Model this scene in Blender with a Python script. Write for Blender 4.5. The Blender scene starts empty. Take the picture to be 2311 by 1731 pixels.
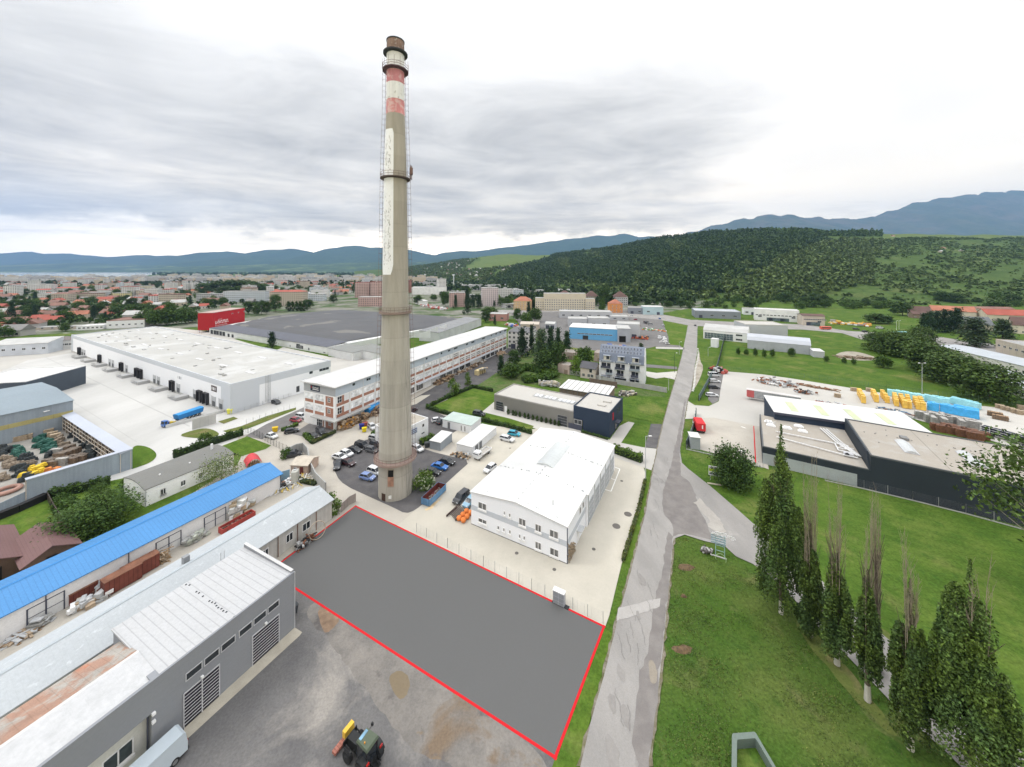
import bpy, math, random
import numpy as np
from mathutils import Vector, Matrix
R = math.radians
random.seed(11)
rng = np.random.default_rng(11)
S = bpy.context.scene
COL = S.collection
H, F, CX, HY = 52.0, 810.0, 1155.5, 609.0
def P(px, py, z=0.0):
 Y = F * (H - z) / (py - HY)
 return ((px - CX) / F * Y, Y)
def PP(pts, z=0.0):
 return [P(a, b, z) for a, b in pts]
# materials
MATS = {}
def new_mat(name):
 m = bpy.data.materials.new(name)
 m.use_nodes = True
 n = m.node_tree.nodes
 return m, n, m.node_tree.links, n['Principled BSDF']
class NT:
 """tiny node helper"""
 def __init__(s, tree):
  s.n, s.l = tree.nodes, tree.links
 def node(s, t, **kw):
  o = s.n.new(t)
  for k, v in kw.items():
   setattr(o, k, v)
  return o
 def put(s, sock, v):
  if isinstance(v, bpy.types.NodeSocket):
   s.l.new(v, sock)
  else:
   sock.default_value = v
 def math(s, op, a, b=0.0, c=0.0, clamp=False):
  o = s.node('ShaderNodeMath', operation=op, use_clamp=clamp)
  s.put(o.inputs[0], a); s.put(o.inputs[1], b); s.put(o.inputs[2], c)
  return o.outputs[0]
 def mr(s, v, a, b, c, d, smooth=False):
  o = s.node('ShaderNodeMapRange', interpolation_type='SMOOTHSTEP' if smooth else 'LINEAR')
  for k, x in zip(range(5), (v, a, b, c, d)):
   s.put(o.inputs[k], x)
  return o.outputs[0]
 def mix(s, f, a, b, mode='MIX'):
  o = s.node('ShaderNodeMixRGB', blend_type=mode)
  s.put(o.inputs[0], f); s.put(o.inputs[1], c4(a)); s.put(o.inputs[2], c4(b))
  return o.outputs[0]
 def noise(s, vec, scale, detail=3.0, rough=.55, dist=0.0):
  o = s.node('ShaderNodeTexNoise')
  s.put(o.inputs['Vector'], vec)
  o.inputs['Scale'].default_value = scale
  o.inputs['Detail'].default_value = detail
  o.inputs['Roughness'].default_value = rough
  o.inputs['Distortion'].default_value = dist
  return o.outputs[0]
 def scalevec(s, vec, xyz):
  o = s.node('ShaderNodeVectorMath', operation='MULTIPLY')
  s.put(o.inputs[0], vec); o.inputs[1].default_value = xyz
  return o.outputs[0]
 def pos(s):
  return s.node('ShaderNodeNewGeometry').outputs['Position']
 def obj(s):
  return s.node('ShaderNodeTexCoord').outputs['Object']
 def sep(s, v):
  o = s.node('ShaderNodeSeparateXYZ'); s.put(o.inputs[0], v)
  return o.outputs
def c4(c):
 if isinstance(c, (tuple, list)) and len(c) == 3:
  return (c[0], c[1], c[2], 1.0)
 return c
def M(name, col, rough=.75, var=.10, sc=.2, fine=.06, metal=0.0, spec=.3, rib=None, blot=None, streak=0.0, bump=0.0):
 """name -> procedural paint / metal / stone: large tone drift, fine grain, optional ribs, stains, streaks"""
 if name in MATS:
  return MATS[name]
 m, n, l, b = new_mat(name)
 t = NT(m.node_tree)
 p = t.pos()
 f1 = t.mr(t.noise(p, sc, 4), .3, .7, 1 - var, 1 + var)
 f2 = t.mr(t.noise(p, sc * 14 + 1.5, 3), .3, .7, 1 - fine, 1 + fine)
 f = t.math('MULTIPLY', f1, f2)
 if streak:
  v = t.scalevec(p, (2.2, 2.2, .12))
  f = t.math('MULTIPLY', f, t.mr(t.noise(v, .8, 4, .65), .35, .75, 1 + streak * .3, 1 - streak))
 o = None
 for r in (rib if isinstance(rib, list) else [rib] if rib else []):
  ax, step, width, dark = r
  o = o or t.sep(t.obj())
  q = t.math('FRACT', t.math('DIVIDE', o[ax], step))
  f = t.math('MULTIPLY', f, t.mr(t.math('ABSOLUTE', t.math('SUBTRACT', q, .5)), .5 - width, .5 - width * .4, 1.0, dark))
 c = c4(col)
 if blot:
  for bc, bs, lo, hi in (blot if isinstance(blot, list) else [blot]):
   k = t.mr(t.noise(p, bs, 6, .62, .4), lo, hi, 0.0, 1.0)
   c = t.mix(k, c, bc)
 mul = t.node('ShaderNodeMixRGB', blend_type='MULTIPLY'); mul.inputs[0].default_value = 1
 t.put(mul.inputs[1], c); t.put(mul.inputs[2], f)
 l.new(mul.outputs[0], b.inputs['Base Color'])
 b.inputs['Roughness'].default_value = rough
 b.inputs['Metallic'].default_value = metal
 b.inputs['Specular IOR Level'].default_value = spec
 if bump:
  bm = t.node('ShaderNodeBump'); bm.inputs['Strength'].default_value = bump
  bm.inputs['Distance'].default_value = .05
  l.new(t.noise(p, 9.0, 4), bm.inputs['Height']); l.new(bm.outputs[0], b.inputs['Normal'])
 MATS[name] = m
 return m
def leaf_mat(name, col, var=.45, hue=(1.25, 1.1, .6), nsc=.35):
 if name in MATS:
  return MATS[name]
 m, n, l, b = new_mat(name)
 t = NT(m.node_tree)
 g = t.node('ShaderNodeNewGeometry')
 k = t.mr(g.outputs['Random Per Island'], 0, 1, 1 - var, 1 + var)
 ns = t.noise(g.outputs['Position'], nsc, 3)
 c2 = tuple(a * h for a, h in zip(col, hue))
 c = t.mix(t.mr(ns, .35, .65, 0, 1), col, c2)
 oi = t.node('ShaderNodeObjectInfo')
 k = t.math('MULTIPLY', k, t.mr(oi.outputs['Random'], 0, 1, .82, 1.2))
 mul = t.node('ShaderNodeMixRGB', blend_type='MULTIPLY'); mul.inputs[0].default_value = 1
 t.put(mul.inputs[1], c); t.put(mul.inputs[2], k)
 l.new(mul.outputs[0], b.inputs['Base Color'])
 b.inputs['Roughness'].default_value = .7
 b.inputs['Specular IOR Level'].default_value = .25
 MATS[name] = m
 return m
def glass(name='glass', col=(.03, .035, .04), rough=.08):
 if name in MATS:
  return MATS[name]
 m, n, l, b = new_mat(name)
 t = NT(m.node_tree)
 k = t.mr(t.noise(t.pos(), .7, 2), .3, .7, .6, 1.5)
 mul = t.node('ShaderNodeMixRGB', blend_type='MULTIPLY'); mul.inputs[0].default_value = 1
 mul.inputs[1].default_value = c4(col); l.new(k, mul.inputs[2])
 l.new(mul.outputs[0], b.inputs['Base Color'])
 b.inputs['Roughness'].default_value = rough
 MATS[name] = m
 return m
def ground_mat(name, cols, scales, rough=.92, bump=.3, fine=.12, fsc=3.0, extra=None, stretch=None, mow=0.0):
 """cols: list of colours blended by noise of the given scales; extra: list of (colour, scale, lo, hi) stains"""
 if name in MATS:
  return MATS[name]
 m, n, l, b = new_mat(name)
 t = NT(m.node_tree)
 p = t.pos()
 if stretch:
  p2 = t.scalevec(p, stretch)
 else:
  p2 = p
 c = c4(cols[0])
 for k, (cc, sc) in enumerate(zip(cols[1:], scales)):
  off = t.node('ShaderNodeVectorMath', operation='ADD'); t.put(off.inputs[0], p2); off.inputs[1].default_value = (13.7 * k, 7.1 * k, 0)
  c = t.mix(t.mr(t.noise(off.outputs[0], sc, 5, .6), .40, .62, 0, 1), c, cc)
 for ex in extra or []:
  cc, sc, lo, hi = ex[:4]
  c = t.mix(t.mr(t.noise(p, sc, 6, .6, .6), lo, hi, 0, 1), c, cc)
 f = t.mr(t.noise(p, fsc, 4, .7), .3, .7, 1 - fine, 1 + fine)
 if mow:
  px_, py_, _ = t.sep(p)
  ln = t.math('ADD', t.math('MULTIPLY', px_, .547), t.math('MULTIPLY', py_, .837))
  ln = t.math('ADD', ln, t.math('MULTIPLY', t.noise(p, .06, 2), 6.0))
  f = t.math('MULTIPLY', f, t.mr(t.math('SINE', t.math('MULTIPLY', ln, 2.6)), -1, 1, 1 - mow, 1 + mow))
 mul = t.node('ShaderNodeMixRGB', blend_type='MULTIPLY'); mul.inputs[0].default_value = 1
 t.put(mul.inputs[1], c); t.put(mul.inputs[2], f)
 l.new(mul.outputs[0], b.inputs['Base Color'])
 b.inputs['Roughness'].default_value = rough
 b.inputs['Specular IOR Level'].default_value = .06
 if bump:
  bm = t.node('ShaderNodeBump'); bm.inputs['Strength'].default_value = bump
  bm.inputs['Distance'].default_value = .08
  l.new(t.noise(p, fsc * 2, 5, .7), bm.inputs['Height']); l.new(bm.outputs[0], b.inputs['Normal'])
 MATS[name] = m
 return m
# mesh kit
class MB:
 def __init__(s):
  s.v, s.f, s.m = [], [], []
 def add(s, vs, fs, mi=0):
  k = len(s.v)
  s.v += [tuple(v) for v in vs]
  s.f += [tuple(i + k for i in f) for f in fs]
  s.m += [mi] * len(fs)
  return s
 def box(s, x0, x1, y0, y1, z0, z1, mi=0):
  return s.add([(x0, y0, z0), (x1, y0, z0), (x1, y1, z0), (x0, y1, z0), (x0, y0, z1), (x1, y0, z1), (x1, y1, z1), (x0, y1, z1)],
     [(3, 2, 1, 0), (4, 5, 6, 7), (0, 1, 5, 4), (1, 2, 6, 5), (2, 3, 7, 6), (3, 0, 4, 7)], mi)
 def cbox(s, c, d, rz=0.0, mi=0, taper=1.0):
  ca, sa = math.cos(rz), math.sin(rz)
  vs = []
  for z in (0, 1):
   k = taper if z else 1.0
   for x, y in ((-.5, -.5), (.5, -.5), (.5, .5), (-.5, .5)):
    X, Y = x * d[0] * k, y * d[1] * k
    vs.append((c[0] + X * ca - Y * sa, c[1] + X * sa + Y * ca, c[2] + z * d[2]))
  return s.add(vs, [(3, 2, 1, 0), (4, 5, 6, 7), (0, 1, 5, 4), (1, 2, 6, 5), (2, 3, 7, 6), (3, 0, 4, 7)], mi)
 def prism(s, poly, z0, z1, mi=0, top=None):
  n = len(poly)
  zz = z1 if isinstance(z1, (list, tuple)) else [z1] * n
  s.add([(x, y, z0) for x, y in poly] + [(p[0], p[1], z) for p, z in zip(poly, zz)],
   [tuple(range(n))[::-1]] + [(i, (i + 1) % n, n + (i + 1) % n, n + i) for i in range(n)], mi)
  k = len(s.v) - n
  s.f.append(tuple(range(k, k + n))); s.m.append(mi if top is None else top)
  return s
 def sheet(s, poly, z, mi=0):
  return s.add([(x, y, z) for x, y in poly], [tuple(range(len(poly)))], mi)
 def cyl(s, p0, p1, r0, r1=None, n=8, mi=0, caps=True):
  r1 = r0 if r1 is None else r1
  a, b = Vector(p0), Vector(p1)
  d = (b - a)
  if d.length < 1e-6:
   return s
  d.normalize()
  u = d.cross(Vector((0, 0, 1)) if abs(d.z) < .9 else Vector((1, 0, 0))).normalized()
  w = d.cross(u)
  vs = []
  for c, r in ((a, r0), (b, r1)):
   for i in range(n):
    t = 2 * math.pi * i / n
    vs.append(tuple(c + (u * math.cos(t) + w * math.sin(t)) * r))
  fs = [(i, n + i, n + (i + 1) % n, (i + 1) % n) for i in range(n)]
  if caps:
   fs += [tuple(range(n)), tuple(range(2 * n - 1, n - 1, -1))]
  return s.add(vs, fs, mi)
 def path(s, pts, r, n=6, mi=0):
  for a, b in zip(pts, pts[1:]):
   s.cyl(a, b, r, r, n, mi)
  return s
 def lathe(s, prof, n=48, mi=None, c=(0, 0), cap_top=False, cap_bot=False):
  """prof: (r, z) bottom to top; mi: function(z_mid, angle) or int"""
  k = len(s.v)
  for r, z in prof:
   for i in range(n):
    t = 2 * math.pi * i / n
    s.v.append((c[0] + r * math.cos(t), c[1] + r * math.sin(t), z))
  for j in range(len(prof) - 1):
   for i in range(n):
    i2 = (i + 1) % n
    s.f.append((k + j * n + i, k + j * n + i2, k + (j + 1) * n + i2, k + (j + 1) * n + i))
    s.m.append(mi((prof[j][1] + prof[j + 1][1]) / 2, (i + .5) / n * 2 * math.pi) if callable(mi) else (mi or 0))
  if cap_top:
   s.f.append(tuple(k + (len(prof) - 1) * n + i for i in range(n))); s.m.append(0)
  if cap_bot:
   s.f.append(tuple(k + i for i in range(n))[::-1]); s.m.append(0)
  return s
 def section(s, prof, a0, a1, axis='x', mi=0, close=True):
  """closed polygon prof (s, z) extruded along x (s = y) or along y (s = x)"""
  n = len(prof)
  if axis == 'x':
   vs = [(a0, p, z) for p, z in prof] + [(a1, p, z) for p, z in prof]
  else:
   vs = [(p, a0, z) for p, z in prof] + [(p, a1, z) for p, z in prof]
  fs = [(i, (i + 1) % n, n + (i + 1) % n, n + i) for i in range(n)] + [tuple(range(n))[::-1], tuple(range(n, 2 * n))]
  if axis == 'x':
   fs = [f[::-1] for f in fs]
  return s.add(vs, [f[::-1] for f in fs], mi)
 def mesh(s, name, mats, smooth=False):
  me = bpy.data.meshes.new(name)
  me.from_pydata(s.v, [], s.f)
  for m in (mats if isinstance(mats, (list, tuple)) else [mats]):
   me.materials.append(m)
  if any(s.m):
   me.polygons.foreach_set('material_index', s.m)
  if smooth:
   me.polygons.foreach_set('use_smooth', [True] * len(me.polygons))
  me.update()
  return me
 def build(s, name, mats, parent=None, smooth=False, loc=None, rz=None):
  return obj(name, s.mesh(name, mats, smooth), parent, loc, rz)
def obj(name, me, parent=None, loc=None, rz=None):
 o = bpy.data.objects.new(name, me)
 COL.objects.link(o)
 o.parent = parent
 if loc is not None:
  o.location = loc
 if rz is not None:
  o.rotation_euler = (0, 0, rz)
 return o
def tag(o, label=None, cat=None, group=None, kind=None):
 if label: o['label'] = label
 if cat: o['category'] = cat
 if group: o['group'] = group
 if kind: o['kind'] = kind
 return o
def thing(name, label, cat, loc=(0, 0, 0), rz=0.0, group=None):
 o = bpy.data.objects.new(name, None)
 o.empty_display_size = .5
 COL.objects.link(o)
 o.location = loc; o.rotation_euler = (0, 0, rz)
 return tag(o, label, cat, group)
def dup(root, loc, rz, label=None, group=None, scale=None):
 r = root.copy(); COL.objects.link(r)
 r.location = loc; r.rotation_euler = (0, 0, rz)
 if scale: r.scale = (scale, scale, scale) if not isinstance(scale, tuple) else scale
 if label: r['label'] = label
 if group: r['group'] = group
 for ch in KIDS(root):
  c = ch.copy(); COL.objects.link(c); c.parent = r
  for g in KIDS(ch):
   d = g.copy(); COL.objects.link(d); d.parent = c
 return r
def KIDS(o):
 return [c for c in o.children]
def struct(name, mb, m, smooth=False):
 return tag(mb.build(name, m, None, smooth), kind='structure')
def np_mesh(name, verts, faces, mats, mi=None, smooth=False):
 me = bpy.data.meshes.new(name)
 k = faces.shape[1]
 me.vertices.add(len(verts)); me.vertices.foreach_set('co', np.ascontiguousarray(verts, dtype=np.float32).ravel())
 me.loops.add(faces.size); me.loops.foreach_set('vertex_index', np.ascontiguousarray(faces, dtype=np.int32).ravel())
 me.polygons.add(len(faces))
 me.polygons.foreach_set('loop_start', np.arange(0, faces.size, k, dtype=np.int32))
 for m in (mats if isinstance(mats, (list, tuple)) else [mats]):
  me.materials.append(m)
 if mi is not None:
  me.polygons.foreach_set('material_index', np.ascontiguousarray(mi, dtype=np.int32))
 if smooth:
  me.polygons.foreach_set('use_smooth', np.ones(len(faces), dtype=bool))
 me.update(calc_edges=True)
 return me
# foliage kit
def leaf_quads(c, size, asp=.6, g=None, upright=0.0):
 """one small leaf-cluster face per centre"""
 g = g or rng
 n = len(c)
 a = g.normal(size=(n, 3)); a[:, 2] *= 1 - upright * .5
 a /= np.linalg.norm(a, axis=1)[:, None] + 1e-9
 b = np.cross(a, g.normal(size=(n, 3)))
 b /= np.linalg.norm(b, axis=1)[:, None] + 1e-9
 s = (size * g.uniform(.55, 1.35, n))[:, None]
 q = np.stack([c - a * s - b * s * asp * .4, c - a * s * .1 + b * s * asp * -1, c + a * s + b * s * asp * .2, c + b * s * asp], 1)
 f = np.arange(4 * n).reshape(n, 4)
 return q.reshape(-1, 3), f
def crown_pts(n, h0, h1, r, shape, g, nclump, spread):
 """leaf centres in clumps through a crown: shape(t) = relative radius at height t"""
 t = g.uniform(0.02, .98, nclump) ** .9
 ang = g.uniform(0, 2 * math.pi, nclump)
 rad = np.array([shape(x) for x in t]) * r * np.sqrt(g.uniform(.12, 1.0, nclump))
 cc = np.stack([np.cos(ang) * rad, np.sin(ang) * rad, h0 + t * (h1 - h0)], 1)
 k = g.integers(0, nclump, n)
 return cc[k] + g.normal(size=(n, 3)) * np.array(spread), cc
ROUND = lambda t: math.sqrt(max(0, 1 - (2 * t - .85) ** 2 / 1.35)) if t > .02 else .4
COLUMN = lambda t: min(1, (t / .18) ** .6) * (1 - max(0, (t - .55) / .45) ** 1.6 * .85)
CONE = lambda t: (1 - t) ** .85 + .03
def tree_parts(kind, h, r, n, leaf, seed, trunk_r=None, nclump=40, low=.25):
 g = np.random.default_rng(seed)
 shape = {'round': ROUND, 'column': COLUMN, 'cone': CONE}[kind]
 h0 = h * low
 sp = (r * .22, r * .22, h * .05) if kind != 'round' else (r * .2, r * .2, r * .17)
 c, cl = crown_pts(n, h0, h * .99, r * .92, shape, g, nclump, sp)
 v, f = leaf_quads(c, leaf, g=g)
 mb = MB()
 tr = trunk_r or h * .018
 top = h * (.93 if kind != 'round' else .7)
 mb.cyl((0, 0, 0), (0, 0, h0 + .3 * (top - h0)), tr, tr * .75, 7)
 mb.cyl((0, 0, h0 + .3 * (top - h0)), (0, 0, top), tr * .75, tr * .15, 6)
 for q in cl[:: max(1, len(cl) // 14)]:
  z0 = max(h0 * .8, q[2] - r * .7)
  mb.cyl((0, 0, min(z0, top * .9)), tuple(q), tr * .3, tr * .06, 4)
 return v, f, mb
def make_tree(name, label, kind, h, r, n, leaf, seed, lm, bark, loc=(0, 0, 0), group=None, **kw):
 v, f, mb = tree_parts(kind, h, r, n, leaf, seed, **kw)
 t = thing(name, label, 'tree', loc, 0, group)
 obj('crown', np_mesh('crown', v, f, lm), t)
 mb.build('trunk', bark, t)
 return t
def small_tree_mesh(name, kind, h, r, n, leaf, seed, lm, bark, **kw):
 v, f, mb = tree_parts(kind, h, r, n, leaf, seed, **kw)
 k = len(v)
 tv = np.array(mb.v); tf = [q for q in mb.f if len(q) == 4]
 me = np_mesh(name, np.vstack([v, tv]), np.vstack([f, np.array(tf) + k]), [lm, bark], np.r_[np.zeros(len(f)), np.ones(len(tf))])
 return me
# camera, light, sky
cam = bpy.data.cameras.new('camera')
cam.sensor_width = 36.0
cam.lens = 36.0 * F / 2311.0
cam.shift_y = -(1731 / 2 - HY) / 2311.0
cam.clip_start = .5; cam.clip_end = 90000
co = bpy.data.objects.new('camera', cam); COL.objects.link(co)
co.location = (0, 0, H); co.rotation_euler = (R(90), 0, 0)
S.camera = co
S.view_settings.view_transform = 'Standard'; S.view_settings.look = 'None'
S.view_settings.exposure = -.10; S.view_settings.gamma = 1.0
S.render.engine = 'CYCLES'
S.cycles.use_denoising = True
S.cycles.use_adaptive_sampling = True; S.cycles.adaptive_threshold = .025
S.cycles.max_bounces = 5; S.cycles.diffuse_bounces = 3; S.cycles.glossy_bounces = 2
S.cycles.transmission_bounces = 2; S.cycles.transparent_max_bounces = 6; S.cycles.volume_bounces = 1
S.cycles.caustics_reflective = False; S.cycles.caustics_refractive = False
SUN_AZ, SUN_EL = R(-88), R(48)      # azimuth measured from +Y towards +X
sl = bpy.data.lights.new('sun', 'SUN'); sl.energy = 1.5; sl.angle = R(11); sl.color = (1.0, .96, .9)
so = bpy.data.objects.new('sun', sl); COL.objects.link(so)
d = Vector((math.sin(SUN_AZ) * math.cos(SUN_EL), math.cos(SUN_AZ) * math.cos(SUN_EL), math.sin(SUN_EL)))
so.rotation_euler = d.to_track_quat('Z', 'Y').to_euler(); so.location = (0, 0, 200)
w = bpy.data.worlds.new('World'); S.world = w; w.use_nodes = True
t = NT(w.node_tree)
bg = w.node_tree.nodes['Background']
sky = t.node('ShaderNodeTexSky', sky_type='NISHITA', sun_disc=False)
sky.sun_elevation = SUN_EL; sky.sun_rotation = SUN_AZ; sky.altitude = 500; sky.air_density = 1.2; sky.dust_density = 2.0
dr = t.node('ShaderNodeTexCoord').outputs['Generated']
dx, dy, dz = t.sep(dr)
el = t.math('ARCSINE', t.math('MAXIMUM', dz, 0.0))                      # elevation, radians
az = t.math('ARCTAN2', dx, dy)
dzz = t.math('ADD', t.math('MAXIMUM', dz, 0.0), .07)
cv = t.node('ShaderNodeCombineXYZ')
t.put(cv.inputs[0], t.math('DIVIDE', dx, dzz)); t.put(cv.inputs[1], t.math('DIVIDE', dy, dzz)); t.put(cv.inputs[2], 0.0)
pv = cv.outputs[0]
n1 = t.noise(t.scalevec(pv, (.40, .52, 1)), 1.0, 7, .55, .6)
n2 = t.noise(t.scalevec(pv, (1.15, 1.45, 1)), 1.0, 6, .6, .5)
n3 = t.noise(t.scalevec(pv, (.12, .22, 1)), 1.3, 3, .5)
cl = t.math('ADD', t.math('MULTIPLY', n1, .58), t.math('ADD', t.math('MULTIPLY', n2, .52), t.math('MULTIPLY', n3, .13)))
puf = t.node('ShaderNodeCombineXYZ'); t.put(puf.inputs[0], t.math('MULTIPLY', az, 11.0)); t.put(puf.inputs[1], t.math('MULTIPLY', el, 17.0))
elw = t.math('ADD', el, t.math('MULTIPLY', t.math('SUBTRACT', t.noise(puf.outputs[0], 1.0, 6, .6), .5), .085))
belt = t.math('MULTIPLY', t.mr(elw, .078, .112, 0, 1, True), t.mr(el, .30, .66, 1, .10, True))
side = t.math('MULTIPLY', t.mr(az, .34, .70, 1, -.30, True), 1.0)
bias = t.math('MULTIPLY', belt, side)
lay = t.node('ShaderNodeCombineXYZ'); t.put(lay.inputs[0], t.math('MULTIPLY', az, 1.6)); t.put(lay.inputs[1], t.math('MULTIPLY', t.math('ADD', el, t.math('MULTIPLY', az, .05)), 19.0))
cl = t.math('SUBTRACT', cl, .115)
n4 = t.math('SUBTRACT', t.noise(lay.outputs[0], 1.0, 5, .55, .25), .5)
cl = t.math('ADD', cl, t.math('MULTIPLY', n4, t.mr(el, .10, .40, .50, .06)))
grey = t.mr(t.math('ADD', cl, t.math('MULTIPLY', bias, .24)), .49, .87, 0, 1, False)
lum = t.math('ADD', t.mr(el, .34, 1.25, 1.0, 2.9, True), t.mr(elw, .05, .115, .55, 0.0))
white = t.mix(t.mr(az, -.9, .5, 0, 1), (.985, .982, .972), (1.0, .99, .97))
cloud = t.mix(grey, white, (.445, .44, .43))
tau = t.math('MULTIPLY', t.math('MINIMUM', t.math('DIVIDE', 2900.0, t.math('MAXIMUM', dz, .05)), 15800.0), 4.6e-5)
lum = t.math('MULTIPLY', lum, t.math('EXPONENT', tau))
cloud = t.mix(t.mr(tau, .15, .75, 0, 1), cloud, (1.0, .88, .70), 'MULTIPLY')
vs = t.node('ShaderNodeVectorMath', operation='SCALE'); t.put(vs.inputs[0], cloud); t.put(vs.inputs[3], lum)
sk = t.node('ShaderNodeVectorMath', operation='SCALE'); t.put(sk.inputs[0], sky.outputs[0]); sk.inputs[3].default_value = .10
thin = t.mr(t.math('SUBTRACT', cl, t.math('MULTIPLY', bias, -.25)), .30, .42, .05, 0.0, True)
fin = t.mix(thin, vs.outputs[0], sk.outputs[0])
t.put(bg.inputs['Color'], fin); bg.inputs['Strength'].default_value = 1.0
# ground, roads, yards
GRASS = ground_mat('grass', [(.068, .122, .018), (.098, .140, .028), (.052, .100, .015)], [.045, .16], fine=.35, fsc=2.2, bump=.6, mow=.05,
    extra=[((.16, .165, .055), .06, .56, .72), ((.035, .085, .014), .5, .56, .75)])
LAWN = ground_mat('lawn', [(.075, .130, .017), (.100, .145, .026), (.060, .112, .016)], [.06, .3], fine=.28, fsc=2.6, bump=.4, mow=.055,
    extra=[((.15, .165, .05), .07, .54, .72)])
ROUGH = ground_mat('rough_grass', [(.052, .098, .016), (.085, .118, .028), (.040, .088, .014)], [.10, .05], fine=.38, fsc=2.6, bump=.7,
    extra=[((.125, .135, .05), .16, .57, .72), ((.030, .066, .012), .45, .58, .76)])
DRYLAWN = ground_mat('dry_lawn', [(.115, .135, .038), (.09, .12, .03)], [.2], fine=.2, extra=[((.17, .15, .07), .25, .5, .7)])
WILD = ground_mat('wild_green', [(.05, .095, .022), (.075, .125, .03), (.10, .12, .05)], [.08, .2], fine=.4, fsc=1.2, bump=.8)
CONC = ground_mat('pale_concrete', [(.44, .425, .395), (.48, .465, .43), (.40, .385, .36)], [.012, .03], fine=.04, bump=.05,
    extra=[((.40, .385, .36), .05, .60, .78)])
CONCW = ground_mat('white_concrete', [(.47, .465, .45), (.51, .505, .49), (.43, .425, .41)], [.015, .05], fine=.03, bump=.05, stretch=(1, .25, 1),
    extra=[((.45, .445, .42), .02, .56, .80)])
CREAM = ground_mat('cream_concrete', [(.455, .425, .365), (.49, .46, .40), (.42, .395, .34)], [.03, .12], fine=.04, bump=.05,
    extra=[((.47, .41, .32), .07, .62, .80)])
BEIGE = ground_mat('beige_paving', [(.40, .37, .325), (.44, .41, .36), (.365, .34, .30)], [.02, .09], fine=.06, bump=.08,
    extra=[((.31, .29, .26), .10, .60, .75)])
DIRT = ground_mat('dirt', [(.30, .27, .225), (.24, .21, .17), (.36, .33, .28)], [.1, .3], fine=.2, bump=.4)
ASPH = ground_mat('asphalt', [(.275, .262, .25), (.315, .302, .288), (.245, .235, .225)], [.03, .25], fine=.09, fsc=6, bump=.12, stretch=(1, .35, 1),
    extra=[((.19, .18, .172), .09, .62, .70), ((.36, .345, .325), .18, .64, .76)])
DARKASPH = ground_mat('dark_asphalt', [(.105, .10, .102), (.125, .12, .12), (.09, .087, .09)], [.05, .3], fine=.12, fsc=6, bump=.12)
MIDASPH = ground_mat('worn_asphalt', [(.165, .158, .155), (.195, .188, .182), (.145, .14, .138)], [.06, .3], fine=.1, fsc=6, bump=.12)
WETASPH = ground_mat('damp_asphalt', [(.185, .17, .162), (.165, .152, .147), (.21, .195, .185)], [.1, .5], fine=.07, fsc=6, bump=.08, rough=.62)
YARD = ground_mat('gravelly_yard', [(.132, .129, .129), (.162, .156, .152), (.112, .109, .11)], [.05, .12], fine=.16, fsc=4, bump=.2,
    extra=[((.255, .238, .218), .075, .535, .66), ((.20, .155, .115), .11, .62, .70), ((.25, .18, .115), .06, .66, .76), ((.115, .108, .105), .3, .66, .74)])
PLOT = ground_mat('plain_grey_surface', [(.112, .112, .112), (.115, .115, .115)], [.02], fine=.02, bump=.0)
REDP = M('red_line_paint', (.50, .006, .012), var=.04)
WHITEP = M('white_line_paint', (.74, .74, .72), var=.08)
TOWNG = ground_mat('town_ground', [(.15, .155, .12), (.065, .10, .035), (.21, .205, .18)], [.012, .03], fine=.2, fsc=.4, bump=0,
    extra=[((.05, .09, .03), .02, .52, .60), ((.33, .31, .29), .05, .62, .68)])
def ground(name, pts, z, m, world=False):
 return struct(name, MB().sheet(pts if world else PP(pts), z), m)
def smooth_poly(pts, k=3):
 """Chaikin rounding of a closed outline"""
 for _ in range(k):
  out = []
  for a, b in zip(pts, pts[1:] + pts[:1]):
   out += [(a[0] * .75 + b[0] * .25, a[1] * .75 + b[1] * .25), (a[0] * .25 + b[0] * .75, a[1] * .25 + b[1] * .75)]
  pts = out
 return pts
def ragged(pts, amp, step=.6, seed=1):
 """break a closed outline (metres) into short uneven steps"""
 g = random.Random(seed); out = []
 for a, b in zip(pts, pts[1:] + pts[:1]):
  L = math.dist(a, b); n = max(1, int(L / step))
  for i in range(n):
   q = i / n
   out.append((a[0] + (b[0] - a[0]) * q + g.gauss(0, amp), a[1] + (b[1] - a[1]) * q + g.gauss(0, amp)))
 return out
mb = MB()
xs = [-9000, -5000, -2500, -1200, -600, -300, -150, -60, 0, 60, 150, 300, 600, 1200, 2500, 5000, 9000]
ys = [-300, -100, 0, 40, 80, 140, 220, 330, 480, 700, 1000, 1500, 2300, 3600, 6000, 9500]
for j in range(len(ys) - 1):
 for i in range(len(xs) - 1):
  mb.sheet([(xs[i], ys[j]), (xs[i + 1], ys[j]), (xs[i + 1], ys[j + 1]), (xs[i], ys[j + 1])], 0)
struct('ground', mb, GRASS)
ground('town_ground', [(-900, 420), (-480, 255), (-255, 330), (-160, 420), (0, 380), (60, 330), (330, 560), (330, 820), (200, 1100), (330, 1500), (200, 2300), (-1500, 2400), (-3600, 2400), (-2600, 900)], .02, TOWNG, True)
ground('concrete_yard', [(-900, 1000), (-300, 862), (0, 838), (60, 812), (165, 795), (520, 850), (735, 850), (760, 972), (690, 985), (555, 990), (440, 1035), (330, 1085), (180, 1140), (0, 1260), (-500, 1500), (-1100, 1500)], .03, CONCW)
ground('service_yard', [(540, 985), (600, 968), (690, 925), (757, 972), (850, 930), (935, 880), (1010, 850), (1010, 960), (1180, 975), (1130, 1010), (1064, 1042), (1000, 1098), (905, 1190), (800, 1143), (640, 1262), (560, 1420), (-300, 2400), (-1000, 1900), (0, 1260), (330, 1140), (520, 1020)], .045, BEIGE)
ground('concrete_road', [(553, 985), (600, 958), (700, 913), (700, 938), (640, 966), (590, 992)], .055, MIDASPH)
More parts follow.
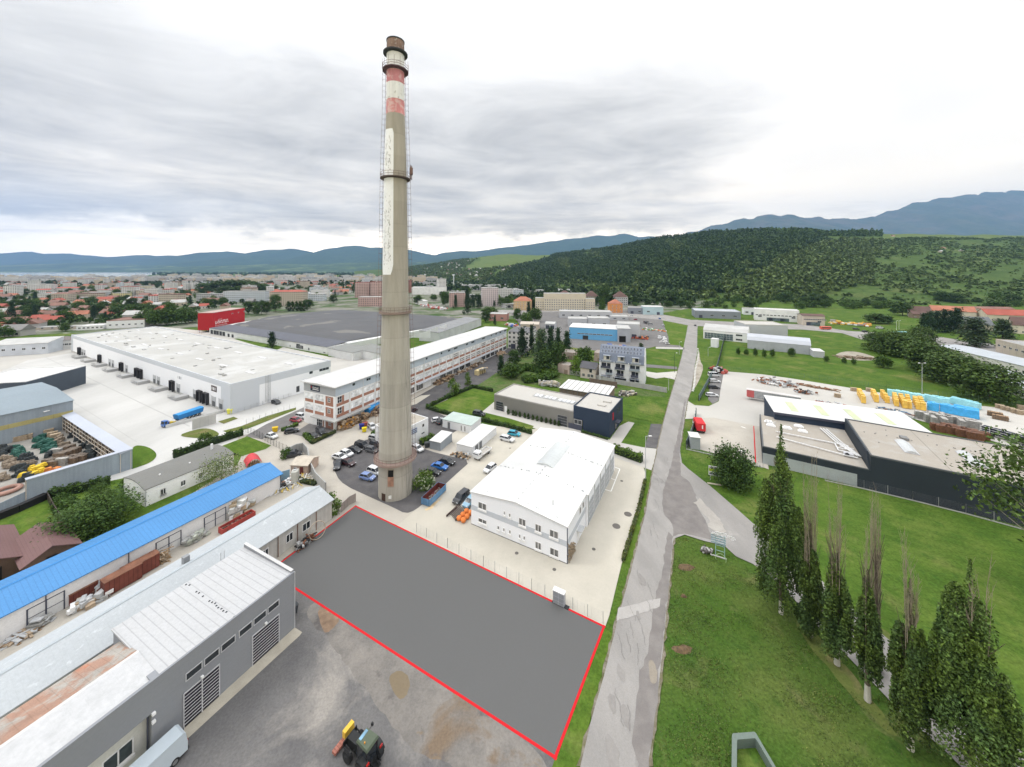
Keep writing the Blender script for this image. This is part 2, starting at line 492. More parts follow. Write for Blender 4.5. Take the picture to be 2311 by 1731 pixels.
ground('hall_yard', [(1064, 1040), (1000, 1098), (893, 1190), (1365, 1418), (1375, 1390), (1403, 1273), (1445, 1150), (1457, 1070), (1450, 1046), (1381, 1031), (1300, 1000), (1210, 968), (1140, 978), (1110, 1000)], .06, CREAM)
ground('parking_lot', smooth_poly([(749, 1035), (772, 1016), (800, 1003), (835, 990), (880, 984), (926, 1000), (968, 1018), (1016, 1030), (1064, 1040), (1030, 1070), (1000, 1098), (965, 1128), (938, 1152), (915, 1160), (890, 1147), (830, 1120), (778, 1096), (758, 1074)], 1), .075, DARKASPH)
ground('works_road', [(925, 905), (1000, 862), (1143, 786), (1175, 772), (1205, 784), (1120, 845), (1085, 868), (1040, 885), (965, 920), (1000, 938), (1058, 955), (1010, 985), (1030, 1000), (960, 990), (925, 985)], .07, DARKASPH)
ground('entrance_apron', [(926, 905), (950, 893), (972, 891), (940, 912), (926, 916)], .085, CREAM)
ground('office_parking', [(672, 972), (700, 955), (735, 962), (757, 975), (750, 985), (708, 1000), (690, 988), (640, 974)], .09, MIDASPH)
ground('container_yard', [(1010, 985), (1060, 955), (1190, 970), (1140, 1000), (1075, 1030), (1040, 1020)], .08, CREAM)
ground('gray_hall_drive', [(1085, 932), (1112, 905), (1200, 932), (1312, 970), (1376, 993), (1398, 962), (1418, 952), (1432, 955), (1402, 1000), (1450, 1010), (1487, 1014), (1470, 1062), (1385, 1032), (1300, 1000), (1200, 965)], .09, CONC)
ground('works_parking', [(1469, 957), (1497, 958), (1487, 1013), (1455, 1010)], .1, DARKASPH)
ground('hedged_lawn', [(965, 922), (1068, 877), (1116, 888), (1118, 905), (1088, 930), (1150, 945), (1205, 962), (1195, 974), (1100, 947), (1000, 932)], .1, LAWN)
ground('triangle_lawn', [(498, 1008), (558, 985), (612, 1006), (600, 1014), (546, 1030), (520, 1027)], .1, LAWN)
ground('garden_lawn', [(-150, 1240), (0, 1172), (110, 1127), (250, 1086), (310, 1073), (500, 1010), (545, 1030), (535, 1050), (400, 1135), (0, 1345), (-200, 1440)], .1, LAWN)
ground('corner_lawn', smooth_poly([(294, 1006), (330, 1006), (357, 1024), (345, 1043), (302, 1058), (296, 1060)]), .1, LAWN)
ground('ramp_island', smooth_poly([(398, 985), (432, 972), (470, 965), (503, 982), (460, 991)], 2), .1, DRYLAWN)
ground('ramp_bed', [(492, 952), (527, 941), (537, 945), (505, 957)], .1, DRYLAWN)
ground('verge', [(503, 973), (545, 962), (600, 940), (668, 920), (668, 925), (560, 968), (512, 977)], .1, DRYLAWN)
ground('wild_verge', [(1072, 874), (1120, 842), (1200, 792), (1260, 800), (1310, 858), (1395, 872), (1500, 889), (1502, 896), (1400, 900), (1330, 890), (1260, 872), (1180, 866), (1118, 886)], .085, WILD)
ground('meadow_plot', [(1400, 905), (1425, 893), (1500, 897), (1509, 905), (1492, 955), (1450, 948), (1405, 938)], .1, GRASS)
ground('shop_drive', [(1455, 838), (1482, 842), (1530, 838), (1527, 858), (1500, 852), (1480, 855), (1460, 850)], .1, CONC)
ground('shop_path', [(1455, 822), (1528, 828), (1528, 834), (1455, 829)], .1, MIDASPH)
ground('commercial_yard', [(1150, 705), (1300, 700), (1480, 700), (1500, 712), (1556, 726), (1551, 748), (1505, 756), (1545, 788), (1480, 782), (1400, 800), (1230, 775), (1180, 740)], .06, MIDASPH)
ground('commercial_lawn', [(1495, 722), (1535, 720), (1554, 731), (1549, 752), (1543, 781), (1510, 778), (1508, 758), (1500, 738)], .1, LAWN)
ground('kerb_path', [(1480, 783), (1545, 785), (1544, 789), (1480, 787)], .12, CONC)
ground('main_road', ragged(PP([(1228, 2000), (1309, 1731), (1345, 1592), (1369, 1501), (1387, 1430), (1428, 1272), (1459, 1150), (1470, 1085), (1484, 1013), (1499, 948), (1512, 901), (1524, 859), (1537, 811), (1549, 753), (1553, 731), (1556, 722), (1576, 722), (1574, 742), (1573, 800), (1567, 832), (1560, 880), (1552, 901), (1545, 943), (1535, 1010), (1535, 1064), (1536, 1130), (1521, 1213), (1515, 1273), (1498, 1441), (1480, 1602), (1463, 1731), (1440, 1950)]), .045, 1.6), .12, ASPH, True)
ground('branch_road', [(1535, 1020), (1539, 1045), (1552, 1058), (1603, 1098), (1640, 1130), (1670, 1156), (1699, 1182), (1740, 1212), (1800, 1262), (1859, 1316), (1949, 1399), (2018, 1455), (2110, 1540), (2272, 1671), (2311, 1701), (2500, 1850), (2400, 1950), (2164, 1728), (2128, 1692), (2032, 1609), (1979, 1552), (1910, 1480), (1847, 1417), (1793, 1355), (1740, 1303), (1699, 1274), (1661, 1257), (1635, 1233), (1589, 1222), (1545, 1208), (1518, 1218), (1521, 1150)], .13, ASPH)
ground('damp_patch', ragged(PP([(1545, 901), (1537, 948), (1525, 1000), (1514, 1053), (1497, 1106), (1493, 1138), (1500, 1165), (1518, 1185), (1519, 1212), (1545, 1206), (1575, 1212), (1610, 1221), (1600, 1198), (1592, 1175), (1575, 1150), (1570, 1117), (1556, 1089), (1537, 1075), (1534, 1022), (1539, 969), (1548, 906)]), .09, 1.0, 4), .145, WETASPH, True)
ground('pale_patch', ragged(PP([(1565, 1135), (1578, 1125), (1620, 1168), (1641, 1203), (1620, 1204), (1598, 1190), (1602, 1175), (1585, 1158)]), .12, .7, 5), .152, ground_mat('pale_worn_patch', [(.33, .31, .285), (.37, .35, .32)], [.3], fine=.07), True)
ground('damp_edge', ragged(PP([(1400, 1950), (1442, 1731), (1424, 1676), (1442, 1536), (1463, 1458), (1477, 1360), (1491, 1308), (1508, 1202), (1520, 1213), (1514, 1273), (1497, 1441), (1479, 1602), (1462, 1731), (1436, 1950)]), .10, .9, 6), .14, WETASPH, True)
ground('puddle', ragged(smooth_poly(PP([(1463, 1500), (1470, 1488), (1485, 1515), (1482, 1545), (1468, 1548)]), 2), .05, .5, 7), .15, M('muddy_water', (.24, .21, .17), rough=.25), True)
ground('road_patch', ragged(PP([(1396, 1376), (1430, 1366), (1490, 1352), (1491, 1372), (1440, 1390), (1390, 1403)]), .07, .8, 8), .15, ground_mat('pale_asphalt_patch', [(.345, .33, .315), (.36, .345, .33)], [.5], fine=.07), True)
WETASPH2 = ground_mat('faint_patch', [(.235, .222, .212), (.255, .242, .23)], [.4], fine=.08)
for q, (px, py, rr) in enumerate([(1448, 1310, 1.1), (1401, 1521, .9), (1381, 1590, .8), (1381, 1700, 1.3), (1440, 1392, .6), (1400, 1406, .5), (1470, 880, .1), (1412, 1620, 1.0)]):
 c = P(px, py)
 ground('road_patch', ragged([(c[0] + rr * .5 * math.cos(a * .785), c[1] + rr * 1.2 * math.sin(a * .785)) for a in range(8)], .08, .5, 20 + q), .152, WETASPH2, True)
ground('cross_road', [(1100, 700), (1300, 697), (1497, 710), (1560, 722), (1680, 728), (1811, 732), (1913, 747), (2100, 757), (2180, 770), (2311, 785), (2600, 815), (2600, 835), (2311, 808), (2173, 785), (2080, 775), (1947, 767), (1900, 752), (1811, 744), (1680, 742), (1556, 735), (1490, 722), (1300, 704), (1100, 706)], .11, ASPH)
ground('bare_strip', smooth_poly([(1568, 832), (1575, 800), (1578, 790), (1580, 815), (1588, 828), (1582, 850), (1571, 872), (1562, 885)], 1), .1, DIRT)
stone_me = MB().cbox((0, 0, 0), (.5, .9, .35), .3).mesh('marker_stone', WHITEP)
for q in range(30):
 tt = q / 29
 px = 1575 - 12 * tt ** 1.5 + 1.5 * math.sin(tt * 9); c = P(px, 788 + 95 * tt)
 tag(obj('marker_stone', stone_me, None, (c[0], c[1], .08)), 'small white marker stone in the row along the bare road verge', 'marker stone', 'marker stones')
ground('depot_yard', [(1549, 903), (1568, 915), (1600, 917), (1622, 906), (1628, 866), (1632, 838), (1720, 845), (1790, 855), (2100, 905), (2311, 926), (2700, 968), (2700, 1040), (2400, 1030), (2290, 1010), (2060, 945), (1745, 920), (1718, 965), (1640, 955), (1600, 944), (1570, 945), (1544, 946)], .08, CONC)
ground('depot_paving', [(1575, 944), (1610, 943), (1720, 964), (1735, 1060), (1690, 1044), (1572, 1013)], .085, BEIGE)
ground('depot_parking', [(1598, 902), (1604, 850), (1634, 838), (1626, 880), (1621, 905), (1608, 912)], .09, MIDASPH)
ground('depot_line', [(1700, 962), (1702, 962), (1707, 1047), (1704, 1046)], .1, REDP)
for a, b in (((1672, 963), (1682, 966)), ((1668, 1016), (1680, 1019))):
 c, e = P(*a), P(*b)
 ground('bay_line', [(c[0], c[1] - .5), (e[0], e[1] - .5), (e[0], e[1] + .2), (c[0], c[1] + .2)], .1, WHITEP, True)
ground('gravel_heap_bed', smooth_poly([(1880, 800), (1920, 790), (1980, 806), (1975, 815), (1900, 812)]), .06, DIRT)
ground('machine_yard', [(-400, 2900), (200, 1850), (413, 1646), (665, 1417), (604, 1290), (803, 1141), (1363, 1418), (1253, 1714), (1236, 1760), (1170, 2100), (1000, 2900)], .06, YARD)
plot = PP([(802, 1143), (607.5, 1290), (1253, 1711), (1363, 1415)])
ground('plot', plot, .075, PLOT, True)
mb = MB()
def strip(mb, a, b, w, z, ext=0.0):
 d = Vector((b[0] - a[0], b[1] - a[1])).normalized(); n = Vector((-d.y, d.x)) * w / 2
 a = Vector(a) - d * ext; b = Vector(b) + d * ext
 mb.sheet([tuple(a - n), tuple(b - n), tuple(b + n), tuple(a + n)], z)
for i in range(4):
 strip(mb, plot[i], plot[(i + 1) % 4], .31, .08 + .004 * i, .2)
struct('plot_boundary_line', mb, REDP)
ground('rough_lawn', [(1518, 1218), (1545, 1208), (1589, 1222), (1635, 1233), (1661, 1257), (1699, 1274), (1740, 1303), (1793, 1355), (1847, 1417), (1910, 1480), (1979, 1552), (2032, 1609), (2128, 1692), (2164, 1728), (2300, 1900), (2400, 2300), (1300, 2600), (1450, 1800), (1480, 1602), (1498, 1441), (1515, 1273)], .01, ROUGH)
ground('factory_yard', [(332, 734), (470, 748), (600, 775), (745, 806), (840, 812), (770, 868), (735, 860), (600, 810)], .035, CONC)
ground('factory_grass', [(528, 765), (545, 762), (640, 783), (620, 792)], .06, LAWN)
ground('west_yard', [(-600, 830), (-200, 800), (160, 784), (165, 796), (60, 814), (0, 840), (-300, 870)], .035, CONC)
ground('plot_verge', PP([(1253, 1711), (1363, 1415), (1382, 1432), (1364, 1501), (1339, 1592), (1308, 1731), (1236, 2000), (1160, 2000)]), .065, LAWN, True)
ground('hall_verge', PP([(1409, 1270), (1424, 1272), (1462, 1150), (1470, 1090), (1458, 1075), (1446, 1150)]), .07, LAWN, True)
ground('building_apron', PP([(413, 1646), (665, 1417), (682, 1428), (676, 1436), (400, 1690), (200, 1860), (180, 1840)]), .08, M('apron_concrete', (.38, .35, .29), var=.12, sc=.6), True)
STAIN = ground_mat('stained_yard', [(.185, .172, .158), (.225, .208, .19), (.16, .15, .14)], [.12, .3], fine=.14, fsc=4, bump=.2, extra=[((.165, .125, .09), .10, .54, .62), ((.12, .11, .105), .16, .58, .66), ((.20, .145, .09), .22, .62, .70)])
ground('dry_strip', ragged(smooth_poly(PP([(705, 1352), (760, 1385), (900, 1478), (1060, 1585), (1240, 1704), (1225, 1790), (1100, 1800), (1000, 1720), (930, 1700), (850, 1590), (780, 1500), (730, 1430), (690, 1400)]), 2), .10, .7, 15), .066, STAIN, True)
mbj = MB()
wa, wb = P(161, 794), P(520, 935); wl = math.dist(wa, wb); wu = ((wb[0] - wa[0]) / wl, (wb[1] - wa[1]) / wl)
for k, off in enumerate((11.5, 24, 37, 50)):
 strip(mbj, (wa[0] + wu[1] * off, wa[1] - wu[0] * off), (wb[0] + wu[1] * off, wb[1] - wu[0] * off), (.32, .12, .12, .12)[k], .034 + .0005 * k)
for k in range(14):
 s_ = wl * (k + .5) / 14; strip(mbj, (wa[0] + wu[0] * s_ + wu[1] * 6, wa[1] + wu[1] * s_ - wu[0] * 6), (wa[0] + wu[0] * s_ + wu[1] * 60, wa[1] + wu[1] * s_ - wu[0] * 60), .1, .037)
struct('slab_joint', mbj, M('joint_grey', (.34, .335, .325)))
ground('yard_puddle', ragged(smooth_poly(PP([(872, 1530), (905, 1510), (928, 1535), (920, 1575), (895, 1580)]), 2), .05, .6, 9), .072, M('ochre_puddle', (.16, .125, .08), rough=.3), True)
ground('rust_stain', ragged(smooth_poly(PP([(715, 1372), (750, 1366), (770, 1400), (745, 1425), (728, 1430)]), 2), .08, .5, 10), .07, M('rust_dirt', (.20, .135, .09), var=.3, sc=1.2), True)
ground('rust_stain', ragged(smooth_poly(PP([(955, 1150), (990, 1130), (1000, 1120), (970, 1155)]), 2), .1, .5, 11), .07, M('orange_dust', (.55, .42, .25), var=.2, sc=1.2), True)
SHLD = ground_mat('shoulder_soil', [(.15, .13, .095), (.105, .105, .05), (.20, .18, .145)], [.4, .9], fine=.25, bump=.4)
rp = [(1309, 1731), (1345, 1592), (1369, 1501), (1387, 1430), (1428, 1272), (1459, 1150), (1470, 1085), (1484, 1013), (1499, 948), (1512, 901), (1524, 859), (1537, 811)]
rq = [(1567, 832), (1560, 880), (1552, 901), (1545, 943), (1535, 1010)]; rs_ = [(1521, 1213), (1515, 1273), (1498, 1441), (1480, 1602), (1463, 1731)]
for k, (edge, s_) in enumerate(((rp, -1), (rq, 1), (rs_, 1))):
 e = PP(edge); ground('road_shoulder', ragged([(x - .32, y) for x, y in e] + [(x + .32, y) for x, y in e[::-1]], .09, .8, 30 + k), .116, SHLD, True)
g = random.Random(37); mbk = MB()
for k in range(26):
 py = g.uniform(1000, 1720); lo, hi = np.interp(py, [1000, 1150, 1272, 1430, 1731], [1490, 1462, 1432, 1392, 1315]), np.interp(py, [1000, 1213, 1441, 1731], [1530, 1515, 1494, 1458])
 x, y = P(g.uniform(lo * .75 + hi * .25, hi - 12), py); a = g.choice([1.35, 1.45, 1.55])
 for j in range(g.randint(4, 9)):
  a2 = a + g.uniform(-.45, .45); l2 = g.uniform(.25, .6); x2, y2 = x + math.cos(a2) * l2, y + math.sin(a2) * l2
  strip(mbk, (x, y), (x2, y2), g.uniform(.03, .07), .156 + .0006 * j + .0001 * k, .01); x, y = x2, y2
struct('road_crack', mbk, M('crack_tar', (.17, .16, .155)))
mb = MB()
bay = [P(1380, 1052), P(1399, 1059), P(1379, 1109.5), P(1358, 1103)]
strip(mb, bay[0], bay[1], .22, .07); strip(mb, bay[1], bay[2], .22, .074); strip(mb, bay[2], bay[3], .22, .078)
strip(mb, P(1370, 1077), P(1389, 1084), .22, .082)
struct('bay_line', mb, WHITEP)
for px, py, r in [(1166, 1249, .35), (1251, 1286, .33), (1340, 1240, .35), (1403, 1086, .35), (1391, 1188, .8), (1417, 1161, .8), (1151, 1012, .3)]:
 c = P(px, py)
 tag(MB().lathe([(r, .07), (r * .95, .09), (.01, .092)], 14, 0, c).build('manhole_cover', M('iron_cover', (.12, .11, .10))), 'round iron manhole cover set in the pale concrete yard', 'manhole cover', 'manhole covers in the hall yard')
for q, (px, py, a, b) in enumerate([(1549, 1280, 1.5, .8), (1541, 1466, 1.6, .7), (1543, 1346, .5, .4)]):
 c = P(px, py)
 mbb = MB(); n = 14
 g = random.Random(q)
 ring = [(c[0] + a * math.cos(i * .4488) * g.uniform(.7, 1.15), c[1] + b * math.sin(i * .4488) * g.uniform(.7, 1.15)) for i in range(n)]
 mbb.add([(x, y, .01) for x, y in ring] + [((x + c[0]) / 2, (y + c[1]) / 2, .22 + g.uniform(0, .1)) for x, y in ring] + [(c[0], c[1], .3)],
   [(i, (i + 1) % n, n + (i + 1) % n, n + i) for i in range(n)] + [(n + i, n + (i + 1) % n, 2 * n) for i in range(n)])
 tag(mbb.build('earth_heap', M('brown_earth', (.115, .075, .04), var=.4, sc=3)), ['reddish earth heap on the lawn nearest the blue frame sign', 'long brown earth heap on the lawn beside the road', 'small grey earth heap on the lawn between two brown heaps'][q], 'earth heap')
ground('dry_grass', ragged(smooth_poly(PP([(1786, 1375), (1840, 1425), (1905, 1500), (1960, 1570), (2040, 1680), (1985, 1640), (1900, 1545), (1810, 1440)]), 2), .12, .8, 12), .04, DRYLAWN, True)
ground('dry_grass', ragged(smooth_poly(PP([(1955, 1390), (2010, 1430), (2080, 1500), (2100, 1530), (2020, 1470)]), 2), .12, .8, 14), .032, DRYLAWN, True)
# hill, far mountains, lake
def interp(tab):
 xs, ys = zip(*tab)
 return lambda x: np.interp(x, xs, ys)
hill_top = interp([(800, 612), (930, 603), (968, 597), (1045, 585), (1137, 574), (1262, 574), (1352, 566), (1474, 546), (1593, 532), (1741, 524), (1853, 527), (2037, 527), (2311, 530), (3200, 540)])
hill_near = interp([(800, 2600), (960, 1900), (1100, 1250), (1250, 980), (1400, 760), (1600, 640), (1850, 590), (2311, 520), (3200, 480)])
hill_far = interp([(800, 3600), (960, 3400), (1137, 3000), (1262, 2400), (1474, 1800), (1741, 1500), (2037, 1600), (2311, 1800), (3200, 2000)])
def vnoise(x, y, seed, octs=4, f=1.0):
 g = np.random.default_rng(seed); o = 0; amp = 1.0
 for _ in range(octs):
  for _ in range(3):
   a = g.uniform(0, 6.28); o = o + amp * np.sin((x * math.cos(a) + y * math.sin(a)) * f + g.uniform(0, 6.28)) / 3
  amp *= .55; f *= 2.1
 return o
def hill_z(px, Y):
 n, f = hill_near(px), hill_far(px)
 top = H + (HY - hill_top(px)) / F * f
 q = np.clip((Y - n) / (f - n), 0, 1.6)
 s = np.where(q < 1, q ** 1.12 * (1.03 - .03 * q), 1 - .25 * (q - 1))
 X = (px - CX) / F * Y
 return np.maximum(top * s, 0) * (1 + .05 * vnoise(X, Y, 5, 3, .008) * np.clip(q, 0, 1)) - .5 + np.clip((Y - n) / 60, 0, 1)
def in_poly(px, py, poly):
 px, py = np.asarray(px, float), np.asarray(py, float)
 r = np.zeros(px.shape, bool)
 for (x0, y0), (x1, y1) in zip(poly, poly[1:] + poly[:1]):
  c = ((y0 > py) != (y1 > py)) & (px < (x1 - x0) * (py - y0) / ((y1 - y0) or 1e-9) + x0)
  r ^= c
 return r
MEADOW = [(1100, 570), (1275, 568), (1215, 592), (1100, 607), (1040, 610)]
pxs = np.linspace(800, 3200, 170); qs = np.linspace(0, 1.5, 70)
GX, GQ = np.meshgrid(pxs, qs)
GY = hill_near(GX) + (hill_far(GX) - hill_near(GX)) * GQ
GZ = hill_z(GX, GY); GXX = (GX - CX) / F * GY
V = np.stack([GXX.ravel(), GY.ravel(), GZ.ravel()], 1)
nr, nc = GX.shape
idx = np.arange(nr * nc).reshape(nr, nc)
fc = np.stack([idx[:-1, :-1], idx[:-1, 1:], idx[1:, 1:], idx[1:, :-1]], -1).reshape(-1, 4)
cpx = GX[:-1, :-1].ravel(); cpy = (HY - (GZ - H) / GY * F)[:-1, :-1].ravel(); cq = GQ[:-1, :-1].ravel()
mi = (in_poly(cpx, cpy, MEADOW) | ((cpx > 1990) & (cq > .86) & (cq < 1.3))).astype(int)
HILLG = ground_mat('hill_green', [(.058, .095, .024), (.082, .120, .034), (.045, .080, .020)], [.012, .03], fine=.35, fsc=.25, bump=0,
    extra=[((.105, .125, .045), .01, .56, .68)])
MEAD = ground_mat('hill_meadow', [(.085, .125, .038), (.105, .14, .046)], [.02], fine=.1, fsc=.1, bump=0)
tag(obj('hill', np_mesh('hill', V, fc, [HILLG, MEAD], mi, True)), kind='structure')
def ridge(name, tab, Y0, depth, m, seed, spur=.16, pad=0):
 """mountain chain: crest given by bearing, flanks with spurs and gullies"""
 tp = interp(tab)
 px = np.linspace(tab[0][0], tab[-1][0], 260); q = np.linspace(0, 1.5, 26)
 A, Q = np.meshgrid(px, q)
 cz = H + (HY - tp(A)) / F * Y0
 Y = Y0 - depth * (1 - Q)
 X = (A - CX) / F * Y0
 s = np.where(Q < 1, Q ** 1.15, 1 - (Q - 1) * 1.2)
 z = cz * s * (1 + spur * vnoise(X, Y * .5, seed, 5, 18.0 / Y0) * np.clip(1 - Q, 0, 1) * 1.5 + .03 * vnoise(X, Y, seed + 1, 4, 90.0 / Y0)) - 3
 V = np.stack([X.ravel(), Y.ravel(), z.ravel()], 1)
 nr, nc = A.shape; idx = np.arange(nr * nc).reshape(nr, nc)
 f = np.stack([idx[:-1, :-1], idx[:-1, 1:], idx[1:, 1:], idx[1:, :-1]], -1).reshape(-1, 4)
 return tag(obj(name, np_mesh(name, V, f, m, None, True)), kind='structure')
FOREST = ground_mat('far_forest', [(.028, .055, .022), (.04, .07, .028), (.022, .045, .02)], [.0012, .004], fine=.2, fsc=.01, bump=0)
FARHILL = ground_mat('far_foothill', [(.03, .06, .02), (.085, .125, .04), (.028, .05, .02)], [.0016, .003], fine=.2, fsc=.01, bump=0,
     extra=[((.13, .17, .06), .0012, .55, .60)])
ROCK = ground_mat('far_upland', [(.05, .075, .04), (.10, .095, .075), (.04, .06, .035)], [.0009, .002], fine=.2, fsc=.01, bump=0)
ridge('foothills', [(-900, 603), (-300, 600), (22, 598), (120, 595), (192, 592), (300, 597), (420, 601), (500, 599), (642, 595), (700, 597), (789, 592), (860, 591), (925, 591), (968, 590), (1100, 593), (1400, 596)], 9300, 2300, FARHILL, 31, .25)
ridge('mountains', [(-1200, 560), (-300, 566), (0, 571), (34, 572), (63, 567), (90, 572), (150, 571), (210, 577), (270, 579), (316, 574), (345, 577), (380, 576), (420, 578), (450, 571), (480, 568), (505, 566), (552, 571), (608, 562), (635, 562), (660, 560), (690, 565), (717, 571), (740, 564), (762, 557), (789, 555), (820, 554), (857, 558), (900, 561), (918, 562), (947, 568), (984, 575), (1000, 570), (1036, 564), (1063, 567), (1092, 563), (1149, 556), (1198, 550), (1260, 540), (1356, 529), (1410, 527), (1462, 534), (1600, 560)], 14000, 5200, FOREST, 32, .3)
ridge('uplands', [(1380, 560), (1500, 540), (1560, 522), (1622, 504), (1660, 495), (1700, 488), (1759, 481), (1800, 487), (1848, 489), (1900, 492), (1937, 492), (1972, 486), (2020, 470), (2067, 455), (2110, 446), (2156, 439), (2200, 434), (2245, 431), (2311, 428), (2600, 415), (3300, 450)], 11500, 5600, ROCK, 33, .3)
WATER = M('lake_water', (.30, .34, .36), rough=.12, var=.03)
ground('lake', [(-2650, 2500), (-3300, 2420), (-5200, 2500), (-9000, 3000), (-17000, 6900), (-7050, 7400), (-6500, 6600), (-4600, 4700)], .6, WATER, True)
mb = MB().box(-30000, 30000, -2500, 15800, -1.2, 2900)
hz = mb.build('haze', (lambda: (lambda m: m)(bpy.data.materials.new('air')))())
m = hz.data.materials[0]; m.use_nodes = True
nn = m.node_tree.nodes; nn.clear()
pvv = nn.new('ShaderNodeVolumePrincipled'); out = nn.new('ShaderNodeOutputMaterial')
pvv.inputs['Density'].default_value = 5.0e-5; pvv.inputs['Color'].default_value = (.25, .41, .70, 1)
pvv.inputs['Anisotropy'].default_value = .1
m.node_tree.links.new(pvv.outputs[0], out.inputs['Volume'])
tag(hz, kind='stuff')
# building kit
WHITE = M('white_wall', (.70, .71, .72), var=.03, fine=.02)
FRAME = M('white_frame', (.72, .72, .72), var=.03)
DFRAME = M('dark_frame', (.06, .065, .09), var=.05)
GLASS = glass()
GREYGLASS = glass('blind_glass', (.13, .13, .13), .2)
MILK = glass('frosted_pane', (.62, .64, .66), .3)
BRICK = M('red_brick', (.33, .165, .115), var=.1, sc=.8, fine=.15, rib=[(2, .25, .08, .85)])
GALV = M('galvanised_steel', (.42, .43, .44), rough=.5, var=.1)
DARKM = M('dark_metal', (.035, .037, .04), var=.1)
RUST = M('rusty_steel', (.17, .075, .045), var=.3, sc=1.0, fine=.25)
WROOF = M('white_sheet_roof', (.56, .56, .55), var=.025, fine=.015, sc=.08)
def unit(A, B):
 d = math.dist(A, B)
 return d, ((B[0] - A[0]) / d, (B[1] - A[1]) / d)
def along(A, B, px):
 """distance from A along the wall A-B at which the bearing px meets it"""
 L, u = unit(A, B); k = (px - CX) / F
 return (k * A[1] - A[0]) / (u[0] - k * u[1])
def zat(A, B, px, py):
 L, u = unit(A, B); s = along(A, B, px)
 return H - (py - HY) / F * (A[1] + u[1] * s)
def place(s, t, A, B):
 """local (s along A-B, t behind it) -> world"""
 L, u = unit(A, B)
 return (A[0] + u[0] * s - u[1] * t, A[1] + u[1] * s + u[0] * t)
WINC = {}
def win(root, x, z, w, h, face='f', L=0, D=0, nx=2, ny=1, frm=None, gls=None, name='window', sill=False, bar=.07):
 frm = frm or FRAME; gls = gls or GLASS
 key = (round(w, 2), round(h, 2), nx, ny, frm.name, gls.name, sill, bar)
 if key not in WINC:
  mb = MB().box(bar * .5, w - bar * .5, -.015, .02, bar * .5, h - bar * .5, 1)
  for i in range(nx + 1):
   c = bar / 2 + (w - bar) * i / nx
   mb.box(c - bar / 2, c + bar / 2, -.05, .02, 0, h)
  for j in range(ny + 1):
   c = bar / 2 + (h - bar) * j / ny
   mb.box(bar, w - bar, -.047, .02, c - bar / 2, c + bar / 2)
  if sill:
   mb.box(-.08, w + .08, -.16, 0, -.32, 0)
  WINC[key] = mb.mesh(name, [frm, gls])
 o = obj(name, WINC[key], root)
 put_on(o, face, x, z, w, L, D)
 return o
def put_on(o, face, x, z, w, L, D, out=.025):
 if face == 'f': o.location, r = (x, -out, z), 0
 elif face == 'r': o.location, r = (L + out, x, z), 90
 elif face == 'l': o.location, r = (-out, x + w, z), -90
 else: o.location, r = (x + w, D + out, z), 180
 o.rotation_euler = (0, 0, R(r))
def panel(root, name, face, x, z, w, h, L, D, m, t=.05, rib=None):
 mb = MB().box(0, w, -t, .02, 0, h)
 o = mb.build(name, m, root); put_on(o, face, x, z, w, L, D)
 return o
def shutter(root, face, x, z, w, h, L, D, frm, dark, n=8, name='roller_door', mull=False):
 mb = MB().box(0, w, -.03, .02, 0, h, 1)
 mb.box(-.1, 0, -.09, .02, 0, h + .1).box(w, w + .1, -.09, .02, 0, h + .1).box(0, w, -.09, .02, h, h + .1)
 for i in range(1, n):
  mb.box(0, w, -.055, 0, h * i / n - .045, h * i / n + .045)
 if mull:
  mb.box(w / 2 - .06, w / 2 + .06, -.06, 0, 0, h)
 o = mb.build(name, [frm, dark], root); put_on(o, face, x, z, w, L, D)
 return o
def shell(root, L, D, prof, wallm, roofm, axis='x', ov=.3, th=.14, ridge=None):
 """walls and a roof slab from a cross-section prof [(s, z)...] (s across, from eave to eave)"""
 W = D if axis == 'x' else L
 N = L if axis == 'x' else D
 MB().section([(0, 0)] + prof + [(W, 0)], 0, N, axis).build('wall', wallm, root)
 def ext(p, q):
  d = math.dist(p, q) or 1
  return (p[0] + (p[0] - q[0]) / d * ov, p[1] + (p[1] - q[1]) / d * ov)
 pr = [ext(prof[0], prof[1])] + prof[1:-1] + [ext(prof[-1], prof[-2])]
 pr = [(a, b + .02) for a, b in pr]
 rf = MB().section(pr[::-1] + [(a, b + th) for a, b in pr], -ov, N + ov, axis).build('roof', roofm, root)
 if ridge:
  k = max(range(len(prof)), key=lambda i: prof[i][1])
  c = prof[k]
  sec = [(c[0] - .25, c[1] + th), (c[0] + .25, c[1] + th), (c[0], c[1] + th + .12)]
  MB().section(sec, -ov, N + ov, axis).build('ridge_cap', ridge, rf)
 return rf
def flat(root, L, D, h, wallm, roofm, par=.35, pm=None, pt=.3):
 MB().box(0, L, 0, D, 0, h - par).build('wall', wallm, root)
 mb = MB().box(0, L, 0, pt, h - par, h).box(0, L, D - pt, D, h - par, h).box(0, pt, pt, D - pt, h - par, h).box(L - pt, L, pt, D - pt, h - par, h)
 mb.build('parapet', pm or wallm, root)
 return MB().box(pt, L - pt, pt, D - pt, h - par, h - par + .06).build('roof', roofm, root)
def root_on(name, label, A, B, cat='building', group=None):
 L, u = unit(A, B)
 return thing(name, label, cat, (A[0], A[1], 0), math.atan2(u[1], u[0]), group), L
def arc(W, h0, rise, n=10):
 return [(W * i / n, h0 + rise * (1 - (2 * i / n - 1) ** 2)) for i in range(n + 1)]
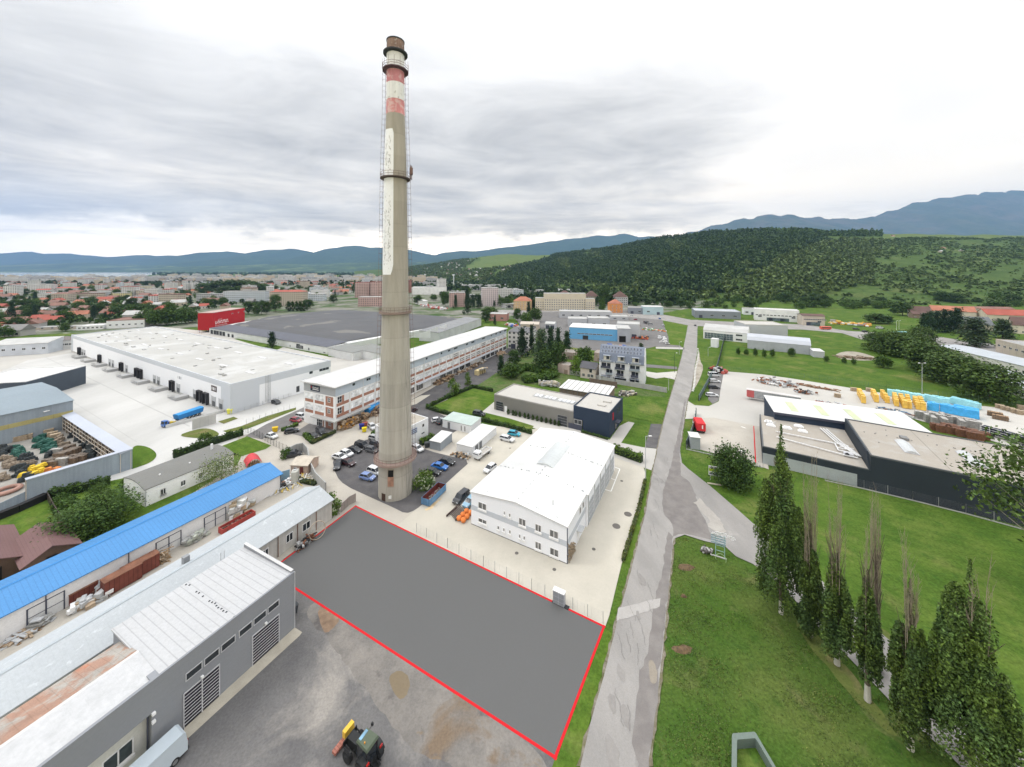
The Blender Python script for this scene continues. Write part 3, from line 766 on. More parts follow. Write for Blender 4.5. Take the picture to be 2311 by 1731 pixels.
# the chimney
def shaft_mat():
 m, n, l, b = new_mat('chimney_concrete'); t = NT(m.node_tree)
 p = t.pos(); o = t.sep(t.obj())
 f = t.mr(t.noise(t.scalevec(p, (1, 1, .10)), .9, 5, .65), .3, .7, .84, 1.12)
 lift = t.math('FRACT', t.math('DIVIDE', o[2], 5.2))
 f = t.math('MULTIPLY', f, t.mr(lift, .0, .06, .90, 1.0))
 wn = t.node('ShaderNodeTexWhiteNoise', noise_dimensions='1D'); t.put(wn.inputs[1], t.math('FLOOR', t.math('DIVIDE', o[2], 5.2)))
 f = t.math('MULTIPLY', f, t.mr(wn.outputs[0], 0, 1, .93, 1.06))
 ang = t.math('MULTIPLY', t.math('ARCTAN2', o[1], o[0]), 9.0)
 f = t.math('MULTIPLY', f, t.mr(t.math('ABSOLUTE', t.math('SUBTRACT', t.math('FRACT', ang), .5)), .40, .5, 1.0, .88))
 a2 = t.math('ABSOLUTE', t.math('SUBTRACT', t.math('ARCTAN2', o[1], o[0]), -.35))
 run = t.math('MULTIPLY', t.mr(a2, .05, .75, 1, 0, True), t.mr(t.noise(t.scalevec(p, (3, 3, .16)), 1.0, 6, .7), .48, .62, 0, 1))
 run = t.math('MULTIPLY', run, t.mr(o[2], 26, 34, 1, .35))
 c = t.mix(t.math('MULTIPLY', run, .6), (.365, .345, .302), (.10, .092, .082))
 warm = t.mr(o[2], 25, 60, 0, 1)
 c = t.mix(warm, c, (.325, .298, .248))
 mul = t.node('ShaderNodeMixRGB', blend_type='MULTIPLY'); mul.inputs[0].default_value = 1
 t.put(mul.inputs[1], c); t.put(mul.inputs[2], f)
 l.new(mul.outputs[0], b.inputs['Base Color']); b.inputs['Roughness'].default_value = .9
 b.inputs['Specular IOR Level'].default_value = .15
 return m
CX0, CY0 = -27.3, 84.1
ch = thing('factory_chimney', 'very tall tapering concrete chimney with red and white bands at its top', 'chimney', (CX0, CY0, 0))
prof = [(3.82, 0), (3.80, 4), (3.70, 8.3), (3.62, 14), (3.42, 27), (3.2, 35), (2.97, 43.6), (2.85, 52.9), (2.70, 63), (2.54, 73.7), (2.30, 82), (2.09, 88.1), (2.06, 91.4), (2.03, 95.3), (2.0, 98.2), (1.98, 103.0)]
fine = []
for (r0, z0), (r1, z1) in zip(prof, prof[1:]):
 n = max(1, int((z1 - z0) / 2.5))
 fine += [(r0 + (r1 - r0) * i / n, z0 + (z1 - z0) * i / n) for i in range(n)]
fine.append(prof[-1])
def rad(z):
 return float(np.interp(z, [p[1] for p in prof], [p[0] for p in prof]))
def band(z, a):
 if z > 98.2: return 1
 if z > 95.3: return 2
 if z > 91.4: return 1
 if z > 88.1: return 3
 return 0
CHW = M('worn_white_paint', (.66, .66, .64), var=.06, blot=((.27, .24, .21), 1.1, .60, .66), streak=.15)
CHR = M('faded_red_paint', (.42, .17, .18), var=.12, blot=((.50, .32, .31), .9, .52, .62), streak=.2)
CHP = M('pink_red_paint', (.54, .22, .22), var=.2, blot=[((.55, .36, .34), .8, .48, .58), ((.28, .24, .20), 1.3, .62, .68)], streak=.2)
MB().lathe(fine, 72, band).build('shaft', [shaft_mat(), CHW, CHR, CHP], ch, True)
pw = M('lettering_white', (.74, .74, .74), var=.03)
pg = M('lettering_grey', (.36, .34, .33), var=.2)
cam_a = math.atan2(-CY0, -CX0)
a_lo, a_hi = cam_a - R(82), cam_a - R(10)
mb = MB(); zs = [50.9, 51.3, 52.0, 53.2] + [54 + 1.5 * i for i in range(20)] + [83.3, 84.0, 84.3]
NA = 16
for j, z in enumerate(zs):
 q = .16 * max(0, (52.6 - z) / 1.7) + .10 * max(0, (z - 83.2) / 1.1)
 for i in range(NA + 1):
  a = a_lo + (a_hi - a_lo) * (q + (1 - 2 * q) * i / NA)
  r = rad(z) + .02
  mb.v.append((r * math.cos(a), r * math.sin(a), z))
for j in range(len(zs) - 1):
 for i in range(NA):
  k = j * (NA + 1) + i
  mb.f.append((k, k + 1, k + NA + 2, k + NA + 1)); mb.m.append(0)
pn = mb.build('white_panel', pw, ch, True)
mb = MB(); g = random.Random(3)
for q in range(230):
 z = g.choice([g.gauss(80, 2.0), g.gauss(76.5, 1.2), g.uniform(53, 69.5), g.gauss(62, 3), g.gauss(56, 2)])
 if not (52.2 < z < 82.6) or 70.5 < z < 74.5: continue
 a = a_lo + (a_hi - a_lo) * (g.choice([g.gauss(.38, .07), g.gauss(.70, .07)]))
 r = rad(z) + .035; ww, hh = g.uniform(.05, .16), g.uniform(.08, .5)
 da = ww / r / 2
 mb.add([(r * math.cos(a - da), r * math.sin(a - da), z), (r * math.cos(a + da), r * math.sin(a + da), z), (r * math.cos(a + da), r * math.sin(a + da), z + hh), (r * math.cos(a - da), r * math.sin(a - da), z + hh)], [(0, 1, 2, 3)])
mb.build('worn_lettering', pg, pn)['kind'] = 'stuff'
HOOD = M('rusty_hood', (.20, .13, .10), var=.2, sc=.5, blot=((.40, .37, .33), 1.3, .55, .64), streak=.4)
hd = MB().lathe([(1.98, 103.0), (1.96, 105.3)], 48).build('hood', HOOD, ch, True)
MB().lathe([(1.96, 105.25), (2.05, 105.3), (2.05, 105.55), (1.75, 105.55), (1.75, 103.2), (.01, 103.2)], 48).build('rim', DARKM, hd)
STEELR = M('rusty_grating', (.16, .10, .085), var=.25, sc=1.5)
def platform(z, r, rail_h, m, posts=20, hexa=False, thick=.22):
 n = 12 if hexa else 48
 p = MB().lathe([(rad(z) - .05, z - .02), (r, z - .02), (r, z - thick), (rad(z) - .05, z - thick - .18)], n).build('platform', m, ch)
 if rail_h:
  mb = MB()
  for i in range(posts):
   a = 2 * math.pi * i / posts
   c = (r * .985 * math.cos(a), r * .985 * math.sin(a))
   mb.cyl((c[0], c[1], z - .02), (c[0], c[1], z + rail_h), .03, n=5)
  for hh in (.5, 1.05):
   mb.lathe([(r * .985 - .03, z + hh - .03), (r * .985 + .03, z + hh - .03), (r * .985 + .03, z + hh + .03), (r * .985 - .03, z + hh + .03), (r * .985 - .03, z + hh - .03)], n)
  mb.build('railing', STEELR, p)
 return p
platform(102.7, 2.74, 0, DARKM, thick=.35)
platform(98.6, 2.98, 2.2, M('dark_pink_grating', (.10, .06, .07), var=.3, sc=2), 14, True, thick=.22)
platform(73.4, 3.42, 1.1, M('dark_grating', (.09, .065, .06), var=.2), 18)
platform(42.4, 3.66, 1.0, M('rust_grating', (.22, .165, .14), var=.2), 24, thick=.5)
platform(8.6, 4.82, 1.0, M('pink_rust_grating', (.25, .185, .16), var=.2), 30, thick=.5)
mb = MB().box(3.2, 3.9, -.5, .5, 74.6, 76.2)
for q in range(4):
 mb.cyl((3.3 + q * .15, -.5 + q * .3, 73.4), (3.3 + q * .15, -.5 + q * .3, 76.8), .05)
o = mb.build('antenna_rack', STEELR, ch); o.rotation_euler = (0, 0, R(20))
for side, nm in ((-1, 'ladder'), (1, 'ladder')):
 a = cam_a + side * R(94)
 mb = MB()
 zs = [9 + 2.6 * i for i in range(36)]
 for z0, z1 in zip(zs, zs[1:]):
  for off in (-.2, .2):
   def q(z, rr, o2): return ((rad(z) + rr) * math.cos(a) - o2 * math.sin(a), (rad(z) + rr) * math.sin(a) + o2 * math.cos(a), z)
   mb.cyl(q(z0, .2, off), q(z1, .2, off), .02, n=4)
   mb.cyl(q(z0, .85, off), q(z1, .85, off), .014, n=4)
  for k in range(2):
   zz = z0 + k * 1.3
   mb.path([q(zz, .2, -.3), q(zz, .6, -.38), q(zz, .88, -.2), q(zz, .88, .2), q(zz, .6, .38), q(zz, .2, .3)], .017, 4)
   mb.cyl(q(zz, -.05, 0), q(zz, .2, 0), .03, n=4)
 mb.build(nm, STEELR, ch)
def on_shaft(px, z):
 k = (px - CX) / F
 lo = cam_a
 best = min((abs((CX0 + rad(z) * math.cos(cam_a + R(d))) / (CY0 + rad(z) * math.sin(cam_a + R(d))) - k), d) for d in range(-88, 89))
 return cam_a + R(best[1])
def patch(name, px0, px1, z0, z1, m, out):
 a0, a1 = on_shaft(px0, z0), on_shaft(px1, z0)
 mb = MB()
 for z in (z0, z1):
  for i in range(7):
   a = a0 + (a1 - a0) * i / 6; r = rad(z) + out
   mb.v.append((r * math.cos(a), r * math.sin(a), z))
 for i in range(6):
  mb.f.append((i, i + 1, i + 8, i + 7)); mb.m.append(0)
 return mb.build(name, m, ch)
BLACK = M('dark_opening', (.008, .008, .008))
patch('opening', 875.6, 887.4, 5.6, 7.1, BLACK, .015)
patch('brick_infill', 874.6, 888.6, 3.5, 5.6, M('old_brick', (.30, .17, .12), var=.3, sc=1.4), .02)
patch('opening_surround', 874.0, 889.2, 3.3, 7.35, M('worn_render', (.30, .26, .21), var=.2), .01)
patch('doorway', 861.5, 870, .05, 1.75, M('dark_doorway', (.05, .028, .02)), .02)
patch('white_notice', 876.8, 883.4, .75, 1.55, CHW, .02)
# the white two-storey hall in front
A, B = P(1063.6, 1182.8), P(1279.5, 1273.3)
hl, L = root_on('white_hall', 'white two-storey hall with a wide low gabled roof in the pale yard by the road', A, B)
D, D1 = 34.0, 10.6
HW = M('hall_wall_panel', (.75, .765, .80), var=.02, fine=.015, rib=[(0, 6.9, .004, .88)])
HALLR = M('hall_roof_sheet', (.57, .57, .56), var=.03, fine=.012, sc=.1, rib=[(0, 1.0, .03, .985)])
pr = [(0, 6.62), (L / 2, 7.75), (L, 6.62)]
MB().section([(0, 0)] + pr + [(L, 0)], 0, D1, 'y').section([(.15, 0), (.15, 6.5), (L / 2, 7.6), (L + .35, 6.42), (L + .35, 0)], D1, D, 'y').build('wall', HW, hl)
def slab(pr, a0, a1, th=.14, ov=.25):
 p = [(pr[0][0] - ov, pr[0][1] - ov * .11)] + pr[1:-1] + [(pr[-1][0] + ov, pr[-1][1] - ov * .11)]
 return MB().section([(a, b + .01) for a, b in p[::-1]] + [(a, b + th) for a, b in p], a0, a1, 'y')
slab(pr, -.25, D1).build('roof', HALLR, hl)
slab([(.15, 6.5), (L / 2, 7.66), (L + .35, 6.42)], D1 + .003, D + .25).build('roof', HALLR, hl)
mb = MB()
for k in range(16):
 mb.box(-.2 + .05, .0, D1, D1, 6.5, 6.5) if 0 else None
g = random.Random(5)
for ln in range(3):
 y = (.9, 11.0, 22.5)[ln]
 for k in range(26):
  if g.random() < .35: continue
  x = L * (k + g.random()) / 26; z = 6.62 + 1.13 * (1 - abs(2 * x / L - 1)) + .13
  mb.box(x, x + g.uniform(.1, .35), y, y + .12, z - .05, z + .07)
for k in range(18):
 y = D * k / 18 + g.uniform(0, 1)
 mb.box(L / 2 - .1, L / 2 + .1, y, y + .3, 7.8, 7.95)
mb.box(L * .80, L * .80 + .12, 3.4, 3.5, 7.0, 8.1)
mb.build('roof_fixings', GALV, hl)['kind'] = 'stuff'
PC = M('polycarbonate', (.50, .52, .52), rough=.3, var=.05, rib=[(1, 1.05, .06, .88)])
MB().section([(x, z + 7.45) for x, z in [(7.7 + 4.6 * i / 8, .75 * (1 - (2 * i / 8 - 1) ** 2)) for i in range(9)]], 14.5, 26.0, 'y').build('barrel_rooflight', PC, hl)
BAND = M('pale_grey_band', (.47, .50, .545), var=.02)
z0, z1 = 3.05, 4.05
panel(hl, 'stripe', 'f', 0, z0, L, z1 - z0, L, D, BAND, .012)
panel(hl, 'stripe', 'r', 0, z0, D1, z1 - z0, L, D, BAND, .012)
MB().box(-.01, L + .01, -.03, 0, 0, .16).build('plinth', M('plinth', (.10, .105, .11)), hl)
T5 = lambda x, y: (850 + x / 4.424, 1080 + y / 4.424)
for x0, x1, yt, yb, nx in [(1015, 1097, 225, 290, 2), (1268, 1285, 320, 353, 1), (1320, 1340, 342, 375, 1), (1420, 1490, 385, 447, 2), (1583, 1645, 445, 510, 2), (1727, 1815, 500, 565, 2),
      (1015, 1100, 385, 425, 2), (1204, 1228, 465, 498, 1), (1262, 1282, 487, 520, 1), (1322, 1342, 508, 543, 1), (1420, 1440, 550, 583, 1), (1464, 1485, 568, 600, 1), (1583, 1645, 620, 688, 2), (1730, 1817, 680, 745, 2)]:
 a, b = T5(x0, yt), T5(x1, yb)
 s0, s1 = along(A, B, a[0]), along(A, B, b[0])
 zt = zat(A, B, a[0], a[1]); hgt = {2: 1.35, 1: .75}[nx] if yb - yt > 45 or nx == 1 else .85
 win(hl, s0, zt - hgt, s1 - s0, hgt, 'f', L, D, nx, 1, FRAME, GREYGLASS, sill=True, bar=.1)
panel(hl, 'side_door', 'r', 5.6, 0, 1.1, 2.2, L, D, FRAME)
panel(hl, 'door_canopy', 'r', 5.2, 2.5, 1.9, .1, L, D, GALV, .9)
for y in (6.8, 8.6): win(hl, y, 4.6, 1.0, 1.3, 'r', L, D, 1, 1, FRAME, GREYGLASS)
for k in range(5):
 y = D1 + 1.3 + k * 4.5
 win(hl, y, .05, 3.3, 4.4, 'r', L + .35, D, 4, 4, M('pale_door', (.55, .57, .60)), M('grey_door_panel', (.30, .32, .34)), name='bay_door', bar=.12)
 MB().box(L + .35, L + .50, y - .62, y - .47, 0, 6.3).build('downpipe', GALV, hl)
MB().box(L, L + .12, -.02, .1, 0, 6.5).build('downpipe', DFRAME, hl)
mb = MB(); g = random.Random(8)
for k in range(220):
 y, z = g.uniform(.25, 3.6), g.uniform(.1, 3.4)
 if z > 3.5 - y * .55: continue
 mb.cbox((L + g.uniform(.05, .35), y, z), (.16, .22, .14), g.random() * 3)
tag(obj('firewood_stack', mb.mesh('firewood_stack', M('split_wood', (.30, .24, .17), var=.5, sc=4)), None, hl.location, hl.rotation_euler.z), 'stack of split firewood leaning on the corner of the white hall', 'firewood')
# grey workshop in the foreground
C = P(664.8, 1416.7); dC = (.438, .899)
A = (C[0] - dC[0] * 14.8, C[1] - dC[1] * 14.8)
gw, L = root_on('grey_workshop', 'grey panelled workshop with two slatted gates and a ribbed pale roof', A, C)
D = 12.3
GP = M('grey_panel', (.235, .245, .265), var=.03, fine=.03, rib=[(2, 1.05, .012, .86)])
RIBR = M('ribbed_pale_roof', (.43, .435, .445), var=.04, sc=.1, rib=[(0, .82, .09, .80)])
MB().box(0, L, 0, D, 0, 7.6).build('wall', GP, gw)
mb = MB().box(0, L, 0, .25, 7.6, 8.16).box(L - .3, L, .25, D, 7.6, 8.3)
mb.build('parapet', GP, gw)
MB().box(L - .36, L + .05, .3, D, 8.302, 8.36).build('coping', M('pale_coping', (.5, .5, .5)), gw)
MB().section([(.25, 7.62), (D + .2, 7.62), (D + .2, 7.74), (.25, 8.05)][::1], -.15, L - .3, 'x').build('roof', RIBR, gw)
g = random.Random(2); mb = MB()
for k in range(22):
 y = D * (k + .5) / 22
 if g.random() < .4: continue
 z = 8.05 - .31 * (y / D)
 x = 7.1 + g.uniform(-.1, .1)
 mb.cbox((x, y, z - .02), (.18, .14, .1))
mb.build('roof_fixings', DARKM, gw)['kind'] = 'stuff'
FRG = M('light_grey_frame', (.46, .46, .48))
SLATG = glass('slat_dark', (.022, .022, .03), .25)
for s0, s1 in [(12.64, 11.03), (10.9, 9.32), (9.18, 7.59), (7.24, 5.64), (5.52, 3.88), (3.75, 2.18)]:
 win(gw, L - s0, 5.15, s0 - s1 - .02, .9, 'f', L, D, 1, 1, FRG, GLASS, bar=.09)
shutter(gw, 'f', L - 5.6, .05, 3.3, 3.85, L, D, FRG, SLATG, 10, 'slatted_gate')
shutter(gw, 'f', L - 12.75, .05, 3.35, 3.85, L, D, FRG, SLATG, 10, 'slatted_gate', True)
for s in (4.0, 11.1):
 MB().box(L - s - .12, L - s + .12, -.3, 0, 4.15, 4.35).build('lamp', FRAME, gw)
MB().box(L - .06, L + .06, -.07, .06, 0, 8.14).build('corner_trim', M('pale_trim', (.40, .41, .43)), gw)
for z in (3.75, 4.6):
 MB().cbox((-.6, -.2, z), (.3, .3, .25)).build('alarm_box', FRAME, gw)
MB().box(-26, -.7, 0, .35, 4.75, 8.16).box(-.7, 0, 0, 1.2, 0, 8.155).build('fascia', GP, gw)
WW = M('cream_wall', (.60, .60, .56), var=.04)
MB().box(-26, -.7, 1.2, 10.2, 0, 6.9).build('wing_wall', WW, gw)
MB().box(-26, -.7, .35, 1.2, 4.76, 4.9).build('soffit', FRAME, gw)
WSL = M('white_worn_roof', (.46, .465, .475), var=.06, sc=.5, fine=.03, streak=.12, rib=[(0, 1.1, .02, .95)])
MB().section([(.35, 7.5), (5.3, 8.1), (5.3, 8.3), (.35, 7.98)], -26, -.02, 'x').build('roof', WSL, gw)
RTL = M('red_worn_tiles', (.31, .19, .14), var=.15, sc=.5, fine=.12, rib=[(0, .9, .05, .86), (1, .45, .06, .88)], blot=[((.33, .31, .28), .45, .46, .58), ((.40, .15, .08), .25, .60, .7)])
MB().section([(5.3, 8.1), (10.4, 6.95), (10.4, 7.1), (5.3, 8.285)], -26, -.02, 'x').build('tiled_roof', RTL, gw)
MB().section([(5.15, 8.29), (5.5, 8.27), (5.33, 8.42)], -26, -.02, 'x').build('ridge_cap', M('white_ridge', (.6, .6, .6)), gw)
for x, w2 in ((-4.0, 2.3), (-7.0, 2.0), (-10.2, 2.2), (-13.6, 2.2)):
 o = win(gw, x, 1.1, w2, 1.75, 'f', L, D, 2 if x > -5 else 1, 1, FRAME, glass('office_glass', (.05, .065, .07), .1), sill=True, bar=.12)
 o.location.y = 1.17
MB().cyl((-.85, .5, 0), (-.85, .5, 4.8), .08).build('downpipe', DFRAME, gw)
def bin_thing(name, x, y, col, label, cat='bin', group=None, s=1.0, rz=0.0):
 t = thing(name, label, cat, (x, y, .06), rz, group)
 mb = MB()
 mb.add([(-.5 * s, -.35 * s, .1), (.5 * s, -.35 * s, .1), (.5 * s, .35 * s, .1), (-.5 * s, .35 * s, .1), (-.62 * s, -.45 * s, 1.15 * s), (.62 * s, -.45 * s, 1.15 * s), (.62 * s, .45 * s, 1.15 * s), (-.62 * s, .45 * s, 1.15 * s)],
  [(3, 2, 1, 0), (4, 5, 6, 7), (0, 1, 5, 4), (1, 2, 6, 5), (2, 3, 7, 6), (3, 0, 4, 7)])
 mb.build('bin_body', col, t)
 MB().section([(-.5 * s, 1.16 * s), (.5 * s, 1.16 * s), (.5 * s, 1.24 * s), (.2 * s, 1.38 * s), (-.2 * s, 1.38 * s), (-.5 * s, 1.24 * s)], -.66 * s, .66 * s, 'x').build('lid', col, t)
 for a in (-.45, .45):
  for b in (-.3, .3):
   MB().cyl((a * s - .04, b * s, .06), (a * s + .04, b * s, .06), .08, n=8).build('castor', DARKM, t)
 return t
BIND = M('dark_grey_plastic', (.045, .05, .055), rough=.5)
for q, (x, y) in enumerate([(1.1, 2.2), (1.0, 3.7), (.95, 5.1)]):
 c = place(L + x, y, A, C)
 bin_thing('waste_container', c[0], c[1], BIND, ['dark grey wheeled waste container at the workshop corner, nearest the red line', 'dark grey waste container in the middle of three behind the workshop corner', 'dark grey waste container farthest back along the workshop gable'][q], 'waste bin', 'bins behind the workshop', 1.0, R(63))
# long pale blue-grey shed and long blue shed
B = (-37.6, 74.9); A = (B[0] - .437 * 62, B[1] - .9 * 62)
ls, L = root_on('pale_roofed_shed', 'long low shed with a pale blue-grey gabled roof behind the grey workshop', A, B)
PALER = M('pale_blue_roof', (.395, .42, .44), var=.05, sc=.15, rib=[(0, .5, .06, .96)], blot=((.50, .53, .55), .8, .60, .70))
OLDW = M('old_plaster', (.47, .46, .43), var=.1, sc=.6, streak=.2)
shell(ls, L, 8.8, [(0, 4.0), (4.4, 5.45), (8.8, 4.0)], OLDW, PALER, 'x', .35, ridge=M('pale_ridge', (.40, .44, .47)))
for px0, px1 in ((590, 606), (645, 661), (682, 700)):
 s0, s1 = along(A, B, px0), along(A, B, px1)
 win(ls, s0, 1.4, s1 - s0, 1.5, 'f', L, 8.8, 2, 1, FRAME, GLASS, bar=.1)
for px in (627, 671, 713):
 s = along(A, B, px)
 MB().cyl((s, -.12, 0), (s, -.12, 4.0), .06).build('downpipe', RUST, ls)
MB().box(L - 22.6, L - 21.8, 4.9, 5.6, 4.9, 6.4).build('flue', M('grey_vent', (.25, .26, .27)), ls)
MB().section([(1.2, 4.6), (3.6, 5.35), (3.6, 5.45), (1.2, 4.75)], L - 43.5, L - 42.2, 'x').build('rooflight', M('rooflight_grey', (.30, .34, .35)), ls)
mb = MB()
for x in (L - 19.4, L - 18.9):
 mb.cyl((x, 1.0, 4.3), (x, 1.0, 6.4), .04, n=4)
for z in range(6):
 mb.cyl((L - 19.4, 1.0, 4.5 + z * .33), (L - 18.9, 1.0, 4.5 + z * .33), .03, n=4)
mb.build('roof_ladder', GALV, ls)
B = (-54.6, 84.7); A = (B[0] - .429 * 68, B[1] - .903 * 68)
bs, L = root_on('blue_roofed_shed', 'very long white shed under a bright blue ribbed gable roof', A, B)
BLUER = M('bright_blue_roof', (.060, .215, .465), var=.05, sc=.15, rough=.5, rib=[(0, .55, .12, .88)])
shell(bs, L, 9.4, [(0, 3.8), (4.7, 5.1), (9.4, 3.8)], M('shed_white', (.72, .71, .71), var=.05), BLUER, 'x', .4, ridge=M('blue_ridge', (.055, .22, .50)))
DOORW = M('white_gate_sheet', (.60, .60, .60), var=.04)
for a, b in ((61, 144.6), (352, 408), (461, 509)):
 s0, s1 = along(A, B, a), along(A, B, b)
 mb = MB().box(0, s1 - s0, -.04, .02, 0, 2.7, 1)
 for x in (0, (s1 - s0) / 2, s1 - s0):
  mb.box(x - .07, x + .07, -.09, .02, 0, 2.8)
 mb.box(.07, s1 - s0 - .07, -.075, .02, 1.35, 1.42).box(.07, s1 - s0 - .07, -.075, .02, 2.7, 2.78)
 o = mb.build('double_gate', [DFRAME, DOORW], bs); put_on(o, 'f', s0, .05, 0, L, 9.4)
for px in (290, 103):
 s = along(A, B, px)
 MB().cyl((s, -.12, 0), (s, -.12, 3.7), .06).build('downpipe', DFRAME, bs)
MB().cyl((L - .1, -.15, 0), (L - .1, -.15, 3.7), .08).build('downpipe', DFRAME, bs)
SHED_A, SHED_B = A, B
# white bungalow with curved grey roof
A, B = P(327.3, 1145.3), (-72.9, 94.0)
lb, L = root_on('white_bungalow', 'small white low building with a curved plain grey roof on the garden lawn', A, B)
D = 10.7
shell(lb, L, D, arc(D, 3.75, .75, 8), M('clean_white_plaster', (.82, .82, .81), var=.03), M('grey_felt_roof', (.165, .165, .155), var=.04, sc=.3), 'x', .12)
T1 = lambda x, y: (350 + x / 5.5225, 850 + y / 5.5225)
for x0, x1 in ((66, 135), (315, 380), (540, 595), (755, 800)):
 s0, s1 = along(A, B, T1(x0, 0)[0]), along(A, B, T1(x1, 0)[0])
 win(lb, s0, 1.2, s1 - s0, 1.25, 'f', L, D, 2, 1, FRAME, GLASS, sill=True, bar=.1)
s0, s1 = along(A, B, 361.8), along(A, B, 375.5)
win(lb, s0, 1.2, s1 - s0, 1.25, 'f', L, D, 2, 1, FRAME, GLASS, sill=True, bar=.1)
for y, z, w2, h2 in ((7.6, 2.2, .7, .7), (5.6, 2.0, .8, .8), (2.6, 1.2, .8, 1.5)):
 win(lb, y, z, w2, h2, 'l', L, D, 1, 1, FRAME, GREYGLASS)
MB().box(L - 2.2, L - 1.8, 6.0, 6.4, 4.3, 6.0).build('chimney_stack', WHITE, lb)
MB().cyl((.1, -.1, 0), (.1, -.1, 3.7), .07).build('downpipe', GALV, lb)
for x in (3.6, 9.2):
 MB().cbox((x, 3.2, 4.35), (.3, .3, .35)).build('roof_vent', FRAME, lb)
# grey storage hall and its rack walls (left)
B = (-144.7, 118.3); uA = (math.cos(R(62)), math.sin(R(62)))
A = (B[0] - uA[0] * 55, B[1] - uA[1] * 55)
sh, L = root_on('storage_hall', 'large blue-grey storage hall with a yellow stripe beside the timber yard', A, B)
SH = M('blue_grey_cladding', (.245, .285, .325), var=.05, sc=.3, rib=[(0, .5, .08, .93)], streak=.12)
SHR = M('blue_grey_roof', (.21, .255, .29), var=.06, sc=.05, rib=[(1, .6, .06, .95)])
shell(sh, L, 40, [(0, 8.9), (20, 9.9), (40, 8.9)], SH, SHR, 'x', .25)
panel(sh, 'yellow_stripe', 'f', 0, 4.5, L, 1.3, L, 40, M('yellow_stripe', (.34, .30, .13), var=.08, rib=[(0, 8.5, .012, .8)]), .02)
for x in (L - 6, L - 30): panel(sh, 'wall_lamp', 'f', x, 7.2, 1.2, .25, L, 40, FRAME, .2)
A2, B2 = P(0, 905), P(64, 904)
A2 = (-250, 150); B2 = P(50.5, 872)
dk, L = root_on('dark_storehouse', 'dark grey storehouse with a white roof edge at the far left of the pale yard', (-215, 136), (-190.5, 140.6))
flat(dk, L, 24, 8.3, M('dark_blue_cladding', (.06, .075, .095), var=.1, rib=[(0, .6, .08, .85)]), WROOF, .3, M('white_coping', (.6, .6, .6)), .5)
panel(dk, 'gate', 'f', 6, 0, 6.5, 4.4, L, 24, BLACK)
RK = M('rack_cladding', (.27, .315, .36), var=.06, sc=.3, streak=.15, rib=[(0, .6, .05, .95)])
RKR = M('rack_roof', (.40, .43, .50), var=.05)
def rack(label, A, B, goods_front, seed):
 """high rack with a back wall, sloping roof and shelves; the open side faces the yard (local +y)"""
 r, L = root_on('storage_rack', label, A, B, 'rack', 'racks round the timber yard')
 MB().box(0, L, 0, .15, 0, 5.1).build('back_wall', RK, r)
 MB().section([(-.1, 5.12), (2.4, 4.75), (2.4, 4.9), (-.1, 5.28)], -.1, L + .1, 'x').build('roof', RKR, r)
 mb = MB(); n = int(L / 2.7)
 for i in range(n + 1):
  x = L * i / n
  for y in (.3, 2.2):
   mb.box(x - .05, x + .05, y - .05, y + .05, 0, 4.75)
 for z in (1.2, 2.4, 3.6):
  mb.box(0, L, .2, .32, z - .06, z + .06).box(0, L, 2.14, 2.26, z - .06, z + .06)
 mb.build('shelf_frame', M('pale_beam', (.55, .50, .44)), r)
 g = random.Random(seed); mb = MB()
 cols = [(.22, .17, .12), (.10, .08, .06), (.30, .25, .19), (.06, .055, .05), (.16, .13, .10)]
 for lv in range(4):
  for i in range(int(L / 1.15)):
   if g.random() < .1: continue
   x = 1.15 * i + g.uniform(.1, .3)
   mb.cbox((x + .45, 1.2 + g.uniform(-.1, .2), lv * 1.2 + .07), (g.uniform(.7, 1.05), g.uniform(1.2, 1.7), g.uniform(.45, .95)), g.uniform(-.05, .05), g.randrange(5))
 mb.build('stacked_goods', [M('goods_%d' % k if 0 else ['brown_goods', 'dark_goods', 'tan_goods', 'black_goods', 'umber_goods'][k], c, var=.4, sc=2.5) for k, c in enumerate(cols)], r)
 return r
CR = P(298.9, 1057.7)
LFT = P(60.2, 1135.8)
FAR = (-146.8, 119.4)
rack('high storage rack wall with grey outer cladding along the near side of the timber yard', LFT, CR, 1, 1)
r2 = rack('high storage rack full of brown goods between timber yard and white yard', CR, FAR, 1, 2)
r, L = root_on('sheet_fence', 'low grey sheet metal fence left of the near storage rack', P(-60, 1192), P(57, 1136), 'fence')
MB().box(0, L, 0, .1, .05, 2.6).build('panel', RK, r)
mb = MB()
for i in range(5): mb.box(L * i / 4 - .06, L * i / 4 + .06, .1, .2, 0, 2.6)
mb.build('post', GALV, r)
ground('timber_yard', [(298, 1057), (60, 1136), (-60, 1192), (-600, 1400), (-500, 1010), (0, 1001), (158, 965)], .07, ground_mat('yard_slab', [(.30, .285, .26), (.34, .32, .295), (.26, .25, .23)], [.1, .3], fine=.07, stretch=(1, .4, 1)))
# the long white warehouse
A, B = P(161, 794), P(520, 935)
wh, L = root_on('white_warehouse', 'very long white warehouse with a row of loading docks on the pale concrete yard', A, B)
D = 39.0
WHR = M('warehouse_roof', (.405, .40, .38), var=.07, sc=.06, fine=.03, rib=[(0, 12.2, .012, .72), (1, 9.5, .004, .9)], blot=((.47, .47, .46), .05, .5, .62))
WHW = M('warehouse_white', (.76, .77, .79), var=.012, fine=.01)
WHG = M('warehouse_grey', (.50, .525, .56), var=.012, fine=.01)
flat(wh, L, D, 10.9, WHW, WHR, .5, WHG, .35)
panel(wh, 'grey_band', 'f', 0, 8.9, L, 1.5, L, D, WHG, .012)
panel(wh, 'grey_band', 'f', L - 7, 0, 7, 8.9, L, D, WHG, .012)
panel(wh, 'grey_band', 'f', 0, 0, 4, 8.9, L, D, WHG, .012)
panel(wh, 'grey_band', 'r', 0, 8.0, D, 2.4, L, D, WHG, .012)
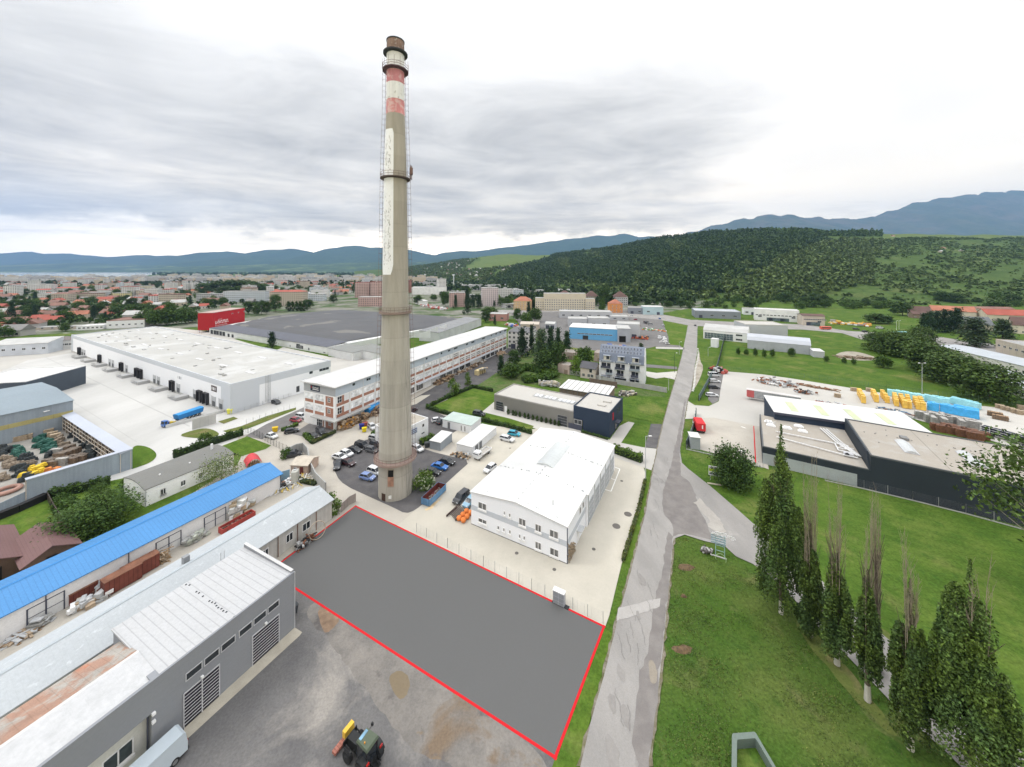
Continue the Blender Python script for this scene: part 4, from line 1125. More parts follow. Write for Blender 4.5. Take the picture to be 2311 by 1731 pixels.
panel(wh, 'grey_band', 'r', 0, 0, 9.5, 8.0, L, D, WHG, .012)
panel(wh, 'plinth', 'f', 0, 0, L, 1.0, L, D, M('concrete_plinth', (.42, .42, .40)), .03)
def dock_at(px, dark, w2=2.9, h2=3.7):
 s = along(A, B, px)
 if dark:
  mb = MB().box(0, w2, -.1, .02, 0, h2, 1)
  mb.box(-.35, 0, -.9, .02, -.05, h2 + .3).box(w2, w2 + .35, -.9, .02, -.05, h2 + .3).box(-.35, w2 + .35, -.9, .02, h2 + .3, h2 + .65)
  o = mb.build('dock_shelter', [M('dock_rubber', (.025, .025, .028)), M('dock_door', (.10, .10, .11))], wh)
 else:
  mb = MB().box(0, w2, -.05, .02, 0, h2, 0).box(.25, w2 - .25, -.07, .0, .1, h2 * .55, 1).box(-.2, 0, -.12, .02, 0, h2 + .2, 0).box(w2, w2 + .2, -.12, .02, 0, h2 + .2, 0)
  o = mb.build('dock_door', [M('pale_grey_door', (.42, .43, .44)), M('dark_door_panel', (.10, .105, .11))], wh)
 put_on(o, 'f', s - w2 / 2, .5, w2, L, D)
for px, dk_ in [(177, 0), (181, 1), (186, 0), (191, 0), (223, 0), (227, 1), (248, 0), (255, 0), (276, 1), (286, 0), (311, 1), (319, 1), (349, 0), (358, 0), (390.6, 1), (402.8, 0), (440.5, 0), (453, 1), (467, 1), (482.7, 0), (499, 0)]:
 dock_at(px, dk_)
for px in (193, 214, 239, 266, 300, 335, 375, 422):
 s = along(A, B, px)
 mb = MB()
 for k in range(5):
  mb.box(s - 6 + k * .9, s - 5.1 + k * .9, -4.2, -1.6, 0, .25 + .25 * k)
 mb.box(s - 1.5, s + 2, -4.2, -.1, 0, 1.3)
 for k in range(6):
  mb.cyl((s - 6 + k * 1.3, -4.2, .2 + .2 * k), (s - 6 + k * 1.3, -4.2, 1.2 + .25 * k), .05, n=4)
 mb.cyl((s - 6, -4.2, 1.2), (s + .5, -4.2, 2.4), .06, n=4)
 mb.build('dock_stair', M('stair_steel', (.36, .36, .36)), wh)
s = along(A, B, 483)
sg = panel(wh, 'sign_board', 'f', s - 2.2, 6.2, 4.4, 2.1, L, D, M('brown_sign', (.07, .05, .05)))
for k, w2 in ((.6, .5), (1.7, .8), (3.0, .5)):
 MB().box(k, k + w2, -.08, -.05, .5, 1.6).build('sign_mark', FRAME, sg)
s = along(A, B, 406)
for k, w2 in ((0, .25), (1.2, .9), (2.8, .5)):
 panel(wh, 'wall_lettering', 'f', s - 2 + k, 6.4, w2, 1.1, L, D, M('grey_lettering', (.30, .31, .32)), .03)
mb = MB()
for x in (11.6, 12.6, 13.4):
 mb.box(L + .03, L + .1, x - .04, x + .04, .8, 11.2)
for k in range(22):
 mb.box(L + .03, L + .1, 11.6, 13.4, 1 + .46 * k - .03, 1 + .46 * k + .03)
 if k % 2: mb.box(L + .1, L + .8, 12.6, 12.64, 1 + .46 * k - .03, 1 + .46 * k + .03)
mb.build('escape_ladder', GALV, wh)
for y, w2 in ((23.5, 1.3), (34.0, 1.3)):
 panel(wh, 'door', 'r', y, .9, w2, 2.4, L, D, M('dark_door', (.06, .065, .07)))
for y, w2 in ((29.0, 1.6), (33.5, 4.6)):
 win(wh, y, 7.0, w2, 1.2, 'r', L, D, 3 if w2 > 2 else 1, 1, WHG, GLASS)
mb = MB(); g = random.Random(4)
for k in range(46):
 x, y = g.uniform(8, L - 8), g.uniform(4, D - 4)
 mb.cbox((x, y, 10.45), (g.choice([.5, .8, 2.2]), g.choice([.5, 1.2]), g.uniform(.25, .6)))
mb.build('roof_vents', M('roof_plant', (.36, .36, .35)), wh)
mb = MB(); n = 9
for i in range(n):
 for j in range(2):
  x, y = L * (i + .5) / n, D * (.3 + .4 * j)
  mb.box(x - 3.2, x + 3.2, y - .7, y + .7, 10.44, 10.62)
mb.build('rooflights', M('rooflight_white', (.55, .55, .55)), wh)
# old factory: red block, dark hall, brick office range
A, B = P(481, 750), (-251.7, 338.0)
rb, L = root_on('red_block', 'tall windowless red clad block with white lettering beside the dark factory roof', A, B)
REDC = M('red_cladding', (.42, .018, .022), var=.04, rib=[(0, 2.2, .02, .88), (2, 5.2, .015, .88)])
MB().box(0, L, 0, 12, 1.8, 16.0).build('wall', REDC, rb)
MB().box(.1, L - .1, .1, 11.9, 16.0, 16.35).build('roof', M('pinkish_roof', (.40, .30, .27)), rb)
mb = MB()
for x in range(5):
 for y in (.8, 11): mb.box(L * x / 4.2, L * x / 4.2 + .6, y, y + .5, 0, 1.8)
mb.build('stilts', WHITE, rb)
mb = MB(); g = random.Random(6)
for x0, x1, z0, z1 in ((5.5, 10, 9.6, 10.2), (2.5, 17, 6.3, 8.9), (2.5, 16, 4.6, 5.4)):
 x = x0
 while x < x1:
  w2 = g.uniform(.5, 1.1) * (z1 - z0) * .5
  mb.box(x, x + w2 * .35, -.06, 0, z0, z1)
  mb.box(x + w2 * .35, x + w2, -.055, 0, *(g.choice([(z0, z0 + .25 * (z1 - z0)), (z1 - .25 * (z1 - z0), z1), (z0 + .4 * (z1 - z0), z0 + .6 * (z1 - z0))])))
  x += w2 + .3
mb.build('wall_lettering', FRAME, rb)
for x in (22, 30, 38):
 win(rb, x, 12.5, 1.6, .9, 'f', L, 12, 2, 1, FRAME, GLASS)
FL_, FR_ = P(472.6, 753), P(739, 800)
dh, L = root_on('dark_factory_hall', 'huge old factory hall under a low dark grey patched roof', FL_, FR_)
Lw, u = unit(FL_, FR_)
def loc_of(p):
 dx_, dy_ = p[0] - FL_[0], p[1] - FL_[1]
 return (dx_ * u[0] + dy_ * u[1], -dx_ * u[1] + dy_ * u[0])
poly = [(0, 0), (Lw, 0), loc_of((-108, 228)), loc_of((-30, 344)), loc_of((-188, 416)), loc_of((-243, 362))]
MB().prism(poly, 0, 4.6).build('wall', M('factory_white', (.64, .645, .63), var=.05, sc=.2), dh)
DR = M('dark_felt_roof', (.090, .091, .096), var=.06, sc=.05, blot=[((.155, .15, .14), .028, .60, .615), ((.075, .077, .085), .02, .62, .63)], rib=[(0, 18, .012, .85)])
mbx = MB(); nx, ny = 40, 24
xs0 = [p[0] for p in poly]; ys0 = [p[1] for p in poly]
bot = lambda f: loc_of((FL_[0], FL_[1]))
def quad_pt(a, b):
 p00, p10, p11, p01 = (1.5, 14), (Lw - 4, 13), poly[3], poly[5]
 p01m = poly[4]
 bx = p00[0] + (p10[0] - p00[0]) * a; by = p00[1] + (p10[1] - p00[1]) * a
 k = .32
 if a < k: tx, ty = [p01[i] + (p01m[i] - p01[i]) * a / k for i in (0, 1)]
 else: tx, ty = [p01m[i] + (p11[i] - p01m[i]) * (a - k) / (1 - k) for i in (0, 1)]
 return bx + (tx - bx) * b, by + (ty - by) * b
for j in range(ny + 1):
 for i in range(nx + 1):
  x, y = quad_pt(i / nx, j / ny)
  e = min(i / nx, 1 - i / nx) * 2; e2 = min(j / ny, 1 - j / ny) * 2
  z = 4.7 + 3.3 * min(1, e * 2.2) ** .5 * min(1, e2 * 4) ** .6 + .35 * math.sin(j / ny * 6 * math.pi)
  mbx.v.append((x, y, z))
for j in range(ny):
 for i in range(nx):
  k = j * (nx + 1) + i
  mbx.f.append((k, k + 1, k + nx + 2, k + nx + 1)); mbx.m.append(0)
mbx.build('roof', DR, dh)
MB().section([(-.4, 4.5), (14.2, 5.4), (14.2, 5.55), (-.4, 4.65)], 0, Lw, 'x').build('annex_roof', M('annex_roof', (.10, .105, .125), var=.08, rib=[(0, 3.0, .05, .85)]), dh)
for px, w2, h2 in [(478, 4, 3.2), (485, 4, 3.2), (491, 4, 3.2), (498, 4, 3.2), (505, 4, 3.2), (516, 3, 2.4), (525, 3, 2.4)]:
 s = along(FL_, FR_, px); panel(dh, 'gate', 'f', s - w2 / 2, .2, w2, h2, L, 50, DARKM)
for px, w2, h2 in [(673, 4.2, 3.0), (681, 3.4, 2.4), (697, 1.6, 1.6), (655, 1, 1.6), (732, 2, .7)]:
 s = along(FL_, FR_, px); win(dh, s - w2 / 2, .6, w2, h2, 'f', L, 50, 2, 1, FRAME, GLASS)
for q, (px, py, s_) in enumerate([(941, 763, 1.0), (961, 755, .95), (983, 748, .9)]):
 c = P(px, py, 5); c = loc_of(c)
 MB().add([(c[0] - 8 * s_, c[1] - 1, 5), (c[0] + 8 * s_, c[1] + 4, 5), (c[0] + 8 * s_, c[1] + 4, 10.5), (c[0] - 8 * s_, c[1] - .6, 5), (c[0] + 8 * s_, c[1] + 4.5, 5), (c[0] + 8 * s_, c[1] + 4.5, 10.5)],
   [(0, 1, 2), (5, 4, 3), (0, 2, 5, 3), (1, 4, 5, 2)]).build('sawtooth_gable', M('pale_gable', (.58, .59, .60)), dh)
r, L2 = root_on('pale_annex', 'pale grey annex with a plain gable at the right end of the dark factory hall', P(990, 772), P(1086, 735), 'building')
shell(r, L2, 16, [(0, 6.5), (16, 7.5)], M('pale_sheet', (.50, .51, .52)), M('annex_grey_roof', (.22, .225, .23)), 'x', .2)
for k, (px, py, pw_, hh, dd) in enumerate([(741, 803, 56, 5.2, 12), (798, 806, 60, 5.5, 12)]):
 r, L2 = root_on('lean_to', ['grey roofed lean-to at the end of the factory hall, left one of two', 'grey roofed lean-to between the brick office range and the factory hall'][k], P(px, py), P(px + pw_, py + 12), 'building')
 shell(r, L2, dd, [(0, hh - .6), (dd, hh)], M('offwhite_wall', (.58, .585, .58)), M('mid_grey_roof', (.21, .215, .205), var=.05), 'x', .2)
A, B = P(757, 971.3), P(1143, 789.6)
bo, L = root_on('brick_office_range', 'long four-storey office range of white frames and brick panels behind the chimney', A, B)
D, HB = 15.2, 13.9
MB().box(0, L, 0, D, 0, HB).build('wall', M('frame_white', (.76, .765, .77), var=.02), bo)
ROFF = M('office_roof', (.50, .50, .495), var=.03, rib=[(0, 5.6, .008, .88), (1, 7.6, .012, .8)])
MB().section([(-.9, HB + .02), (D + .6, HB + .02), (D + .6, HB + .25), (D / 2, HB + .6), (-.9, HB + .25)], -.9, L + .5, 'x').build('roof', ROFF, bo)
mb = MB()
for k in range(int(L / .9)):
 mb.box(k * .9, k * .9 + .35, -1.02, -.9, HB + .0, HB + .26)
for k in range(int(D / .9)):
 mb.box(-1.02, -.9, k * .9, k * .9 + .35, HB + .0, HB + .26)
mb.build('gutter_brackets', M('pale_gutter', (.46, .46, .46)), bo)
TOPB = M('pale_blue_cladding', (.43, .49, .55), var=.04, rib=[(0, 1.2, .02, .93)])
panel(bo, 'top_cladding', 'f', 0, 10.9, L, 2.9, L, D, TOPB, .06)
panel(bo, 'top_cladding', 'l', 0, 10.9, D, 2.9, L, D, M('grey_cladding', (.36, .375, .39), var=.04), .06)
nb = 23; bw = L / nb
g = random.Random(12)
WHW2 = M('white_glazing', (.66, .67, .68), var=.03)
brick_f = MB(); cols_ = MB()
for i in range(nb):
 x = i * bw
 for fl in range(2):
  z = 3.7 + fl * 3.6
  brick_f.box(x + .35, x + bw - .35, -.03, .02, z + .1, z + 1.1)
  dark = (i == 0) or (i > 12 and fl == 0) or g.random() < .12
  k = 3 if i % 3 else 4
  if i == 0:
   win(bo, .7, z + 1.15, 1.7, 2.1, 'f', L, D, 2, 2, FRAME, GLASS)
   brick_f.box(2.4, 3.3, -.028, .02, z + 1.1, z + 3.25)
   win(bo, 3.35, z + 1.15, bw - 3.7, 2.1, 'f', L, D, 2, 2, FRAME, WHW2)
  else:
   win(bo, x + .38, z + 1.15, bw - .76, 2.1, 'f', L, D, k, 2, FRAME, GREYGLASS if dark else MILK, bar=.14 if not dark else .3)
 cols_.box(x - .22, x + .22, -.22, 0, 0, 10.85)
 if i % 2 == 0 and i: cols_.cyl((x, -.3, 0), (x, -.3, 13.6), .07, n=5)
 if i > 1 and i not in (5, 8, 9, 15, 16):
  win(bo, x + .6, .5, bw - 1.2, 2.3, 'f', L, D, 3, 1, FRAME, GLASS if i in (2, 3, 4) or i > 12 else GREYGLASS)
 if i > 0 and g.random() < .72:
  w2 = g.choice([1.2, 2.0, 3.2])
  win(bo, x + g.uniform(.4, 2), 12.35, w2, .95, 'f', L, D, max(1, int(w2 / .8)), 1, TOPB, GLASS).location.y = -.08
cols_.box(0, L, -.1, 0, 3.35, 3.7).box(0, L, -.1, 0, 6.95, 7.28).box(0, L, -.1, 0, 10.55, 10.85)
brick_f.build('brick_panels', BRICK, bo); cols_.build('frame_beams', M('white_concrete_frame', (.70, .70, .70)), bo)
bl = MB()
for fl in range(2):
 z = 3.7 + fl * 3.6
 bl.box(-.03, .02, 1.0, 4.6, z + .1, z + 3.2)
 win(bo, 2.3, z + 1.3, 1.3, 1.5, 'l', L, D, 2, 2, FRAME, GREYGLASS)
 for y0, y1 in ((5.4, 9.8), (10.6, 14.6)):
  bl.box(-.03, .02, y0, y1, z + .1, z + 1.1)
  win(bo, y0, z + 1.15, y1 - y0, 2.1, 'l', L, D, 3, 2, FRAME, MILK)
bl.box(-.03, .02, 1.0, 4.6, .1, 3.3).box(-.028, .02, 5.4, 6.0, .1, 3.0)
bl.build('brick_panels', BRICK, bo)
win(bo, 6.2, .05, 2.6, 2.9, 'l', L, D, 3, 2, FRAME, GLASS, name='entrance_door')
panel(bo, 'white_gate', 'l', 10.2, 0, 4.2, 3.2, L, D, FRAME)
win(bo, 2.0, 1.0, 1.2, 1.6, 'l', L, D, 2, 2, FRAME, GREYGLASS)
panel(bo, 'brick_base', 'f', .6, 0, 4.6, 3.3, L, D, BRICK, .035)
panel(bo, 'white_gate', 'f', bw * 5 + .5, 0, bw - 1, 3.1, L, D, FRAME)
for i in (8, 9, 15, 16): panel(bo, 'white_gate', 'f', bw * i + .4, 0, bw - .8, 3.0, L, D, FRAME)
CAN = M('concrete_canopy', (.40, .40, .39), var=.06)
MB().box(-1.9, 13.0, -1.8, 0, 3.36, 3.75).box(-1.9, -.001, 0, 9.5, 3.36, 3.75).build('canopy', CAN, bo)
MB().box(bw * 7, bw * 20, -1.6, -.25, 3.36, 3.62).build('canopy', M('steel_canopy', (.42, .45, .49)), bo)
sb = panel(bo, 'sign_board', 'l', 7.2, 11.4, 4.6, 1.9, L, D, M('navy_sign', (.03, .04, .06)), .12)
MB().box(.35, .6, -.15, -.12, .9, 1.6).build('sign_mark', M('sign_red', (.5, .03, .03)), sb)
mb = MB(); x = 1.1
for k in range(7):
 mb.box(x, x + .12, -.15, -.12, .85, 1.4).box(x + .12, x + .32, -.149, -.12, (1.25, .85, 1.05)[k % 3], (1.4, 1.0, 1.2)[k % 3]); x += .43
mb.box(1.1, 4.0, -.15, -.12, .45, .68)
mb.build('sign_lettering', FRAME, sb)
GOODS = [M('log_brown', (.26, .17, .10), var=.4, sc=3), M('log_dark', (.10, .07, .05), var=.4, sc=3), M('log_pale', (.36, .28, .20), var=.3, sc=3), M('log_orange', (.48, .24, .05), var=.3, sc=3)]
def heap(name, label, cat, pts, w2, h2, n, mats, seed, size=(.9, .5, .35), group=None):
 """loose pieces heaped along a line of ground points"""
 g = random.Random(seed); mb = MB()
 c0 = pts[0]
 for k in range(n):
  q = g.random() * (len(pts) - 1); i = int(q); f = q - i
  x = pts[i][0] + (pts[i + 1][0] - pts[i][0]) * f + g.gauss(0, w2 / 2.5); y = pts[i][1] + (pts[i + 1][1] - pts[i][1]) * f + g.gauss(0, w2 / 2.5)
  z = .06 + abs(g.gauss(0, h2 / 2.2)) if g.random() < .75 else .06
  mb.cbox((x - c0[0], y - c0[1], min(z, h2)), tuple(a * g.uniform(.5, 1.5) for a in size), g.uniform(0, 3.1), g.randrange(len(mats)))
 return tag(mb.build(name, mats, None, False, (c0[0], c0[1], 0)), label, cat, group)
W_ = lambda s, t: place(s, t, A, B)
heap('timber_pile', 'pile of orange and brown timber by the brick corner of the office range', 'timber pile', [W_(1, -1.6), W_(8, -1.6)], 1.2, 2.6, 140, [GOODS[3], GOODS[0], GOODS[2]], 1, (.5, 1.6, .4))
heap('timber_pile', 'long pile of dark brown timber along the office range towards the blue trailer', 'timber pile', [W_(8, -1.8), W_(18, -1.8)], 1.2, 2.4, 170, GOODS[:3], 2, (.5, 1.6, .4))
heap('log_pile', 'log pile on the works road at the foot of the office range', 'log pile', [W_(51, -2), W_(64, -2)], 1.3, 1.6, 130, GOODS[:3], 3, (.5, 1.8, .5))
heap('rubble_strip', 'strip of rubble and boards along the far foot of the office range', 'rubble', [W_(66, -1.6), W_(96, -1.6)], 1.4, 1.1, 170, GOODS[:3] + [CONC], 4, (.8, 1.0, .4))
heap('rubble_heap', 'rubble heap at the far end of the office range', 'rubble', [W_(112, -2.5), W_(119, -2.5)], 2.2, 1.4, 70, [GOODS[2], GOODS[0]], 5, (1.2, 1.2, .5))
# middle ground: halls, cabins, flats
CREAMR = M('cream_membrane_roof', (.43, .415, .385), var=.03, sc=.1)
A, C2 = P(1115.2, 924.2), P(1376, 988.5)
L0, u0 = unit(A, C2)
gh, L = root_on('grey_hall', 'long grey hall with a flat cream roof joined to a navy blue office cube', A, C2)
D = 14.2
GH = M('warm_grey_cladding', (.185, .18, .165), var=.03, rib=[(0, .4, .06, .95)])
s_n = L - 11.9
MB().box(0, s_n, 0, D, 0, 5.5).build('wall', GH, gh)
mb = MB().box(0, s_n, 0, .3, 5.5, 5.85).box(0, s_n, D - .3, D, 5.5, 5.85).box(0, .3, .3, D - .3, 5.5, 5.85)
mb.build('parapet', M('grey_coping', (.30, .29, .275)), gh)
MB().box(.3, s_n, .3, D - .3, 5.5, 5.56).build('roof', CREAMR, gh)
mb = MB()
for k in range(9):
 x = 13.5 + k * 1.55 + (.8 if k > 1 else 0) + (.8 if k > 4 else 0)
 mb.box(x, x + 1.25, 6.3, 8.6, 5.56, 5.9)
mb.build('rooflights', M('skylight_white', (.60, .61, .62), rough=.3), gh)
MB().box(12.8, 29.5, 5.9, 9.0, 5.57, 5.62).build('rooflight_kerb', M('kerb_grey', (.33, .33, .32)), gh)
NAVY = M('navy_cladding', (.022, .036, .062), var=.05, rib=[(2, .5, .05, .8)])
MB().box(s_n, L, 0, 15.6, 3.6, 7.3).box(s_n + 3.2, L, .01, 15.6, 0, 3.6).build('office_cube', NAVY, gh)
mb = MB().box(s_n, L, 0, .3, 7.3, 7.7).box(s_n, L, 15.3, 15.6, 7.3, 7.7).box(s_n, s_n + .3, .3, 15.3, 7.3, 7.7).box(L - .3, L, .3, 15.3, 7.3, 7.7)
mb.build('parapet', NAVY, gh)
MB().box(s_n + .3, L - .3, .3, 15.3, 7.3, 7.36).build('roof', CREAMR, gh)
mb = MB().box(L - 5.6, L - 3, 5, 6.4, 7.37, 7.7).box(L - 5.0, L - 2.4, 9, 10.4, 7.37, 7.75)
mb.build('roof_hatches', CREAMR, gh)
shutter(gh, 'f', 1.0, .05, 3.0, 3.3, L, D, M('grey_frame', (.22, .22, .23)), GLASS, 4)
shutter(gh, 'f', 25.8, .05, 3.3, 3.5, L, D, M('grey_frame', (.22, .22, .23)), GLASS, 4)
panel(gh, 'door', 'f', 4.6, 0, 1.1, 2.3, L, D, FRAME)
win(gh, s_n + .2, 1.9, 2.7, 1.5, 'f', L, D, 2, 1, FRAME, GLASS)
panel(gh, 'dark_panel', 'f', 29.6, 0, s_n + 3 - 29.6, 1.8, L, D, DFRAME, .04)
panel(gh, 'red_lettering', 'r', 3.0, 4.4, 1.0, 2.2, L, 15.6, M('red_letter', (.42, .02, .03)), .08)
panel(gh, 'entrance_canopy', 'r', 5.4, 2.7, 2.6, .2, L, 15.6, DFRAME, 1.3)
panel(gh, 'entrance_door', 'r', 5.8, 0, 1.6, 2.4, L, 15.6, GLASS)
for y in (8.5, 10.3): win(gh, y, 4.6, .8, 1.6, 'r', L, 15.6, 1, 1, DFRAME, GLASS)
A = (19.5, 147.5); B = (36.8, 138.0)
ts, L = root_on('timber_store', 'open timber store with a white roof divided by dark stripes, behind the grey hall', A, B)
D = 11.2
MB().box(0, L, .05, D, 0, 3.5).build('timber_lattice', M('lattice_brown', (.20, .155, .12), var=.25, sc=2, rib=[(0, .5, .2, .5)]), ts)
MB().section([(-.2, 3.5), (D + .2, 3.9), (D + .2, 4.05), (-.2, 3.65)], -.2, L + .2, 'x').build('roof', WROOF, ts)
mb = MB()
for k in range(9):
 x = L * (k + .5) / 9
 mb.section([(-.25, 3.66), (D + .2, 4.06), (D + .2, 4.12), (-.25, 3.72)], x - .08, x + .08, 'x').box(x - .08, x + .08, -.05, .05, 0, 3.5)
mb.build('roof_strut', M('strut_dark', (.17, .16, .15)), ts)
def cabin(name, label, A, B, D, h, wallm, roofm, wins=(), doors=(), rise=.25, cat='cabin', group=None):
 r, L = root_on(name, label, A, B, cat, group)
 shell(r, L, D, [(0, h), (D, h + rise)], wallm, roofm, 'x', .12, .1)
 for f, x, z, w2, h2 in wins: win(r, x, z, w2, h2, f, L, D, 1, 1, FRAME, GREYGLASS)
 for f, x, w2, h2 in doors: panel(r, 'door', f, x, .02, w2, h2, L, D, M('cabin_door', (.16, .165, .17)))
 return r, L
CW = M('cabin_white', (.68, .69, .70), var=.03)
cabin('office_cabin', 'white office cabin with a pale green roof beside the hedged lawn', P(998.8, 964), P(1063, 979.5), 6.0, 2.6, CW, M('pale_green_roof', (.40, .47, .44), rib=[(0, 1.0, .03, .94)]), [('f', 7.2, .3, .5, 1.8), ('f', 8.6, .3, .5, 1.8)], [('f', 2.1, .9, 2.1)])
cabin('grey_cabin', 'grey panelled cabin with a white roof between parking lot and office cabin', P(969.8, 1013), P(994, 1018.4), 6.3, 2.4, M('cabin_grey', (.28, .31, .34), rib=[(0, 1.2, .03, .8), (1, 1.2, .03, .8)]), WROOF)
cabin('long_cabin', 'long white container building with a flat white roof by the flatbed truck', P(1030.5, 1019.3), P(1066, 1028.5), 14.4, 2.3, CW, WROOF, [], [('r', 1.5, 1.6, 2.0), ('r', 3.8, 1.4, 2.0)], .02)
r, L = root_on('white_house', 'white two-storey house with a flat beige roof half hidden by the chimney', (-32.6, 101.2), (-26.0, 111.5), 'house')
flat(r, L, 9.5, 6.1, CW, M('beige_roof', (.36, .33, .28), var=.05), .2, None, .25)
win(r, L - 2.6, 4.0, .9, 1.0, 'f', L, 9.5, 1, 1, FRAME, GLASS); win(r, L - 2.9, 1.9, 1.3, .6, 'f', L, 9.5, 2, 1, FRAME, GLASS)
panel(r, 'wall_lettering', 'f', L - 7.2, 3.3, 2.6, 1.6, L, 9.5, M('dark_lettering', (.12, .14, .18), rib=[(2, .5, .2, 4.5)]), .04)
A, B = P(1352.3, 857.4), P(1455, 870)
fl, L = root_on('apartment_block', 'white apartment block with a tall blue-grey mansard roof and dark balconies', A, B, 'apartment block')
D = 10.5
SLATE = M('blue_grey_slate', (.155, .18, .23), var=.06, rib=[(2, .5, .06, .9)])
MB().section([(0, 0), (0, 9.2), (1.2, 12.6), (4.2, 15.6), (6.4, 15.6), (9.4, 12.6), (D, 9.2), (D, 0)], 0, L, 'x').build('wall', CW, fl)
th = .16
MB().section([(-.3, 8.9), (1.1, 12.62), (4.2, 15.65), (6.4, 15.65), (9.5, 12.62), (D + .3, 8.9), (D + .35, 9.1), (9.6, 12.75), (6.5, 15.85), (4.1, 15.85), (1.0, 12.75), (-.35, 9.1)], .0, L - .25, 'x').build('roof', SLATE, fl)
PV = glass('solar_glass', (.05, .06, .085), .15)
PVF = M('solar_frame', (.33, .36, .42))
for row, (s0, z0, s1, z1) in enumerate([(1.25, 12.95, 2.4, 14.1), (2.75, 14.45, 3.9, 15.6)]):
 for k in range(13):
  x = .9 + k * (L - 1.8) / 13
  mb = MB()
  def q(s, z, o): return (s - o * .7, z + o * .7)
  mb.section([q(s0, z0, .12), q(s1, z1, .12), q(s1, z1, .2), q(s0, z0, .2)], x, x + .95, 'x', 0)
  mb.section([q(s0 + .1, z0 + .1, .2), q(s1 - .1, z1 - .1, .2), q(s1 - .1, z1 - .1, .215), q(s0 + .1, z0 + .1, .215)], x + .1, x + .85, 'x', 1)
  mb.build('solar_panel', [PVF, PV], fl)
DG = glass('balcony_glass', (.03, .035, .045), .15)
for sec in range(3):
 x = .5 + sec * (L - 1) / 3
 w3 = (L - 1) / 3
 MB().box(x - .18, x + .12, -.35, 0, 0, 9.4).build('pier', CW, fl)
 for lv, (dx_, w2) in enumerate([(.3, 4.2), (1.0, 3.2), (.4, 4.4)]):
  z = .4 + lv * 2.9
  if sec == 0 and lv == 1: dx_, w2 = 2.6, 2.9
  MB().box(x + dx_, x + dx_ + w2, -1.0, 0, z + (2.0 if lv == 0 else 0) - .12, z + (2.0 if lv == 0 else 0)).build('balcony_slab', M('balcony_grey', (.33, .36, .41)), fl)
  mb = MB().box(x + dx_, x + dx_ + w2, -1.03, -.98, z, z + .95)
  if lv: mb.build('balustrade', [DFRAME, M('balustrade_blue', (.26, .30, .34)), DFRAME][(lv + sec) % 3], fl)
  win(fl, x + dx_ + .2, z + .1, w2 * .5, 2.2, 'f', L, D, 2, 1, DFRAME, DG)
  win(fl, x + dx_ + w2 * .62, z + .7, w2 * .36, 1.5, 'f', L, D, 1, 1, DFRAME, DG)
 MB().box(x + 1.6, x + 4.4, -.1, 1.6, 9.6, 11.9).build('dormer', M('dormer_cream', (.55, .53, .46)), fl)
 win(fl, x + 2.8, 10.2, 1.4, 1.6, 'f', L, D, 2, 1, DFRAME, GLASS).location.y = -.12
 MB().box(x + 1.4, x + 4.6, -.6, 1.7, 11.9, 12.05).box(x + 1.0, x + 5.2, -.7, -.62, 9.2, 10.0).build('dormer_balcony', M('balcony_grey', (.33, .36, .41)), fl)
for k in range(3):
 win(fl, 6.4 + k * 2.0, .2, 1.8, 1.9, 'f', L, D, 1, 1, DFRAME, DG)
r, L = root_on('small_house', 'small cream house with a dark grey gable roof beside the apartment block', P(1310, 852), P(1344, 857), 'house')
shell(r, L, 7, [(0, 5.0), (3.5, 7.2), (7, 5.0)], M('cream_render', (.52, .46, .40), var=.05), M('dark_grey_tiles', (.085, .085, .095), var=.05), 'x', .4)
for x in (.9, 3.4, 5.0): win(r, x, .8, 1.3, 1.5, 'f', L, 7, 2, 1, FRAME, GLASS)
win(r, 4.3, 3.0, 1.5, 1.9, 'f', L, 7, 1, 1, FRAME, GLASS)
for nm, lab, p0, p1, dd, hh, cc in [('garage', 'pinkish flat-roofed garage box in the bushes left of the small house', (1259, 841), (1285, 846), 6, 4.6, (.42, .34, .30)),
         ('shed', 'pinkish shed with a flat roof among the conifers', (1268, 809), (1296, 812), 8, 4.0, (.38, .30, .27)),
         ('shed', 'grey-brown gabled shed behind the apartment block', (1340, 815), (1356, 817), 8, 5, (.26, .22, .20))]:
 r, L = root_on(nm, lab, P(*p0), P(*p1), 'shed')
 flat(r, L, dd, hh, M('wall_%s_render' % ['rose', 'dusty', 'umber'][int(cc[0] * 100) % 3], cc, var=.1, sc=.8), M('shed_roof', (.30, .27, .24)), .2)
 panel(r, 'door', 'f', L * .55, 0, L * .3, 2.2, L, dd, M('plank_door', (.24, .18, .14)))
def wall_run(name, label, pts, h, th, m, cat='wall', posts=0, pm=None, z=.0):
 c0 = pts[0]
 t = thing(name, label, cat, (c0[0], c0[1], z))
 mb = MB(); mp = MB()
 for a, b in zip(pts, pts[1:]):
  d, u = unit(a, b); n = (-u[1] * th / 2, u[0] * th / 2)
  a2 = (a[0] - c0[0], a[1] - c0[1]); b2 = (b[0] - c0[0], b[1] - c0[1])
  mb.prism([(a2[0] - n[0], a2[1] - n[1]), (b2[0] - n[0], b2[1] - n[1]), (b2[0] + n[0], b2[1] + n[1]), (a2[0] + n[0], a2[1] + n[1])], 0, h)
  if posts:
   k = max(1, int(d / posts))
   for i in range(k + 1):
    q = i / k
    mp.cbox((a2[0] + (b2[0] - a2[0]) * q, a2[1] + (b2[1] - a2[1]) * q, 0), (th * 2, th * 2, h + .05))
 mb.build('panel', m, t)
 if posts: mp.build('post', pm or m, t)
 return t
CPAN = M('concrete_panels', (.36, .36, .35), var=.06, sc=.4, streak=.1)
wall_run('concrete_fence', 'grey concrete panel fence in front of the apartment block', PP([(1282, 845), (1330, 852), (1388, 866), (1504, 886)]), 2.1, .16, CPAN, 'fence', 3.0)
